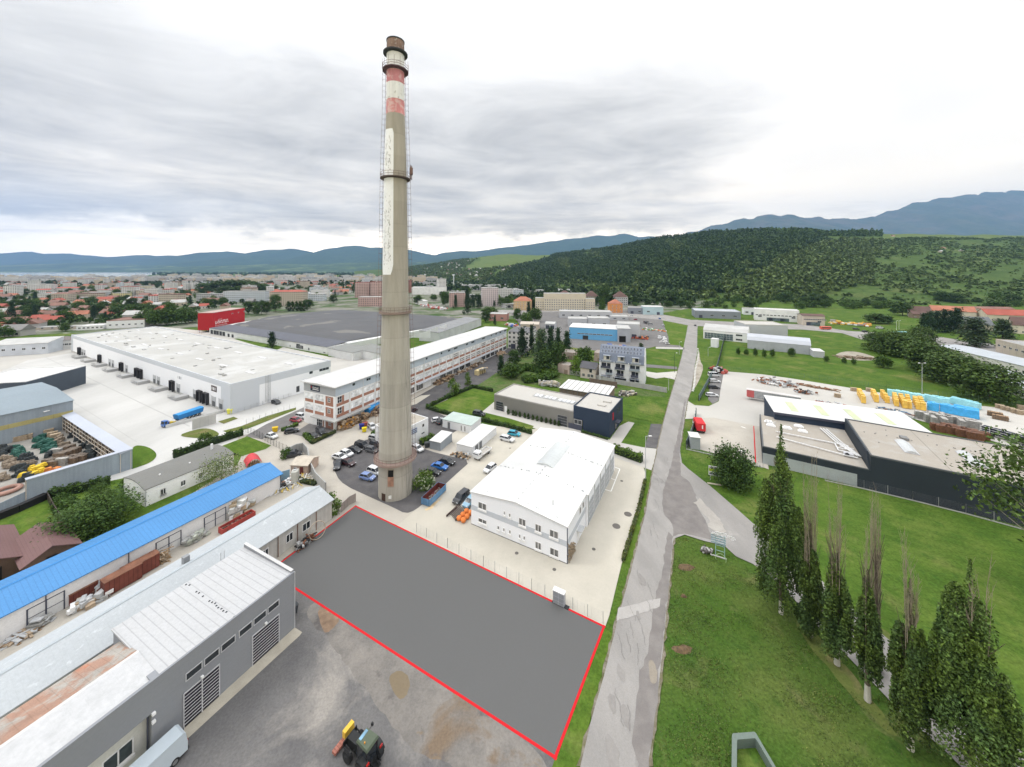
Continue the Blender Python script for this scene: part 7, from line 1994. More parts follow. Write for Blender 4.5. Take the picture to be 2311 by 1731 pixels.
hedge('scrub along the wall behind the tarpaulin bank', [(125, 1150), (160, 1195)], 1.6, 1.4, 90, None, .2, 13)
hedge('overgrown weeds along the shed yard wall', [(668, 1085), (712, 1095)], .9, 1.4, 60, OLIVE, .2, 14)
GT = random.Random(21); n = 0; tries = 0
while n < 250 and tries < 9000:
 tries += 1
 px, py = GT.uniform(-180, 862), 641 + 127 * GT.random() ** 1.2
 if not in_poly([px], [py], TOWN)[0]: continue
 x, y = P(px, py)
 if any((x - a) ** 2 + (y - b) ** 2 < 60 for a, b in spots): continue
 if any((x - a) ** 2 + (y - b) ** 2 < (q * .7) ** 2 for a, b, q in BLOCKS): continue
 hh = GT.uniform(6, 14)
 kk = GT.choice(['dec0', 'dec1', 'dec0', 'light', 'dec1', 'con0'])
 tree_at('dark conifer standing among the town houses' if kk == 'con0' else 'leafy tree standing among the town houses', 0, 0, 0, 0, kk, 'town conifers' if kk == 'con0' else 'town trees', None, 0, (x, y), (hh * (1.3 if kk == 'con0' else 1), hh * (.25 if kk == 'con0' else .48)))
 n += 1
def mass(name, pts, scale, tpl_v, tpl_f, lm, seed, hs=None):
 g = np.random.default_rng(seed); n = len(pts)
 a = g.uniform(0, 6.28, n); ca, sa = np.cos(a)[:, None], np.sin(a)[:, None]
 s = scale[:, None]; hz_ = (hs if hs is not None else np.ones(n))[:, None]
 k = g.integers(0, len(tpl_v), n)
 tv = np.stack(tpl_v)[k]
 X = (tv[:, :, 0] * ca - tv[:, :, 1] * sa) * s; Y = (tv[:, :, 0] * sa + tv[:, :, 1] * ca) * s; Z = tv[:, :, 2] * s * hz_
 V = np.stack([X + pts[:, 0:1], Y + pts[:, 1:2], Z + pts[:, 2:3]], -1).reshape(-1, 3)
 m = tv.shape[1]
 Fc = (tpl_f[None] + (np.arange(n) * m)[:, None, None]).reshape(-1, tpl_f.shape[1])
 return tag(obj(name, np_mesh(name, V, Fc, lm)), kind='stuff')
def blob(n, seed, shape='round', leaf=.34):
 g = np.random.default_rng(seed)
 if shape == 'round':
  u = g.normal(size=(n, 3)); u /= np.linalg.norm(u, axis=1)[:, None]; u[:, 2] = np.abs(u[:, 2] + .15)
  c = u * np.array([.5, .5, .62]) * g.uniform(.75, 1.05, n)[:, None] + np.array([0, 0, .22])
 else:
  z = g.uniform(0, 1, n) ** 1.15; a = g.uniform(0, 6.28, n); r = .30 * (1 - z) ** .8 * np.sqrt(g.uniform(.4, 1, n)) + .015
  c = np.stack([np.cos(a) * r, np.sin(a) * r, .06 + z * .94], 1)
 return leaf_quads(c, leaf, .8, g)
RB = [blob(30, 100 + q, 'round', .26) for q in range(6)]; CB = [blob(26, 110 + q, 'cone', .17) for q in range(6)]
def hill_pts(n, seed, ok):
 g = np.random.default_rng(seed); out = []
 while sum(len(o) for o in out) < n:
  px = g.uniform(880, 2560, 6000); q = g.uniform(0, 1.12, 6000) ** .85
  Yv = hill_near(px) - 40 + (hill_far(px) - hill_near(px) + 40) * q
  z = hill_z(px, Yv); py = HY - (z - H) / Yv * F
  k = ok(px, py, q) & (g.uniform(0, 1, 6000) < (.35 + .65 * np.clip(Yv / 1600, 0, 1)))
  out.append(np.stack([(px - CX) / F * Yv, Yv, z - .3], 1)[k])
 return np.vstack(out)[:n]
CONZ = [(1090, 656), (1150, 618), (1228, 578), (1262, 566), (1352, 545), (1480, 520), (1600, 505), (1760, 500), (1900, 505), (1880, 540), (1800, 560), (1740, 600), (1660, 640), (1600, 668), (1540, 668), (1420, 655), (1330, 640), (1260, 648), (1180, 655)]
DECZ = [(1240, 690), (1260, 640), (1340, 636), (1430, 652), (1580, 664), (1660, 636), (1740, 596), (1800, 560), (1900, 540), (1990, 545), (1960, 640), (1830, 672), (1700, 684), (1480, 690)]
h_top = lambda px, py: ~in_poly(px, py, MEADOW)
P1 = hill_pts(9500, 1, lambda px, py, q: in_poly(px + 26 * vnoise(px, py * 2.2, 61, 3, .045), py, CONZ) & h_top(px, py) & (vnoise(px, py * 2.5, 63, 3, .035) < .55))
g = np.random.default_rng(3)
mass('hill_conifer_forest', P1, g.uniform(12, 22, len(P1)), [b[0] for b in CB], CB[0][1], leaf_mat('forest_needle', (.042, .080, .024), .26, (1.45, 1.35, 1.0), .012), 4)
P2 = hill_pts(3400, 2, lambda px, py, q: in_poly(px, py, DECZ) | (in_poly(px, py, CONZ) & (vnoise(px, py * 2.5, 63, 3, .035) > .5)) | ((px < 1240) & (py > 585) & ~in_poly(px, py, MEADOW) & ~in_poly(px, py, CONZ)))
mass('hill_leafy_wood', P2, g.uniform(9, 16, len(P2)), [b[0] for b in RB], RB[0][1], leaf_mat('wood_leaf', (.062, .105, .028), .3, (1.7, 1.4, 1.2)), 5)
JX = lambda px, py: px + 26 * vnoise(px, py * 2.2, 61, 3, .045)
SC = lambda px, py, q: (px > 1640) & ~in_poly(JX(px, py), py, CONZ) & (q < .84) & (vnoise(px, py * 3, 62, 3, .03) > -.75 * np.random.default_rng(1).random(px.shape))
P3 = hill_pts(4600, 6, SC)
mass('hill_scrub', P3, 3.0 + 9 * g.random(len(P3)) ** 2.2, [b[0] for b in RB], RB[0][1], leaf_mat('scrub_leaf', (.054, .092, .024), .28, (1.45, 1.3, 1.1), .02), 7, g.uniform(.55, .9, len(P3)))
P4 = hill_pts(340, 8, lambda px, py, q: (px > 1720) & (q > .93) & (q < 1.0) & (px < 1990))
mass('hilltop_trees', P4, g.uniform(14, 24, len(P4)), [b[0] for b in CB], CB[0][1], leaf_mat('forest_needle', (.020, .046, .016)), 9)
P5 = hill_pts(500, 18, lambda px, py, q: (px > 1985) & (q > .82) & (q < .87))
mass('hilltop_hedges', P5, g.uniform(5, 9, len(P5)), [b[0] for b in RB], RB[0][1], leaf_mat('scrub_leaf', (.04, .08, .02)), 10)
def plain_pts(n, seed, x0, x1, y0, y1, pw=1.0):
 g = np.random.default_rng(seed); px = g.uniform(x0, x1, n); py = y0 + (y1 - y0) * g.random(n) ** pw
 Y = F * H / (py - HY); return np.stack([(px - CX) / F * Y, Y, np.zeros(n)], 1)
PB = np.vstack([plain_pts(700, 11, 350, 1010, 622, 645, .8), plain_pts(700, 12, -300, 480, 628.5, 645), plain_pts(800, 13, 345, 900, 615.5, 622), plain_pts(420, 14, 880, 1260, 625, 660), plain_pts(260, 15, 1150, 1560, 655, 690, .7)])
mass('far_town_trees', PB, np.where(PB[:, 1] > 2600, 18, 13) * np.random.default_rng(2).uniform(.7, 1.25, len(PB)), [b[0] for b in RB], RB[0][1], leaf_mat('far_leaf', (.026, .055, .016), .35), 15)
PT = plain_pts(1500, 19, -220, 862, 643, 745, 1.2); PT = PT[in_poly(CX + PT[:, 0] / PT[:, 1] * F, HY + F * H / PT[:, 1], TOWN)]
PT = PT[[all((x - a) ** 2 + (y - b) ** 2 > 60 for a, b in spots) and all((x - a) ** 2 + (y - b) ** 2 > (q * .8) ** 2 for a, b, q in BLOCKS) for x, y, _ in PT]]
mass('town_greenery', PT, np.random.default_rng(4).uniform(3, 7.5, len(PT)), [b[0] for b in RB], RB[0][1], leaf_mat('far_leaf2', (.036, .072, .018), .4), 16)
g = np.random.default_rng(71)
tp = PP([(1518, 1222), (1545, 1212), (1661, 1261), (1740, 1308), (1847, 1422), (1979, 1556), (2128, 1696), (2200, 1800), (1440, 1800), (1480, 1602), (1500, 1441)])
q = np.stack([g.uniform(min(p[0] for p in tp), max(p[0] for p in tp), 90000), g.uniform(min(p[1] for p in tp), max(p[1] for p in tp), 90000), np.zeros(90000)], 1)
q = q[in_poly(q[:, 0], q[:, 1], tp)]
ns = vnoise(q[:, 0] + q[:, 1], (q[:, 0] - q[:, 1]) * .35, 72, 4, .9)
q = q[ns + g.normal(size=len(q)) * .5 > .35]; q[:, 2] = g.uniform(.03, .12, len(q))
v, f = leaf_quads(q, .085, .5, g, .0)
tag(obj('grass_tufts', np_mesh('grass_tufts', v, f, leaf_mat('tuft_green', (.062, .105, .022), .5, (1.9, 1.35, 1.5)))), kind='stuff')
GT = random.Random(33)
for k in range(75):
 px = GT.uniform(1405, 2300); py = float(np.interp(px, [1405, 1600, 1850, 2300], [690, 690, 692, 688])) + GT.uniform(-14, 6)
 if 2010 < px < 2240 and py > 686: continue
 w_ = GT.uniform(12, 26)
 if GT.random() < .5: tree_at('round leafy bush along the foot of the hill', px, py, py - w_ * .62, w_, 'shrub', 'bushes at the foot of the hill')
 else: tree_at('round leafy tree along the foot of the hill', px, py, py - w_ * .95, w_, GT.choice(['dec0', 'dec1']), 'trees at the foot of the hill')
struct('field_track', MB().sheet(PP([(1640, 676), (1811, 676.5), (1900, 678.5), (2100, 683.5), (2311, 688), (2600, 694), (2600, 695.2), (2311, 689), (2100, 684.4), (1900, 679.4), (1811, 677.4), (1640, 677)]), .3), CONC)
T2 = [(932, 688), (1040, 688), (1150, 702), (1240, 694), (1300, 664), (1250, 646), (1100, 640), (932, 646)]
GT = random.Random(57); n = 0; tries = 0
while n < 70 and tries < 4000:
 tries += 1
 px, py = GT.uniform(930, 1300), 640 + 62 * GT.random()
 if not in_poly([px], [py], T2)[0]: continue
 x, y = P(px, py)
 if any((x - a) ** 2 + (y - b) ** 2 < (q * .75) ** 2 for a, b, q in BLOCKS): continue
 hh = GT.uniform(7, 14); kk = GT.choice(['dec0', 'dec1', 'light', 'con0'])
 tree_at('dark conifer among the works between factory and wooded hill' if kk == 'con0' else 'leafy tree among the works between factory and wooded hill', 0, 0, 0, 0, kk, 'works conifers' if kk == 'con0' else 'works trees', None, 0, (x, y), (hh, hh * (.25 if kk == 'con0' else .5)))
 n += 1
HW_ = [MB().box(0, 26, 0, 14, 0, 6).box(-.3, 26.3, -.3, 14.3, 6, 6.5, 1).box(3, 9, -.05, 0, 1, 4, 2).box(12, 22, -.05, 0, 3, 4.2, 2).mesh('low_hall', [a, b, GLASS]) for a, b in ((WHITE, PAL), (FG, GREYR), (M('bright_white_wall', (.72, .72, .71)), WROOF))]
n = 0
while n < 34:
 px, py = GT.uniform(930, 1290), 640 + 58 * GT.random()
 if not in_poly([px], [py], T2)[0]: continue
 x, y = P(px, py)
 if any((x - a) ** 2 + (y - b) ** 2 < (q + 6) ** 2 for a, b, q in BLOCKS): continue
 BLOCKS.append((x, y, 14)); o = obj('low_hall', GT.choice(HW_), None, (x, y, .03), GT.choice([.45, .5, -.1, -1.1])); o.scale = (GT.uniform(.7, 1.8), 1, GT.uniform(.7, 1.2))
 tag(o, 'low pale works hall between the factory roof and the wooded hill', 'building', 'low halls behind the factory'); n += 1
# vehicles
TYRE = M('tyre_rubber', (.018, .018, .019)); RIM = M('alloy_rim', (.32, .33, .34), rough=.35, metal=.6)
CGLASS = glass('car_glass', (.02, .024, .03), .06); HLAMP = M('headlamp', (.62, .64, .66), rough=.15); TLAMP = M('taillamp', (.35, .015, .012), rough=.2)
def paint(name, col, metal=0.0):
 if name in MATS: return MATS[name]
 m = M(name, col, rough=.28, var=.03, fine=.02, spec=.5, metal=metal)
 m.node_tree.nodes['Principled BSDF'].inputs['Coat Weight'].default_value = .4
 return m
def wheel_me(r, w, n=14):
 mb = MB().cyl((0, -w / 2, 0), (0, w / 2, 0), r, r, n, 0)
 mb.cyl((0, -w / 2 - .01, 0), (0, w / 2 + .01, 0), r * .62, r * .62, n, 1)
 return mb.mesh('wheel', [TYRE, RIM])
CARP = {}
def car_proto(kind):
 if kind in CARP: return CARP[kind]
 Lc, Wc, hb, hr, c0, c1, t0, t1, hood = {'hatch': (4.1, 1.76, .92, 1.46, .95, 3.95, 1.75, 3.55, .80), 'sedan': (4.6, 1.80, .92, 1.44, 1.15, 4.15, 1.95, 3.35, .80), 'wagon': (4.7, 1.82, .95, 1.48, 1.1, 4.62, 1.9, 4.25, .84),
           'suv': (4.6, 1.88, 1.05, 1.72, 1.05, 4.52, 1.75, 4.2, .98), 'van': (5.2, 1.98, 1.25, 2.15, .45, 5.14, 1.25, 4.98, 1.05)}[kind]
 w2 = Wc / 2; mb = MB()
 st = [(0, .42, .70, .80), (.08, .28, .74, .90), (.5, .22, hood, .97), (c0, .22, hb - .03, 1.0), (Lc * .5, .22, hb, 1.0), (Lc - .7, .24, hb, .99), (Lc - .1, .30, hb - .05, .93), (Lc, .42, hb - .15, .86)]
 ring = []
 for x, zl, zh, k in st:
  W = w2 * k; zm = zl + (zh - zl) * .62
  ring.append([(x, -W * .92, zl), (x, -W, zm), (x, -W * .90, zh), (x, W * .90, zh), (x, W, zm), (x, W * .92, zl)])
 vs = [p for r_ in ring for p in r_]; fs = []
 for i in range(len(st) - 1):
  for j in range(6):
   fs.append((i * 6 + j, i * 6 + (j + 1) % 6, (i + 1) * 6 + (j + 1) % 6, (i + 1) * 6 + j))
 fs += [tuple(range(6))[::-1], tuple(range(len(vs) - 6, len(vs)))]
 mb.add(vs, fs)
 r2 = w2 * .76; b2 = w2 * .90
 mb.add([(t0, -r2, hr - .05), (t1, -r2, hr - .05), (t1, r2, hr - .05), (t0, r2, hr - .05), (t0 + .1, -r2 * .9, hr + .02), (t1 - .1, -r2 * .9, hr + .02), (t1 - .1, r2 * .9, hr + .02), (t0 + .1, r2 * .9, hr + .02)],
  [(4, 5, 6, 7), (0, 1, 5, 4), (1, 2, 6, 5), (2, 3, 7, 6), (3, 0, 4, 7), (3, 2, 1, 0)])
 for s in (-1, 1):
  for xb, xt in ((c0, t0), (c1, t1), ((c0 + c1) / 2, (t0 + t1) / 2)):
   mb.cyl((xb, s * b2, hb - .02), (xt, s * (r2 + .01), hr - .04), .045, .04, 4)
 body = mb.mesh('body', paint('car_white', (.60, .61, .62)))
 gm = MB().add([(c0, -b2, hb - .06), (c1, -b2, hb - .06), (c1, b2, hb - .06), (c0, b2, hb - .06), (t0, -r2, hr - .04), (t1, -r2, hr - .04), (t1, r2, hr - .04), (t0, r2, hr - .04)],
    [(0, 1, 5, 4), (1, 2, 6, 5), (2, 3, 7, 6), (3, 0, 4, 7)]).mesh('windows', CGLASS)
 wr = {'suv': .36, 'van': .35}.get(kind, .32)
 hl = MB().box(-.02, .12, -.18, .18, .62, .76).mesh('headlight', HLAMP); tl = MB().box(-.08, .02, -.12, .12, hb - .32, hb - .08).mesh('taillight', TLAMP)
 CARP[kind] = (Lc, w2, body, gm, wheel_me(wr, .22), wr, hl, tl)
 return CARP[kind]
def car(label, px, py, kind, pm, deg, group=None, xy=None, name=None, z=.085, s=1.0):
 Lc, w2, body, gm, wm, wr, hl, tl = car_proto(kind)
 c = xy or P(px, py)
 a = R(deg)
 t = thing(name or ('van' if kind == 'van' else 'car'), label, 'van' if kind == 'van' else 'car', (c[0] - math.cos(a) * -Lc / 2, c[1] - math.sin(a) * -Lc / 2, z), a + math.pi, group)
 t.scale = (s, s, s)
 b = obj('body', body, t); b.material_slots[0].link = 'OBJECT'; b.material_slots[0].material = pm
 obj('windows', gm, t)
 for x in (.82, Lc - .85):
  for sg in (-1, 1): obj('wheel', wm, t, (x, sg * (w2 - .10), wr))
 for sg in (-1, 1):
  obj('headlight', hl, t, (.05, sg * w2 * .62, 0)); obj('taillight', tl, t, (Lc - .02, sg * w2 * .66, 0))
 return t
CWH = paint('car_white', (.60, .61, .62)); CBK = paint('car_black', (.014, .014, .016)); CGR = paint('car_grey', (.085, .088, .095)); CDG = paint('car_dark_grey', (.035, .037, .042)); CSV = paint('car_silver', (.33, .34, .35))
CBL = paint('car_blue', (.02, .13, .42)); CLB = paint('car_pale_blue', (.16, .23, .45)); CRD = paint('car_red', (.26, .018, .03)); CTL = paint('car_teal', (.03, .30, .42)); CSK = paint('car_sky', (.20, .36, .48)); CMR = paint('car_maroon', (.04, .016, .02))
GP_ = 'cars parked round the chimney'
for lab, px, py, kd, pm, dg, gp in [
 ('white saloon at the left end of the back row left of the chimney', 766, 1036, 'sedan', CWH, -20, GP_), ('white hatchback second from the left in the back row left of the chimney', 782.5, 1028, 'hatch', CWH, -25, GP_),
 ('black saloon third from the left in the back row', 799.6, 1020, 'sedan', CBK, -20, GP_), ('black hatchback at the right end of the back row left of the chimney', 817, 1010, 'suv', CBK, -22, GP_),
 ('dark grey hatchback parked alone right of the black back row cars', 840, 1020, 'hatch', CGR, -22, GP_), ('dark estate half hidden behind the left flank of the chimney', 851, 1007, 'wagon', CDG, -25, GP_),
 ('silver hatchback at the back edge of the lot beside the chimney', 846, 993, 'hatch', CSV, -20, GP_), ('small black car at the left rim of the dark parking lot', 762.5, 1055, 'hatch', CDG, -75, GP_),
 ('dark maroon saloon beside the small black car at the left rim', 785, 1049, 'sedan', CMR, -25, GP_), ('white SUV half hidden by the chimney foot', 847, 1070, 'suv', CWH, -25, GP_), ('pale metallic blue hatchback in front of the white SUV', 829.5, 1082, 'hatch', CLB, -18, GP_),
 ('white hatchback just right of the chimney platform', 942, 1017, 'hatch', CWH, -35, GP_), ('black saloon farthest back in the trio right of the chimney', 1008, 1047, 'sedan', CBK, -22, GP_), ('bright blue saloon in the middle of the trio right of the chimney', 992, 1058, 'sedan', CBL, -20, GP_), ('black hatchback nearest in the trio right of the chimney', 977, 1071, 'hatch', CBK, -18, GP_),
 ('white hatchback beside the blue and yellow bins', 840, 967, 'hatch', CWH, -50, None), ('white saloon waiting on the yard road near the dark gate', 612.6, 988, 'sedan', CWH, -25, None), ('black car by the shrubs of the small office car park', 657.8, 977, 'hatch', CBK, 30, None),
 ('black car nearest the clipped hedge of the office car park', 707, 988, 'sedan', CBK, -40, None), ('dark green car before the brick corner of the office range', 724, 978, 'suv', CDG, -42, None), ('dark red car before the office range', 667.8, 952, 'hatch', CRD, -15, None), ('white car at the white end bay of the office range', 681, 944, 'suv', CWH, -20, None),
 ('dark car on the service lane along the white warehouse', 623, 911, 'hatch', CDG, -25, None), ('dark car behind the mesh gate of the triangular lawn', 661, 1031, 'suv', CDG, 20, None), ('small maroon car on the works road right of the chimney', 931, 930, 'hatch', CMR, 65, None),
 ('white hatchback left of the office cabin', 987, 952, 'hatch', CWH, 20, None), ('black car overlapping the white hatchback by the office cabin', 995, 955, 'hatch', CBK, 70, None), ('dark silver SUV driving along the hedged lawn', 1081, 938, 'suv', CDG, -22, None),
 ('teal hatchback at the hedge behind the long white container building', 1160.5, 983, 'hatch', CTL, -18, None), ('white estate car in front of the teal hatchback', 1144.5, 995, 'wagon', CWH, -28, None), ('black SUV parked beside the white hall corner', 1041, 1129, 'suv', CDG, -121, None), ('sky blue small car half hidden behind the white hall corner', 1061, 1138, 'hatch', CSK, -121, None),
 ('white hatchback right behind the eave of the white hall, nearer one', 1106, 1062, 'hatch', CWH, -125, None),
 ('white van at the far end of the depot parking row', 1611, 850, 'van', CWH, -6, 'cars in the depot row'), ('white car second in the depot parking row', 1613, 863, 'wagon', CWH, -8, 'cars in the depot row'), ('black car in the depot parking row', 1611, 877, 'wagon', CBK, -8, 'cars in the depot row'), ('white car nearest in the depot parking row', 1607, 895, 'wagon', CWH, -8, 'cars in the depot row'),
 ('lone dark car on the far main road', 1569, 736, 'hatch', CDG, 70, None), ('dark car on the cross road, left one of two', 1932, 744, 'wagon', CDG, -12, None), ('dark car on the cross road, right one of two', 1953, 750, 'wagon', CBK, -12, None), ('white van on the cross road in front of the brown shrubs', 1985, 742, 'van', CWH, -8, None)]:
 car(lab, px, py, kd, pm, dg, gp)
g = random.Random(41)
for k in range(16):
 c = P(g.uniform(1300, 1490), g.uniform(703, 720) if k % 2 else g.uniform(742, 752))
 if k % 2 == 0: c = P(g.uniform(1430, 1500), g.uniform(716, 736))
 car('parked car in the crowded trade park yard', 0, 0, g.choice(['hatch', 'sedan', 'wagon', 'van']), g.choice([CWH, CWH, CSV, CDG, CRD, CBL]), g.choice([-10, 80, 170]), 'cars of the trade park', c)
vb = P(423, 1704); hd_ = (-.438, -.899); nn_ = (-.9, .44)
c = (vb[0] + nn_[0] * 1.05 + hd_[0] * 2.9, vb[1] + nn_[1] * 1.05 + hd_[1] * 2.9)
VP = paint('van_pale', (.44, .50, .55))
t = thing('transporter', 'pale blue-white transporter van parked along the grey workshop', 'van', (c[0], c[1], .07), math.atan2(hd_[1], hd_[0]))
sp = [(-2.95, .45), (-2.98, 1.3), (-2.85, 2.25), (-2.6, 2.42), (1.1, 2.40), (1.5, 2.2), (2.15, 1.35), (2.85, 1.1), (2.95, .8), (2.9, .4)]
vs = []
for k_ in (-1, 1):
 for z_in in (0, 1): vs += [(x, k_ * (1.0 - (.16 if z > 2 else .08 if z > 1.3 else 0) + (0 if z_in else .0)), z) for x, z in sp]
n = len(sp); L_ = list(range(n)); Rr = list(range(2 * n, 3 * n))
MB().add(vs, [tuple(L_), tuple(Rr[::-1])] + [(L_[(i + 1) % n], L_[i], Rr[i], Rr[(i + 1) % n]) for i in range(n)]).build('body', VP, t)
MB().add([(1.56, -.8, 2.18), (1.56, .8, 2.18), (2.17, .88, 1.42), (2.17, -.88, 1.42)], [(0, 1, 2, 3)]).build('windscreen', CGLASS, t)
for s in (-1, 1):
 MB().box(.6, 1.5, -.01, .01, 1.35, 1.95).build('side_window', CGLASS, t).location = (0, s * .965, 0)
 MB().box(-3.02, -2.95, -.06, .06, 1.0, 1.5).build('taillight', TLAMP, t).location = (0, s * .86, 0)
 for x in (-1.9, 1.9): obj('wheel', wheel_me(.36, .24), t, (x, s * .9, .36))
MB().box(-3.1, -2.9, -.95, .95, .42, .62).build('bumper', DARKM, t)
MB().box(-3.0, -2.96, -.015, .015, .7, 2.2).box(-3.0, -2.97, -.3, .3, .75, .9).build('rear_door_seam', DARKM, t)
def wheels_under(t, xs, y, r, w=.3):
 me = wheel_me(r, w, 12)
 for x in xs:
  for s in (-1, 1): obj('wheel', me, t, (x, s * y, r))
def cab(t, x0, pm, W=2.3, h=2.6, ln=1.7):
 MB().section([(x0, .6), (x0 + ln, .6), (x0 + ln, 1.6), (x0 + ln - .25, h), (x0, h)], -W / 2, W / 2, 'y').build('cab', pm, t)
 MB().add([(x0 + ln - .02, -W * .44, 1.62), (x0 + ln - .02, W * .44, 1.62), (x0 + ln - .23, W * .42, h - .15), (x0 + ln - .23, -W * .42, h - .15)], [(0, 1, 2, 3)]).build('windscreen', CGLASS, t).location = (.03, 0, .0)
 for s in (-1, 1):
  MB().box(x0 + .5, x0 + ln - .35, -.02, .02, 1.6, h - .25).build('side_window', CGLASS, t).location = (0, s * (W / 2 + .01), 0)
  MB().box(x0 + ln - .05, x0 + ln + .05, -.2, .2, .75, 1.0).build('headlight', HLAMP, t).location = (0, s * W * .38, 0)
BLT = M('trailer_blue', (.03, .19, .47), var=.08, rib=[(0, .9, .08, .8)])
for lab, a, b, back in (('blue tipper trailer with a tractor unit on the pale warehouse yard', (398, 955), (449.6, 937), True), ('blue tipper trailer parked at the foot of the office range beside the chimney', (828, 941), (862, 920), False)):
 A, B = P(*a), P(*b); d, u = unit(A, B)
 t = thing('tipper_trailer', lab, 'trailer', (A[0], A[1], .08), math.atan2(u[1], u[0]))
 Ln = 7.4
 mb = MB(); W = 1.25
 mb.add([(0, -W, 1.2), (Ln, -W, 1.2), (Ln, W, 1.2), (0, W, 1.2), (-.3, -W - .1, 2.75), (Ln + .2, -W - .1, 2.75), (Ln + .2, W + .1, 2.75), (-.3, W + .1, 2.75)], [(3, 2, 1, 0), (0, 1, 5, 4), (1, 2, 6, 5), (2, 3, 7, 6), (3, 0, 4, 7)])
 mb.build('tipper_body', BLT, t)
 MB().section([(-W - .12, 2.76), (W + .12, 2.76), (W * .5, 3.0), (-W * .5, 3.0)], -.3, Ln + .2, 'x').build('tarpaulin', M('tarp_blue', (.04, .25, .55), var=.06, rib=[(0, 1.1, .05, .85)]), t)
 MB().box(0, Ln, -.5, .5, .8, 1.2).build('chassis', DARKM, t)
 wheels_under(t, (Ln - 1, Ln - 2.2, Ln - 3.4), 1.0, .48)
 if back:
  t2 = thing('tractor_unit', 'yellow and blue tractor unit in front of the blue tipper trailer', 'truck', (A[0] - u[0] * 3.0, A[1] - u[1] * 3.0, .08), math.atan2(-u[1], -u[0])); t2.scale = (.72, .72, .72)
  MB().box(-3.8, 1.0, -.5, .5, .7, 1.0).build('chassis', M('chassis_yellow', (.50, .36, .03)), t2); cab(t2, -.4, paint('truck_blue', (.03, .12, .38)), 2.3, 2.9)
  MB().box(-2.6, -1.0, -.9, .9, .95, 1.5).build('tank', M('chassis_yellow', (.50, .36, .03)), t2); wheels_under(t2, (.6, -2.6), .95, .48)
 else:
  for y in (-.6, .6): MB().box(.6, .75, y - .06, y + .06, 0, 1.2).build('landing_leg', GALV, t)
c = P(1071, 1042); c2 = P(1092, 1027); d, u = unit(c2, c)
t = thing('flatbed_truck', 'small white flatbed truck beside the long white container building', 'truck', (c2[0], c2[1], .1), math.atan2(u[1], u[0]))
MB().box(-2.4, 1.9, -1.0, 1.0, .75, .9).build('flatbed', M('truck_bed', (.36, .34, .31)), t)
mb = MB().box(-2.4, 1.9, -1.03, -.97, .9, 1.25).box(-2.4, 1.9, .97, 1.03, .9, 1.25).box(-2.43, -2.37, -1, 1, .9, 1.25); mb.build('sideboards', FRAME, t)
cab(t, 2.0, CWH, 1.95, 2.15, 1.7); wheels_under(t, (3.0, -1.2), .82, .36, .24)
c = P(1583, 980)
t = thing('box_truck', 'bright red box truck standing behind the grey kiosk of the depot', 'truck', (c[0], c[1], .1), R(75))
MB().box(0, 5.2, -1.25, 1.25, .9, 3.2).build('cargo_box', M('truck_red', (.55, .03, .035), var=.05), t); MB().box(-.02, .0, -.5, -.15, 1.6, 2.7).build('white_lettering', FRAME, t)
cab(t, 5.3, CWH); wheels_under(t, (1.0, 6.0), .98, .45); MB().box(0, 6.8, -.5, .5, .6, .9).build('chassis', DARKM, t)
A, B = P(1685, 902), P(1750, 913); d, u = unit(A, B)
t = thing('slatted_trailer', 'long silver slatted semi-trailer with a red front in the depot yard', 'trailer', (A[0], A[1], .1), math.atan2(u[1], u[0]))
SLT = M('slatted_silver', (.42, .43, .44), rough=.5, rib=[(2, .5, .28, .35), (0, 1.6, .05, 1.3)])
MB().box(2.5, 17, 0, 2.5, 1.2, 3.9).build('slatted_body', SLT, t); MB().box(0, 2.5, .005, 2.49, 1.2, 3.92).build('red_front', M('front_red', (.45, .10, .10), var=.15), t)
MB().box(-.05, 17.05, -.03, 2.53, 3.92, 4.05).build('roof', M('trailer_roof', (.52, .50, .49), var=.06), t)
me = wheel_me(.48, .3, 12)
for x in (8.5, 9.8, 11.1, 12.4):
 for y in (.2, 2.3): obj('wheel', me, t, (x, y, .48))
MB().box(.5, 16.5, .9, 1.6, .8, 1.2).build('chassis', DARKM, t)
for x in (1.2,): MB().box(x, x + .15, .2, .35, 0, 1.2).build('landing_leg', GALV, t)
def coach(label, px, py, col, deg, ln=11.0, h=3.1, name='coach', cat='bus'):
 c = P(px, py)
 t = thing(name, label, cat, (c[0], c[1], .12), R(deg))
 MB().section([(-1.25, .5), (1.25, .5), (1.25, h - .3), (.95, h), (-.95, h), (-1.25, h - .3)], -ln / 2, ln / 2, 'x').build('body', col, t)
 for s in (-1, 1): MB().box(-ln / 2 + .4, ln / 2 - .4, -.02, .02, 1.5, h - .6).build('window_band', CGLASS, t).location = (0, s * 1.26, 0)
 wheels_under(t, (-ln * .3, ln * .3), 1.1, .5)
coach('bright orange-red delivery van on the cross road', 1863, 744, paint('orange_red', (.60, .10, .05)), -5, 8.0, 2.8, 'delivery_van', 'van')
coach('turquoise and white coach on the cross road behind the trees', 2037, 757, paint('turquoise', (.20, .50, .55)), -10)
A, B, C_ = P(954, 1139.2), P(969.8, 1145.5), P(1006, 1108.9)
d, u = unit(B, C_)
t = thing('skip_container', 'long open blue skip container with a rusty inside beside the chimney', 'skip', (B[0], B[1], .08), math.atan2(u[1], u[0]))
BL = M('skip_blue', (.12, .25, .42), var=.15, sc=.8, rib=[(0, .62, .10, .72)], blot=((.28, .30, .33), 1.2, .6, .7)); Ls, Ws = 6.4, 2.3
MB().box(0, Ls, 0, .06, .15, 1.55).box(0, Ls, Ws - .06, Ws, .15, 1.55).box(0, .06, .06, Ws - .06, .15, 1.55).box(Ls - .06, Ls, .06, Ws - .06, .15, 1.55).build('walls', BL, t)
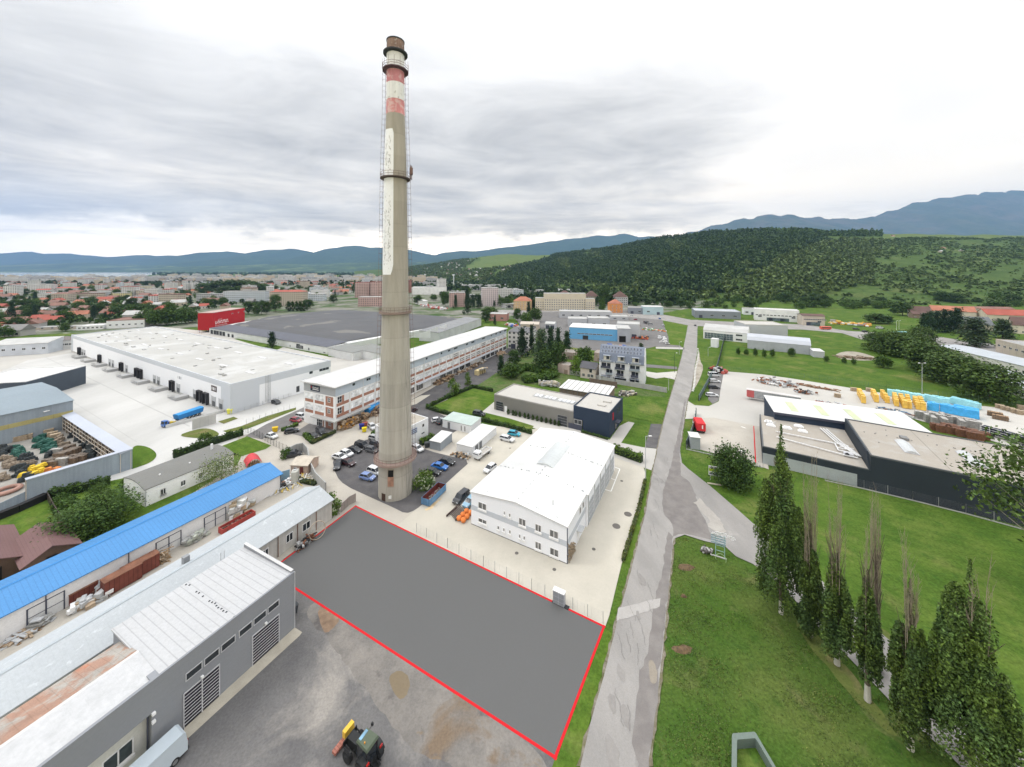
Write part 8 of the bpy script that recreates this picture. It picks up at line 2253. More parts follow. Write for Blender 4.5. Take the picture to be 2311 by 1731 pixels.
mb = MB().box(.06, Ls - .06, .06, .09, .3, 1.53).box(.06, Ls - .06, Ws - .09, Ws - .06, .3, 1.53).box(.06, .09, .09, Ws - .09, .3, 1.53).box(Ls - .09, Ls - .06, .09, Ws - .09, .3, 1.53).box(.06, Ls - .06, .06, Ws - .06, .15, .3)
mb.build('rusty_lining', M('rust_red', (.14, .035, .03), var=.3, sc=1), t)
g = random.Random(17); mb = MB()
for k in range(60): mb.cbox((g.uniform(.4, Ls - .4), g.uniform(.4, Ws - .4), .3), (g.uniform(.1, .6), .12, g.uniform(.1, .4)), g.random() * 3)
mb.build('scrap', M('scrap_grey', (.26, .24, .22), var=.5, sc=4), t)
MB().box(-.06, Ls + .06, -.05, .0, 1.5, 1.58).build('rim', BL, t); MB().box(-.08, 0, .5, .6, .2, 1.5).build('door_bar', BL, t)
for lab, px, py, col, sc in (('blue wheeled bin beside the office range timber pile', 816, 968, M('bin_blue', (.02, .03, .20)), 1.2), ('yellow wheeled bin in front of the blue bin', 822, 975, M('bin_yellow', (.62, .50, .01)), 1.1), ('rust red bin behind the blue and yellow bins', 824, 964, M('bin_red', (.30, .08, .06)), 1.2),
       ('black bin with a pale lid right of the chimney platform', 964, 1010, BIND, 1.2), ('blue bin at the end of the ramp wall', 377, 962, M('bin_blue', (.02, .03, .20)), 1.0), ('yellow box bin at the warehouse corner', 519, 934, M('bin_lemon', (.62, .60, .10)), 1.3), ('yellow container by the office car park shrubs', 621, 975, M('bin_yellow2', (.60, .40, .02)), 1.2)):
 c = P(px, py); bin_thing('waste_bin', c[0], c[1], col, lab, 'bin', None, sc, R(25))
pos = P(826.6, 1662, 2.9)
t = thing('tractor', 'black tractor with an olive cab roof carrying a front attachment on the gravel yard', 'tractor', (pos[0], pos[1], .06), R(151)); t.scale = (.94, .94, .94)
BLK = M('tractor_black', (.016, .017, .018), rough=.45, var=.2); OLV = M('olive_roof', (.075, .095, .065), rough=.5)
def big_wheel(r, w, lugs=22):
 mb = MB().cyl((0, -w / 2, 0), (0, w / 2, 0), r * .94, n=28).cyl((0, -w / 2 - .01, 0), (0, w / 2 + .01, 0), r * .52, n=18, mi=1).cyl((0, -w / 2 - .03, 0), (0, w / 2 + .03, 0), r * .16, n=10)
 for i in range(lugs):
  a = 2 * math.pi * i / lugs
  for s in (-1, 1):
   a2 = a + (.5 * math.pi / lugs if s > 0 else 0)
   mb.cyl((r * .96 * math.cos(a2), s * w * .47, r * .96 * math.sin(a2)), (r * .98 * math.cos(a2 + .12), s * .02, r * .98 * math.sin(a2 + .12)), .045, n=4)
 return mb.mesh('wheel', [TYRE, M('dark_rim', (.03, .032, .033))])
rw, fw = big_wheel(.88, .62), big_wheel(.64, .46)
for s in (-1, 1):
 obj('rear_wheel', rw, t, (-.55, s * 1.0, .88)); obj('front_wheel', fw, t, (1.95, s * .92, .64))
 fm = MB()
 for i in range(7):
  a0, a1 = R(20 + 20 * i), R(40 + 20 * i)
  fm.add([(-.55 + 1.0 * math.cos(a0), -.34, .88 + 1.0 * math.sin(a0)), (-.55 + 1.0 * math.cos(a1), -.34, .88 + 1.0 * math.sin(a1)), (-.55 + 1.0 * math.cos(a1), .34, .88 + 1.0 * math.sin(a1)), (-.55 + 1.0 * math.cos(a0), .34, .88 + 1.0 * math.sin(a0))], [(0, 1, 2, 3)])
 fm.build('fender', BLK, t).location = (0, s * .98, 0)
 MB().box(-.1, .12, -.1, .1, 0, .3).cyl((0, 0, .15), (-.1, -s * .5, .1), .03, n=5).build('mirror', BLK, t).location = (.75, s * 1.45, 2.2)
 MB().cbox((-1.35, s * .9, 1.7), (.12, .35, .22)).build('taillight', TLAMP, t)
MB().section([(.7, .75), (2.75, .8), (2.85, 1.25), (2.6, 1.72), (.7, 1.85)], -.44, .44, 'y').build('hood', BLK, t)
MB().box(-1.2, 2.4, -.35, .35, .55, 1.1).box(-.6, -.5, -.9, .9, .8, .95).box(1.9, 2.0, -.8, .8, .55, .7).build('chassis', BLK, t)
MB().add([(-1.0, -.75, 1.1), (.7, -.72, 1.1), (.7, .72, 1.1), (-1.0, .75, 1.1), (-.9, -.72, 2.72), (.6, -.7, 2.72), (.6, .7, 2.72), (-.9, .72, 2.72)], [(0, 1, 5, 4), (1, 2, 6, 5), (2, 3, 7, 6), (3, 0, 4, 7)]).build('cab_glass', CGLASS, t)
mb = MB()
for x, y in ((-1.0, -.75), (.7, -.72), (.7, .72), (-1.0, .75)): mb.cyl((x, y, 1.1), (x * .9, y * .97, 2.74), .05, n=5)
mb.build('cab_pillars', BLK, t)
MB().add([(-1.12, -.82, 2.72), (.82, -.74, 2.72), (.82, .74, 2.72), (-1.12, .82, 2.72), (-.98, -.74, 2.94), (.66, -.64, 2.92), (.66, .64, 2.92), (-.98, .74, 2.94)], [(3, 2, 1, 0), (4, 5, 6, 7), (0, 1, 5, 4), (1, 2, 6, 5), (2, 3, 7, 6), (3, 0, 4, 7)]).build('cab_roof', OLV, t)
MB().box(.28, .62, -.5, .5, 2.925, 2.955).build('roof_hatch', glass('hatch_blue', (.16, .30, .42), .15), t)
mb = MB().box(2.7, 2.78, -.9, .9, 1.0, 1.65).box(1.2, 2.75, -.95, -.87, 1.1, 1.25).box(1.2, 2.75, .87, .95, 1.1, 1.25).box(2.7, 3.4, -.5, -.4, .5, .65).box(2.7, 3.4, .4, .5, .5, .65)
mb.build('front_frame', BLK, t)
MB().box(3.4, 3.95, -1.25, 1.45, .25, .55).build('brush_beam', M('brick_red_paint', (.30, .12, .09), var=.25, sc=3, rib=[(1, .3, .10, .6), (0, .25, .1, .7)]), t)
MB().box(3.45, 3.95, -1.1, .15, .62, 1.35).build('yellow_box', M('yellow_plastic', (.66, .42, .05), rough=.5), t)
mb = MB(); g = random.Random(19)
for k in range(26): mb.cbox((g.uniform(-1.7, -1.1), g.uniform(-.7, .7), g.uniform(.5, 1.3)), (.1, .12, .12), g.random() * 3, 0)
mb.box(-1.8, -1.2, -.5, .5, .5, .62); mb.build('rear_linkage', BLK, t)
MB().cyl((-.3, .45, 2.94), (-.3, .45, 3.1), .07, n=8).build('beacon', M('beacon_orange', (.6, .25, .03)), t)
# goods stored outdoors
def clone(name, label, cat, me, x, y, rz, group, s=1.0, z=.08):
 o = obj(name, me, None, (x, y, z), rz); o.scale = s if isinstance(s, tuple) else (s, s, s)
 return tag(o, label, cat, group)
def wrapped(col, seed, w=1.15, h=2.6):
 """pallet of sacks under stretch film: bulging layers"""
 g = random.Random(seed); mb = MB()
 n = 7; mb.box(-w / 2, w / 2, -w / 2, w / 2, 0, .14, 1)
 prof = []
 for i in range(n):
  z0 = .14 + (h - .14) * i / n; z1 = .14 + (h - .14) * (i + 1) / n
  k = 1 + g.uniform(-.04, .05)
  mb.cbox((g.uniform(-.03, .03), g.uniform(-.03, .03), z0), (w * k, w * k, z1 - z0), g.uniform(-.04, .04), 0, .94)
 return mb.mesh('wrapped_pallet', [col, M('pallet_wood', (.32, .24, .16), var=.2)])
YEL = M('film_yellow', (.72, .46, .09), rough=.4, var=.12, sc=1.2); CYA = M('film_cyan', (.30, .60, .66), rough=.4, var=.1, sc=1.2); BLU = M('film_blue', (.06, .36, .70), rough=.4, var=.14, sc=1.2)
WY, WC, WB = [wrapped(YEL, 1), wrapped(YEL, 2)], [wrapped(CYA, 3), wrapped(CYA, 4)], [wrapped(BLU, 5), wrapped(BLU, 6)]
g = random.Random(23)
def row(label, nm, mes, a, b, n, group, cols=1, dx_=1.3, s=1.0):
 A, B = P(*a), P(*b); L, u = unit(A, B)
 for c_ in range(cols):
  for i in range(n):
   q = (i + .5) / n
   clone(nm, label, 'pallet', g.choice(mes), A[0] + (B[0] - A[0]) * q - u[1] * c_ * dx_, A[1] + (B[1] - A[1]) * q + u[0] * c_ * dx_, math.atan2(u[1], u[0]) + g.uniform(-.06, .06), group, (s, s, s * g.uniform(.9, 1.05)), .09)
for a, b, n, cols in (((1938, 890), (1950, 912), 6, 1), ((1969, 891), (1979, 910), 5, 1), ((1990, 894), (2004, 912), 4, 1), ((2018, 900), (2024, 919), 5, 1), ((2032, 903), (2043, 924), 5, 1), ((2047, 906), (2053, 925), 4, 1), ((2064, 908), (2073, 927), 4, 2)):
 row('pallet of goods wrapped in yellow film in the depot yard', 'wrapped_pallet', WY, a, b, n, 'yellow wrapped pallets', cols, 1.3, 1.12)
for a, b, n, cols in (((2004, 893), (2086, 907), 12, 2), ((2088, 906), (2142, 916), 9, 2), ((2146, 911), (2206, 926), 10, 2)):
 row('pallet of goods wrapped in pale cyan film in the row before the fence', 'wrapped_pallet', WC, a, b, n, 'cyan wrapped pallets', cols)
for a, b, n, cols in (((2096, 926), (2116, 930), 4, 2), ((2125, 931), (2150, 936), 5, 2), ((2156, 937), (2206, 947), 9, 3)):
 row('pallet of goods wrapped in bright blue film in the depot yard', 'wrapped_pallet', WB, a, b, n, 'blue wrapped pallets', cols, 1.4, 1.15)
def boards(cols, L, W, n, h, seed):
 g = random.Random(seed); mb = MB()
 for i in range(n):
  z = h * i / n
  mb.box(-L / 2 + g.uniform(-.1, .1), L / 2 + g.uniform(-.1, .1), -W / 2 + g.uniform(-.04, .04), W / 2 + g.uniform(-.04, .04), z, z + h / n * .72, i % len(cols))
  for x in (-L * .3, L * .3): mb.box(x - .05, x + .05, -W / 2, W / 2, z + h / n * .72, z + h / n)
 return mb.mesh('board_stack', cols)
GB = boards([M('grey_boards', (.27, .265, .25), var=.3, sc=2), M('pale_boards', (.38, .37, .35), var=.2, sc=2)], 3.0, 1.2, 12, 2.4, 1); BB = boards([M('red_brown_boards', (.22, .095, .05), var=.3, sc=2), M('brown_boards', (.14, .07, .045), var=.3, sc=2)], 3.6, 1.3, 12, 2.2, 2); TB = boards([M('tan_boards', (.38, .30, .21), var=.25, sc=2), GOODS[2]], 2.0, 1.2, 9, 1.5, 3); TD = boards([M('dark_timber_boards', (.15, .12, .095), var=.4, sc=2), GOODS[0]], 3.2, 1.2, 9, 1.9, 6); DB = boards([M('dark_boards', (.10, .085, .07), var=.3, sc=2), GOODS[0]], 3.4, 1.6, 8, 1.6, 4)
for px, py in ((2080, 946), (2092, 951), (2103, 948), (2116, 952), (2128, 950), (2140, 955), (2152, 957), (2106, 957), (2131, 961), (2170, 965), (2184, 962), (2196, 968)):
 c = P(px, py); clone('board_stack', 'stack of weathered grey boards behind the white roofed wing', 'stack', GB, c[0], c[1], g.choice([-.6, .95]), 'grey board stacks', 1.1)
for px, py in ((2118, 972), (2130, 976), (2142, 972), (2152, 980), (2164, 978), (2176, 986), (2188, 983), (2200, 992), (2212, 990)):
 c = P(px, py); clone('board_stack', 'stack of red-brown boards behind the beige depot roof', 'stack', BB, c[0], c[1], -.58 + g.uniform(-.1, .1), 'red-brown board stacks', 1.0)
for px, py in ((2258, 948), (2246, 940)):
 c = P(px, py); clone('board_stack', 'dark low stack of boards in the open right part of the depot yard', 'stack', DB, c[0], c[1], -.9, 'dark board stacks')
for px, py in ((2256, 922), (2268, 926), (2280, 929), (2292, 933), (2304, 936), (2306, 924), (1927, 883), (1962, 884), (1890, 897)):
 c = P(px, py); clone('pallet_stack', 'pinkish tan stack of pallets at the edge of the depot yard', 'stack', TB, c[0], c[1], g.uniform(-.8, -.4), 'tan pallet stacks')
A, B = P(2214, 980), P(2285, 1000); d, u = unit(A, B)
t = thing('rack_trailer', 'dark machine trailer with pale tubular rails behind the beige depot roof', 'trailer', (A[0], A[1], .1), math.atan2(u[1], u[0]))
mb = MB()
for k in range(5): mb.box(k * 2.1, k * 2.1 + 1.8, .2, 2.0, 1.2, 2.6)
mb.build('dark_crates', M('dark_navy_crate', (.02, .026, .04), var=.2), t); MB().box(-.2, 10.4, 0, 2.2, .7, 1.1).build('bed', DARKM, t)
mb = MB()
for z in (1.4, 2.0, 2.7): mb.cyl((-.2, -.05, z), (10.4, -.05, z), .05, n=5)
for k in range(7): mb.cyl((k * 1.7, -.05, 1.0), (k * 1.7, -.05, 2.8), .05, n=5)
mb.build('rails', FRAME, t); wheels_under(t, (2, 8), 1.0, .4)
WOODS = [GOODS[0], GOODS[2], M('rust_heap', (.26, .12, .07), var=.4, sc=3)]
heap('steel_bundle', 'long rusty steel bundle lying behind the silver trailer', 'steel', PP([(1800, 868), (1890, 884)]), .7, .7, 60, [WOODS[2], GOODS[0]], 31, (2.4, .25, .25))
heap('scrap_heap', 'pale machine parts piled behind the silver trailer', 'scrap', PP([(1722, 862), (1788, 872)]), 5.0, 2.2, 170, [FRAME, GALV, M('dull_steel', (.30, .30, .30)), WOODS[2]], 32, (1.6, .4, .5))
heap('scrap_heap', 'grey and brown machine parts right of the silver trailer', 'scrap', PP([(1795, 884), (1830, 890)]), 3.0, 1.0, 50, [GALV, WOODS[2], DARKM], 33, (1.1, .4, .4))
heap('steel_heap', 'blue and grey steel frames beside the white roofed wing', 'scrap', PP([(1985, 928), (2050, 943)]), 2.2, 1.6, 110, [M('frame_blue', (.12, .22, .36)), GALV, M('dull_steel', (.30, .30, .30)), WOODS[2]], 34, (1.8, .2, .3))
heap('red_beams', 'red painted beams behind the roof of the white wing', 'beams', PP([(1845, 908), (1920, 920)]), .6, .6, 36, [M('beam_red', (.40, .15, .11), var=.2), GALV], 35, (3.0, .3, .3))
heap('brushwood', 'heap of cut brushwood on the grass beyond the lawn', 'brushwood', PP([(1890, 806), (1965, 811)]), 3.0, 1.2, 110, [M('brush_brown', (.15, .11, .07), var=.4, sc=2), GOODS[2]], 36, (2.4, .3, .25))
heap('machine_clutter', 'red and grey machines by the first parking bay of the depot', 'machines', PP([(1612, 838), (1632, 842)]), 2.6, 2.0, 60, [M('machine_red', (.42, .10, .08)), GALV, DARKM, FRAME], 37, (1.2, .9, .9))
heap('machine_clutter', 'orange and white machines in the trade yard behind the apartment block', 'machines', PP([(1372, 782), (1432, 790)]), 3, 1.8, 60, [M('machine_orange', (.60, .20, .06)), FRAME, M('machine_blue', (.06, .12, .40))], 38, (1.8, 1.0, .9))
heap('machine_clutter', 'orange machines beside the grey gate hall', 'machines', PP([(1430, 764), (1462, 767)]), 2.2, 2.2, 50, [M('machine_orange', (.60, .20, .06)), M('machine_red', (.42, .10, .08)), DARKM], 39, (1.6, .9, .9))
heap('machine_clutter', 'rows of white and orange goods on the yard left of the far road', 'machines', PP([(1490, 762), (1508, 778)]), 2.5, 1.6, 60, [FRAME, M('dull_steel', (.30, .30, .30))], 40, (1.6, .9, .6))
heap('machine_clutter', 'orange and green goods in front of the commercial lawn', 'machines', PP([(1452, 744), (1500, 748)]), 3, 1.2, 60, [M('machine_orange', (.60, .20, .06)), M('goods_green', (.10, .30, .12)), FRAME], 41, (1.6, 1.0, .6))
heap('machine_clutter', 'orange and yellow vans and tarpaulins at the roadside right of the beige long house', 'machines', PP([(1876, 730), (1965, 737)]), 4, 2.4, 70, [M('machine_orange', (.60, .20, .06)), M('film_yellow', (.72, .46, .09)), FRAME, M('dull_steel', (.30, .30, .30))], 42, (3.0, 1.6, 1.2))
heap('machine_clutter', 'white, red and blue goods along the factory hall roof edge', 'machines', PP([(955, 690), (1005, 700)]), 6, 2.2, 120, [FRAME, GALV, M('machine_red', (.42, .10, .08))], 43, (3.0, 1.6, 1.2))
heap('machine_clutter', 'trade yard full of pale goods beyond the conifer group', 'machines', PP([(1150, 733), (1178, 742)]), 5, 1.6, 80, [FRAME, GALV, M('machine_blue', (.06, .12, .40)), M('machine_red', (.42, .10, .08))], 44, (2.0, 1.2, .9))
heap('stone_heap', 'heap of pale broken stone behind the striped roof store', 'stones', PP([(1220, 868), (1258, 873)]), 2.4, 1.6, 150, [M('pale_stone', (.42, .38, .30), var=.2), CPAN], 45, (1.0, .8, .7))
heap('stone_heap', 'low heap of paving stones beside the meadow plot', 'stones', PP([(1402, 892), (1425, 890)]), 2.4, 1.2, 90, [M('pale_stone', (.42, .38, .30), var=.2), M('dark_rubble', (.09, .08, .075)), CPAN], 46, (.9, .7, .5))
heap('paint_tubs', 'heap of dark and pale scrap beside the long white container building', 'scrap', PP([(1024, 1026), (1058, 1036)]), 1.0, .9, 110, [DARKM, GALV, GOODS[2], GOODS[0]], 47, (.6, .4, .3))
c = P(1042, 1172)
t = thing('clamshell_grabs', 'bright orange rounded grab shells on a dark frame at the corner of the white hall', 'equipment', (c[0], c[1], .07), R(60))
g = random.Random(52)
for k in range(6):
 x, y = (k % 3) * 1.25 - .6, (k // 3) * 1.1 - .9
 MB().lathe([(.01, .02), (.42, .12), (.58, .45), (.46, .82), (.01, .98)], 12).build('orange_shell', M('orange_paint', (.66, .20, .05), var=.15, sc=3), t, True, (x, y, 0))
mb = MB()
for k in range(7): mb.cyl((-1.2 + k * .15, .8 + k * .35, .35), (1.9 + k * .15, .8 + k * .35, .5), .09, n=5)
mb.box(-1.2, 2.2, .6, .75, .1, .5).box(-1.2, 2.2, 3.0, 3.15, .1, .5); mb.build('dark_frame', M('dark_red_frame', (.06, .04, .035), var=.3), t)
c = P(1262, 1364)
t = thing('notice_cabinet', 'grey glazed notice cabinet standing at the fence of the hall yard', 'cabinet', (c[0], c[1], .08), R(-29))
MB().box(-.9, .9, -.35, .35, .1, 2.0).build('case', M('cabinet_grey', (.22, .23, .25), var=.15, rib=[(2, .62, .05, 1.6), (0, .9, .04, 1.6)]), t); MB().box(-.95, .95, -.4, .4, 2.0, 2.12).build('lid', FRAME, t)
MB().box(-1.1, 1.6, -.3, .3, 0, .1).build('plinth', DARKM, t)
A, B = P(1079, 848), P(1100, 839)
t = thing('concrete_box_row', 'cream concrete box with three openings on the works road', 'concrete box', (A[0], A[1], .07), math.atan2(B[1] - A[1], B[0] - A[0]))
CRM = M('cream_concrete_box', (.54, .45, .25), var=.1)
MB().box(0, 6.6, 0, 2.2, 1.9, 2.3).box(0, 1.4, 0, 2.2, 0, 1.9).box(2.2, 3.4, 0, 2.2, 0, 1.9).box(4.2, 5.2, 0, 2.2, 0, 1.9).box(6.0, 6.6, 0, 2.2, 0, 1.9).build('frame', CRM, t); MB().box(1.4, 6.0, 1.9, 2.1, 0, 1.9).build('back', DARKM, t)
heap('rubble_load', 'pale rubble lying on top of the cream concrete box', 'rubble', [(A[0] + .8, A[1] + 1.2), (A[0] + 4.5, A[1] + 4)], .8, .5, 40, [CPAN, GOODS[2]], 53, (.6, .5, .4)).location.z = 2.35
A, B = P(556, 1060), P(578, 1053)
t = thing('red_shelter', 'curved red sheet shelter full of logs behind the blue roof', 'shelter', (A[0], A[1], .06), math.atan2(B[1] - A[1], B[0] - A[0]))
pr_ = arc(3.4, .6, 1.4, 8)
MB().section(pr_[::-1] + [(a, b + .06) for a, b in pr_], 0, 4.4, 'y').build('red_cover', M('red_cover', (.50, .06, .07), var=.08), t)
mb = MB(); g = random.Random(54)
for k in range(50): x = g.uniform(.2, 3.0); mb.cyl((x, .1, g.uniform(.1, .6 + 1.2 * (1 - (2 * x / 3.4 - 1) ** 2))), (x, 1.2, .3), .12, n=6)
mb.build('logs', GOODS[0], t)
def garden_house(label, ridge, e1, e2, z_r, z_e, ov):
 a, b = [P(*q, z_r) for q in ridge]
 L, u = unit(a, b)
 W = 3.4
 o = (a[0] - u[0] * .2 + u[1] * W, a[1] - u[1] * .2 - u[0] * W)
 t = thing('garden_house', label, 'garden house', (o[0], o[1], 0), math.atan2(u[1], u[0]))
 MB().section([(.6, 0), (.6, z_e + .3), (W, z_r - .15), (2 * W - .6, z_e + .3), (2 * W - .6, 0)], .5, L - .3, 'x').build('wall', M('brown_boarding', (.13, .085, .06), var=.2, rib=[(2, .2, .1, .7)]), t)
 MB().section([(0, z_e), (W, z_r), (2 * W, z_e), (2 * W, z_e + .12), (W, z_r + .13), (0, z_e + .12)], 0, L + .4, 'x').build('roof', M('brown_roof_tiles', (.155, .088, .085), var=.06, rib=[(1, .38, .08, .82)]), t)
 MB().box(-.1 + L, L + .2, W - .6, W + .6, .05, z_e).build('dark_door', BLACK, t)
garden_house('brown roofed garden house beneath the dark trees', ((87, 1182), (118, 1232)), 0, 0, 4.2, 2.4, .3)
garden_house('second brown roofed garden house cut off by the left edge', ((-38, 1190), (-10, 1262)), 0, 0, 4.2, 2.5, .3)
sA, sB = SHED_A, SHED_B
def yard_at(px, t_): s = along(sA, sB, px); return place(s, -t_, sA, sB)
rz0 = math.atan2(sB[1] - sA[1], sB[0] - sA[0])
RC = M('rust_container', (.17, .05, .035), var=.2, sc=.8, rib=[(0, .55, .10, .6)], streak=.2)
for lab, px, py, L_, h_ in (('rust red ribbed container in the lane, farther one of the pair', 322, 1300, 4.4, 2.3), ('rust red ribbed container in the lane, nearer one of the pair', 280, 1328, 4.4, 2.4), ('small rust red steel box by the white shed wall', 190, 1352, 3.0, 1.6)):
 c = P(px, py)
 t = thing('rusty_container', lab, 'container', (c[0], c[1], .06), rz0)
 MB().box(-L_ / 2, L_ / 2, 0, 1.7, .1, h_).build('body', RC, t); MB().box(-L_ / 2 - .05, L_ / 2 + .05, -.05, 1.75, h_, h_ + .08).build('lid', RUST, t)
 for x in (-L_ / 2 + .3, L_ / 2 - .3): MB().box(x - .1, x + .1, .1, 1.6, 0, .1).build('skid', RUST, t)
c = P(536, 1184)
t = thing('red_trough', 'long red steel trough full of scrap beside the pale roof', 'trough', (c[0], c[1], .06), rz0)
RT = M('red_trough_paint', (.36, .06, .05), var=.2)
MB().box(-3, 3, -.8, -.72, .1, 1.1).box(-3, 3, .72, .8, .1, 1.1).box(-3, -2.92, -.72, .72, .1, 1.1).box(2.92, 3, -.72, .72, .1, 1.1).box(-3, 3, -.8, .8, .0, .1).build('walls', RT, t)
mb = MB(); g = random.Random(55)
for k in range(50): mb.cbox((g.uniform(-2.8, 2.8), g.uniform(-.6, .6), .1), (g.uniform(.2, .7), .2, g.uniform(.3, .7)), g.random() * 3)
mb.build('scrap', M('scrap_brown', (.16, .09, .07), var=.5, sc=4), t)
lane = [('brushwood', 'heap of dry branches in the lane beyond the rusty containers', (352, 1272), (368, 1265), .9, 1.6, 130, [M('dry_branch', (.36, .24, .13), var=.4, sc=3), GOODS[2]], (1.8, .08, .08)), ('machine_parts', 'dark machine parts between the rusty containers', (225, 1335), (262, 1318), .8, 1.1, 80, [DARKM, RUST, GALV], (.8, .4, .4)),
  ('stone_blocks', 'grey and white blocks and crates in the lane near the small rusty box', (170, 1378), (245, 1342), .7, .8, 60, [CPAN, FRAME, GALV, GOODS[2]], (1.0, .7, .5)), ('block_stack', 'pale block pallets in the lane between the white gates', (420, 1232), (460, 1208), .8, 1.2, 90, [CPAN, M('pale_green_stone', (.36, .38, .33), var=.2)], (.8, .6, .35)),
  ('sack_pile', 'white and tan wrapped sacks piled by the far gate of the blue shed', (530, 1165), (560, 1140), 1.4, 2.4, 80, [FRAME, M('tan_sack', (.46, .37, .26), var=.2), M('net_white', (.55, .56, .54))], (1.2, .9, .6)), ('pipe_bundle', 'bundle of pale pipes leaning along the blue shed', (572, 1112), (640, 1080), .6, .8, 40, [GALV, GOODS[2], FRAME], (4.0, .15, .15)),
  ('yellow_pipes', 'long yellow pipes on the ground behind the pale roofed shed', (622, 1110), (690, 1078), .5, .5, 40, [M('pipe_yellow', (.62, .46, .10), var=.1), FRAME], (4.5, .14, .14)), ('debris', 'brick rubble and debris at the end of the blue shed', (640, 1100), (668, 1085), 1.6, 1.0, 140, [M('old_brick', (.30, .17, .12)), CPAN, DARKM, FRAME], (.6, .5, .3)),
  ('board_pile', 'long low pile of boards at the near gate of the blue shed', (32, 1448), (66, 1425), .4, .4, 40, [GOODS[0], GOODS[2], GALV], (2.4, .3, .12)), ('crate', 'grey slatted crate standing in the lane by the near gate', (82, 1416), (98, 1408), .4, 1.2, 40, [GALV, M('grey_boards', (.27, .265, .25))], (1.2, .8, .15))]
for k, (nm, lab, a, b, w_, h_, n, ms, sz) in enumerate(lane):
 heap(nm, lab, nm.replace('_', ' '), PP([a, b]), w_, h_, n, ms, 60 + k, sz)
c = P(666, 1090)
t = thing('pale_tank', 'upright pale weathered tank at the end of the blue shed', 'tank', (c[0], c[1], .06), R(20))
MB().section([(-.8, 0), (.8, 0), (.8, 2.9), (.5, 3.1), (-.5, 3.1), (-.8, 2.9)], -.7, .7, 'x').build('body', M('tank_pale', (.46, .46, .42), var=.15, streak=.25), t); MB().box(-.3, .3, -.3, .3, 3.1, 3.25).build('lid', GALV, t)
c = P(642, 1084)
t = thing('blue_gate', 'pale blue steel gate leaf beside the blue shed end', 'gate', (c[0], c[1], .06), R(35)); MB().box(-1.1, 1.1, -.05, .05, .1, 2.3).build('leaf', M('gate_pale_blue', (.22, .34, .44), var=.1), t); MB().box(-1.2, -1.1, -.07, .07, 0, 2.5).build('post', DARKM, t)
A, B = P(656, 1069), P(694, 1071)
r, L = root_on('old_hut', 'old pinkish hut with a broken roof inside the curved wall', A, B, 'hut')
shell(r, L, 4.5, [(0, 2.2), (2.2, 3.0), (4.5, 2.2)], M('pink_old_plaster', (.45, .34, .28), var=.2, sc=1), M('hut_roof', (.48, .43, .36), var=.15, sc=.8), 'x', .2)
panel(r, 'door', 'f', L * .55, .05, .9, 1.8, L, 4.5, M('dark_red_door', (.12, .03, .025))); win(r, L * .2, .9, .8, .8, 'f', L, 4.5, 2, 1, FRAME, GLASS)
heap('scrap_heap', 'dark scrap heap along the shed wall beside the red boundary line', 'scrap', PP([(672, 1243), (705, 1216)]), .6, 1.2, 110, [DARKM, RUST, M('dull_steel', (.30, .30, .30))], 71, (.9, .25, .25))
c = P(716, 1216)
tag(MB().lathe([(1.5, -.06), (1.58, 0), (1.5, .06), (1.44, 0), (1.5, -.06)], 32).build('steel_hoop', M('hoop_tan', (.42, .34, .26)), None, True, (c[0], c[1], 1.65)), 'large tan steel hoop leaning beside the shed wall scrap', 'hoop').rotation_euler = (R(75), 0, R(50))
def bale(col, seed):
 g = random.Random(seed); mb = MB()
 for i in range(9):
  a = g.uniform(0, 6.28)
  mb.cbox((g.uniform(-.8, .8), g.uniform(-.45, .45), g.uniform(0, .7)), (g.uniform(.7, 1.3), g.uniform(.5, .9), g.uniform(.4, .7)), g.uniform(-.5, .5), 0, .75)
 return mb.mesh('bale', col)
NETG = bale(M('net_green', (.022, .085, .065), var=.4, sc=2.5), 1); NETD = bale(M('net_dark', (.035, .042, .045), var=.4, sc=2.5), 2); NETY = bale(M('net_yellow', (.60, .42, .03), var=.2, sc=2.5), 3); ROPE = bale(M('rope_brown', (.20, .16, .12), var=.4, sc=2.5), 4); NETO = bale(M('net_orange', (.52, .18, .05), var=.25, sc=2.5), 5)
T0 = lambda x, y: P(x / 4.735, 800 + y / 4.735)
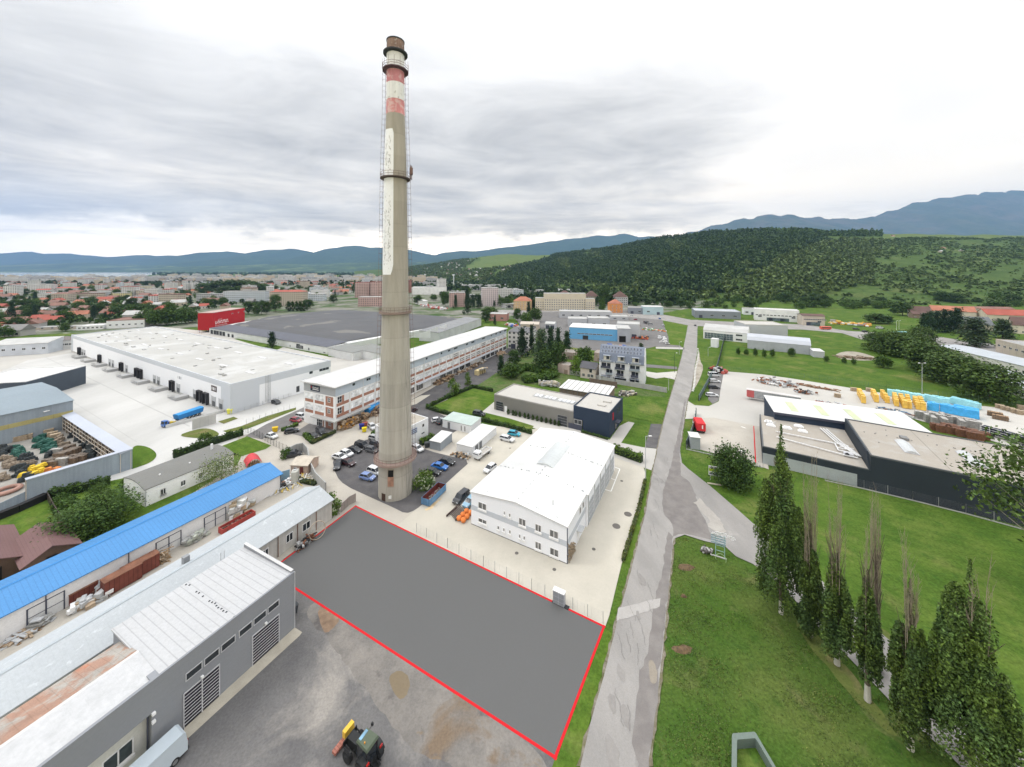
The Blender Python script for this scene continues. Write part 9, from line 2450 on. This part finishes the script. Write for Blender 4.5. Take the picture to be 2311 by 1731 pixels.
for me, lab, nm, gp, spots_ in (
 (NETG, 'heap of dark green netting in the timber yard', 'net_heap', 'green net heaps', [(400, 930), (450, 900), (500, 940), (430, 985), (480, 1010), (540, 990), (500, 1040), (560, 1030), (150, 1010), (200, 1050), (240, 1090), (180, 1080), (470, 960), (530, 960)]),
 (NETD, 'heap of dark grey netting in the timber yard', 'net_heap', 'dark net heaps', [(20, 1020), (60, 1060), (20, 1080), (270, 1120), (310, 1150), (540, 1090), (800, 880), (850, 905), (900, 940), (950, 980), (900, 1000), (960, 1030), (1000, 1070), (960, 1100), (220, 1290), (190, 1250), (260, 1250), (330, 1340), (650, 780), (720, 770)]),
 (NETY, 'heap of bright yellow netting near the low end of the rack wall', 'net_heap', 'yellow net heaps', [(360, 1260), (420, 1250), (300, 1320), (380, 1310), (450, 1290)]), (NETO, 'heap of orange netting beside the yellow heaps', 'net_heap', None, [(570, 1270)]),
 (ROPE, 'coil heap of brown rope in the timber yard', 'rope_heap', 'rope heaps', [(60, 1130), (110, 1170), (150, 1210), (90, 1200), (180, 1190), (620, 950), (680, 980), (640, 920), (320, 1190), (20, 1340), (300, 1180)])):
 for k, (x, y) in enumerate(spots_):
  c = T0(x, y); clone(nm, lab, 'net heap' if nm == 'net_heap' else 'rope heap', me, c[0], c[1], k * 1.7, gp, 1.25 + .25 * math.sin(k * 3))
for x, y in [(70, 940), (120, 935), (170, 930), (235, 920), (290, 905), (330, 870), (380, 860), (440, 830), (520, 850), (560, 880), (590, 900), (620, 800), (690, 790)]:
 c = T0(x, y); clone('pallet_stack', 'brown pallet stack along the grey storage hall wall', 'stack', TB, c[0], c[1], .8, 'pallet stacks in the timber yard', 1.0)
for x, y in [(520, 1180), (560, 1200), (620, 1165), (660, 1185), (710, 1150), (760, 1165), (800, 1130), (850, 1140), (890, 1115), (640, 1110), (700, 1090), (760, 1070), (600, 1080), (680, 1040), (740, 1020), (800, 1050)]:
 c = T0(x, y); clone('board_stack', 'long stack of greyed timber in the middle of the timber yard', 'stack', TD if int(x) % 3 else GB, c[0], c[1], .15 + .03 * math.sin(x), 'timber stacks in the timber yard', .8)
c = T0(75, 1470)
tag(MB().lathe([(2.2, .1), (2.4, .4), (2.2, .7), (1.5, .8), (1.4, .4), (1.5, .1)], 28).build('pipe_coil', M('pipe_coil_pink', (.34, .20, .16), var=.2, rib=[(2, .12, .2, .7)]), None, True, (c[0], c[1], .08)), 'large reddish coil of pipe at the left edge of the timber yard', 'coil')
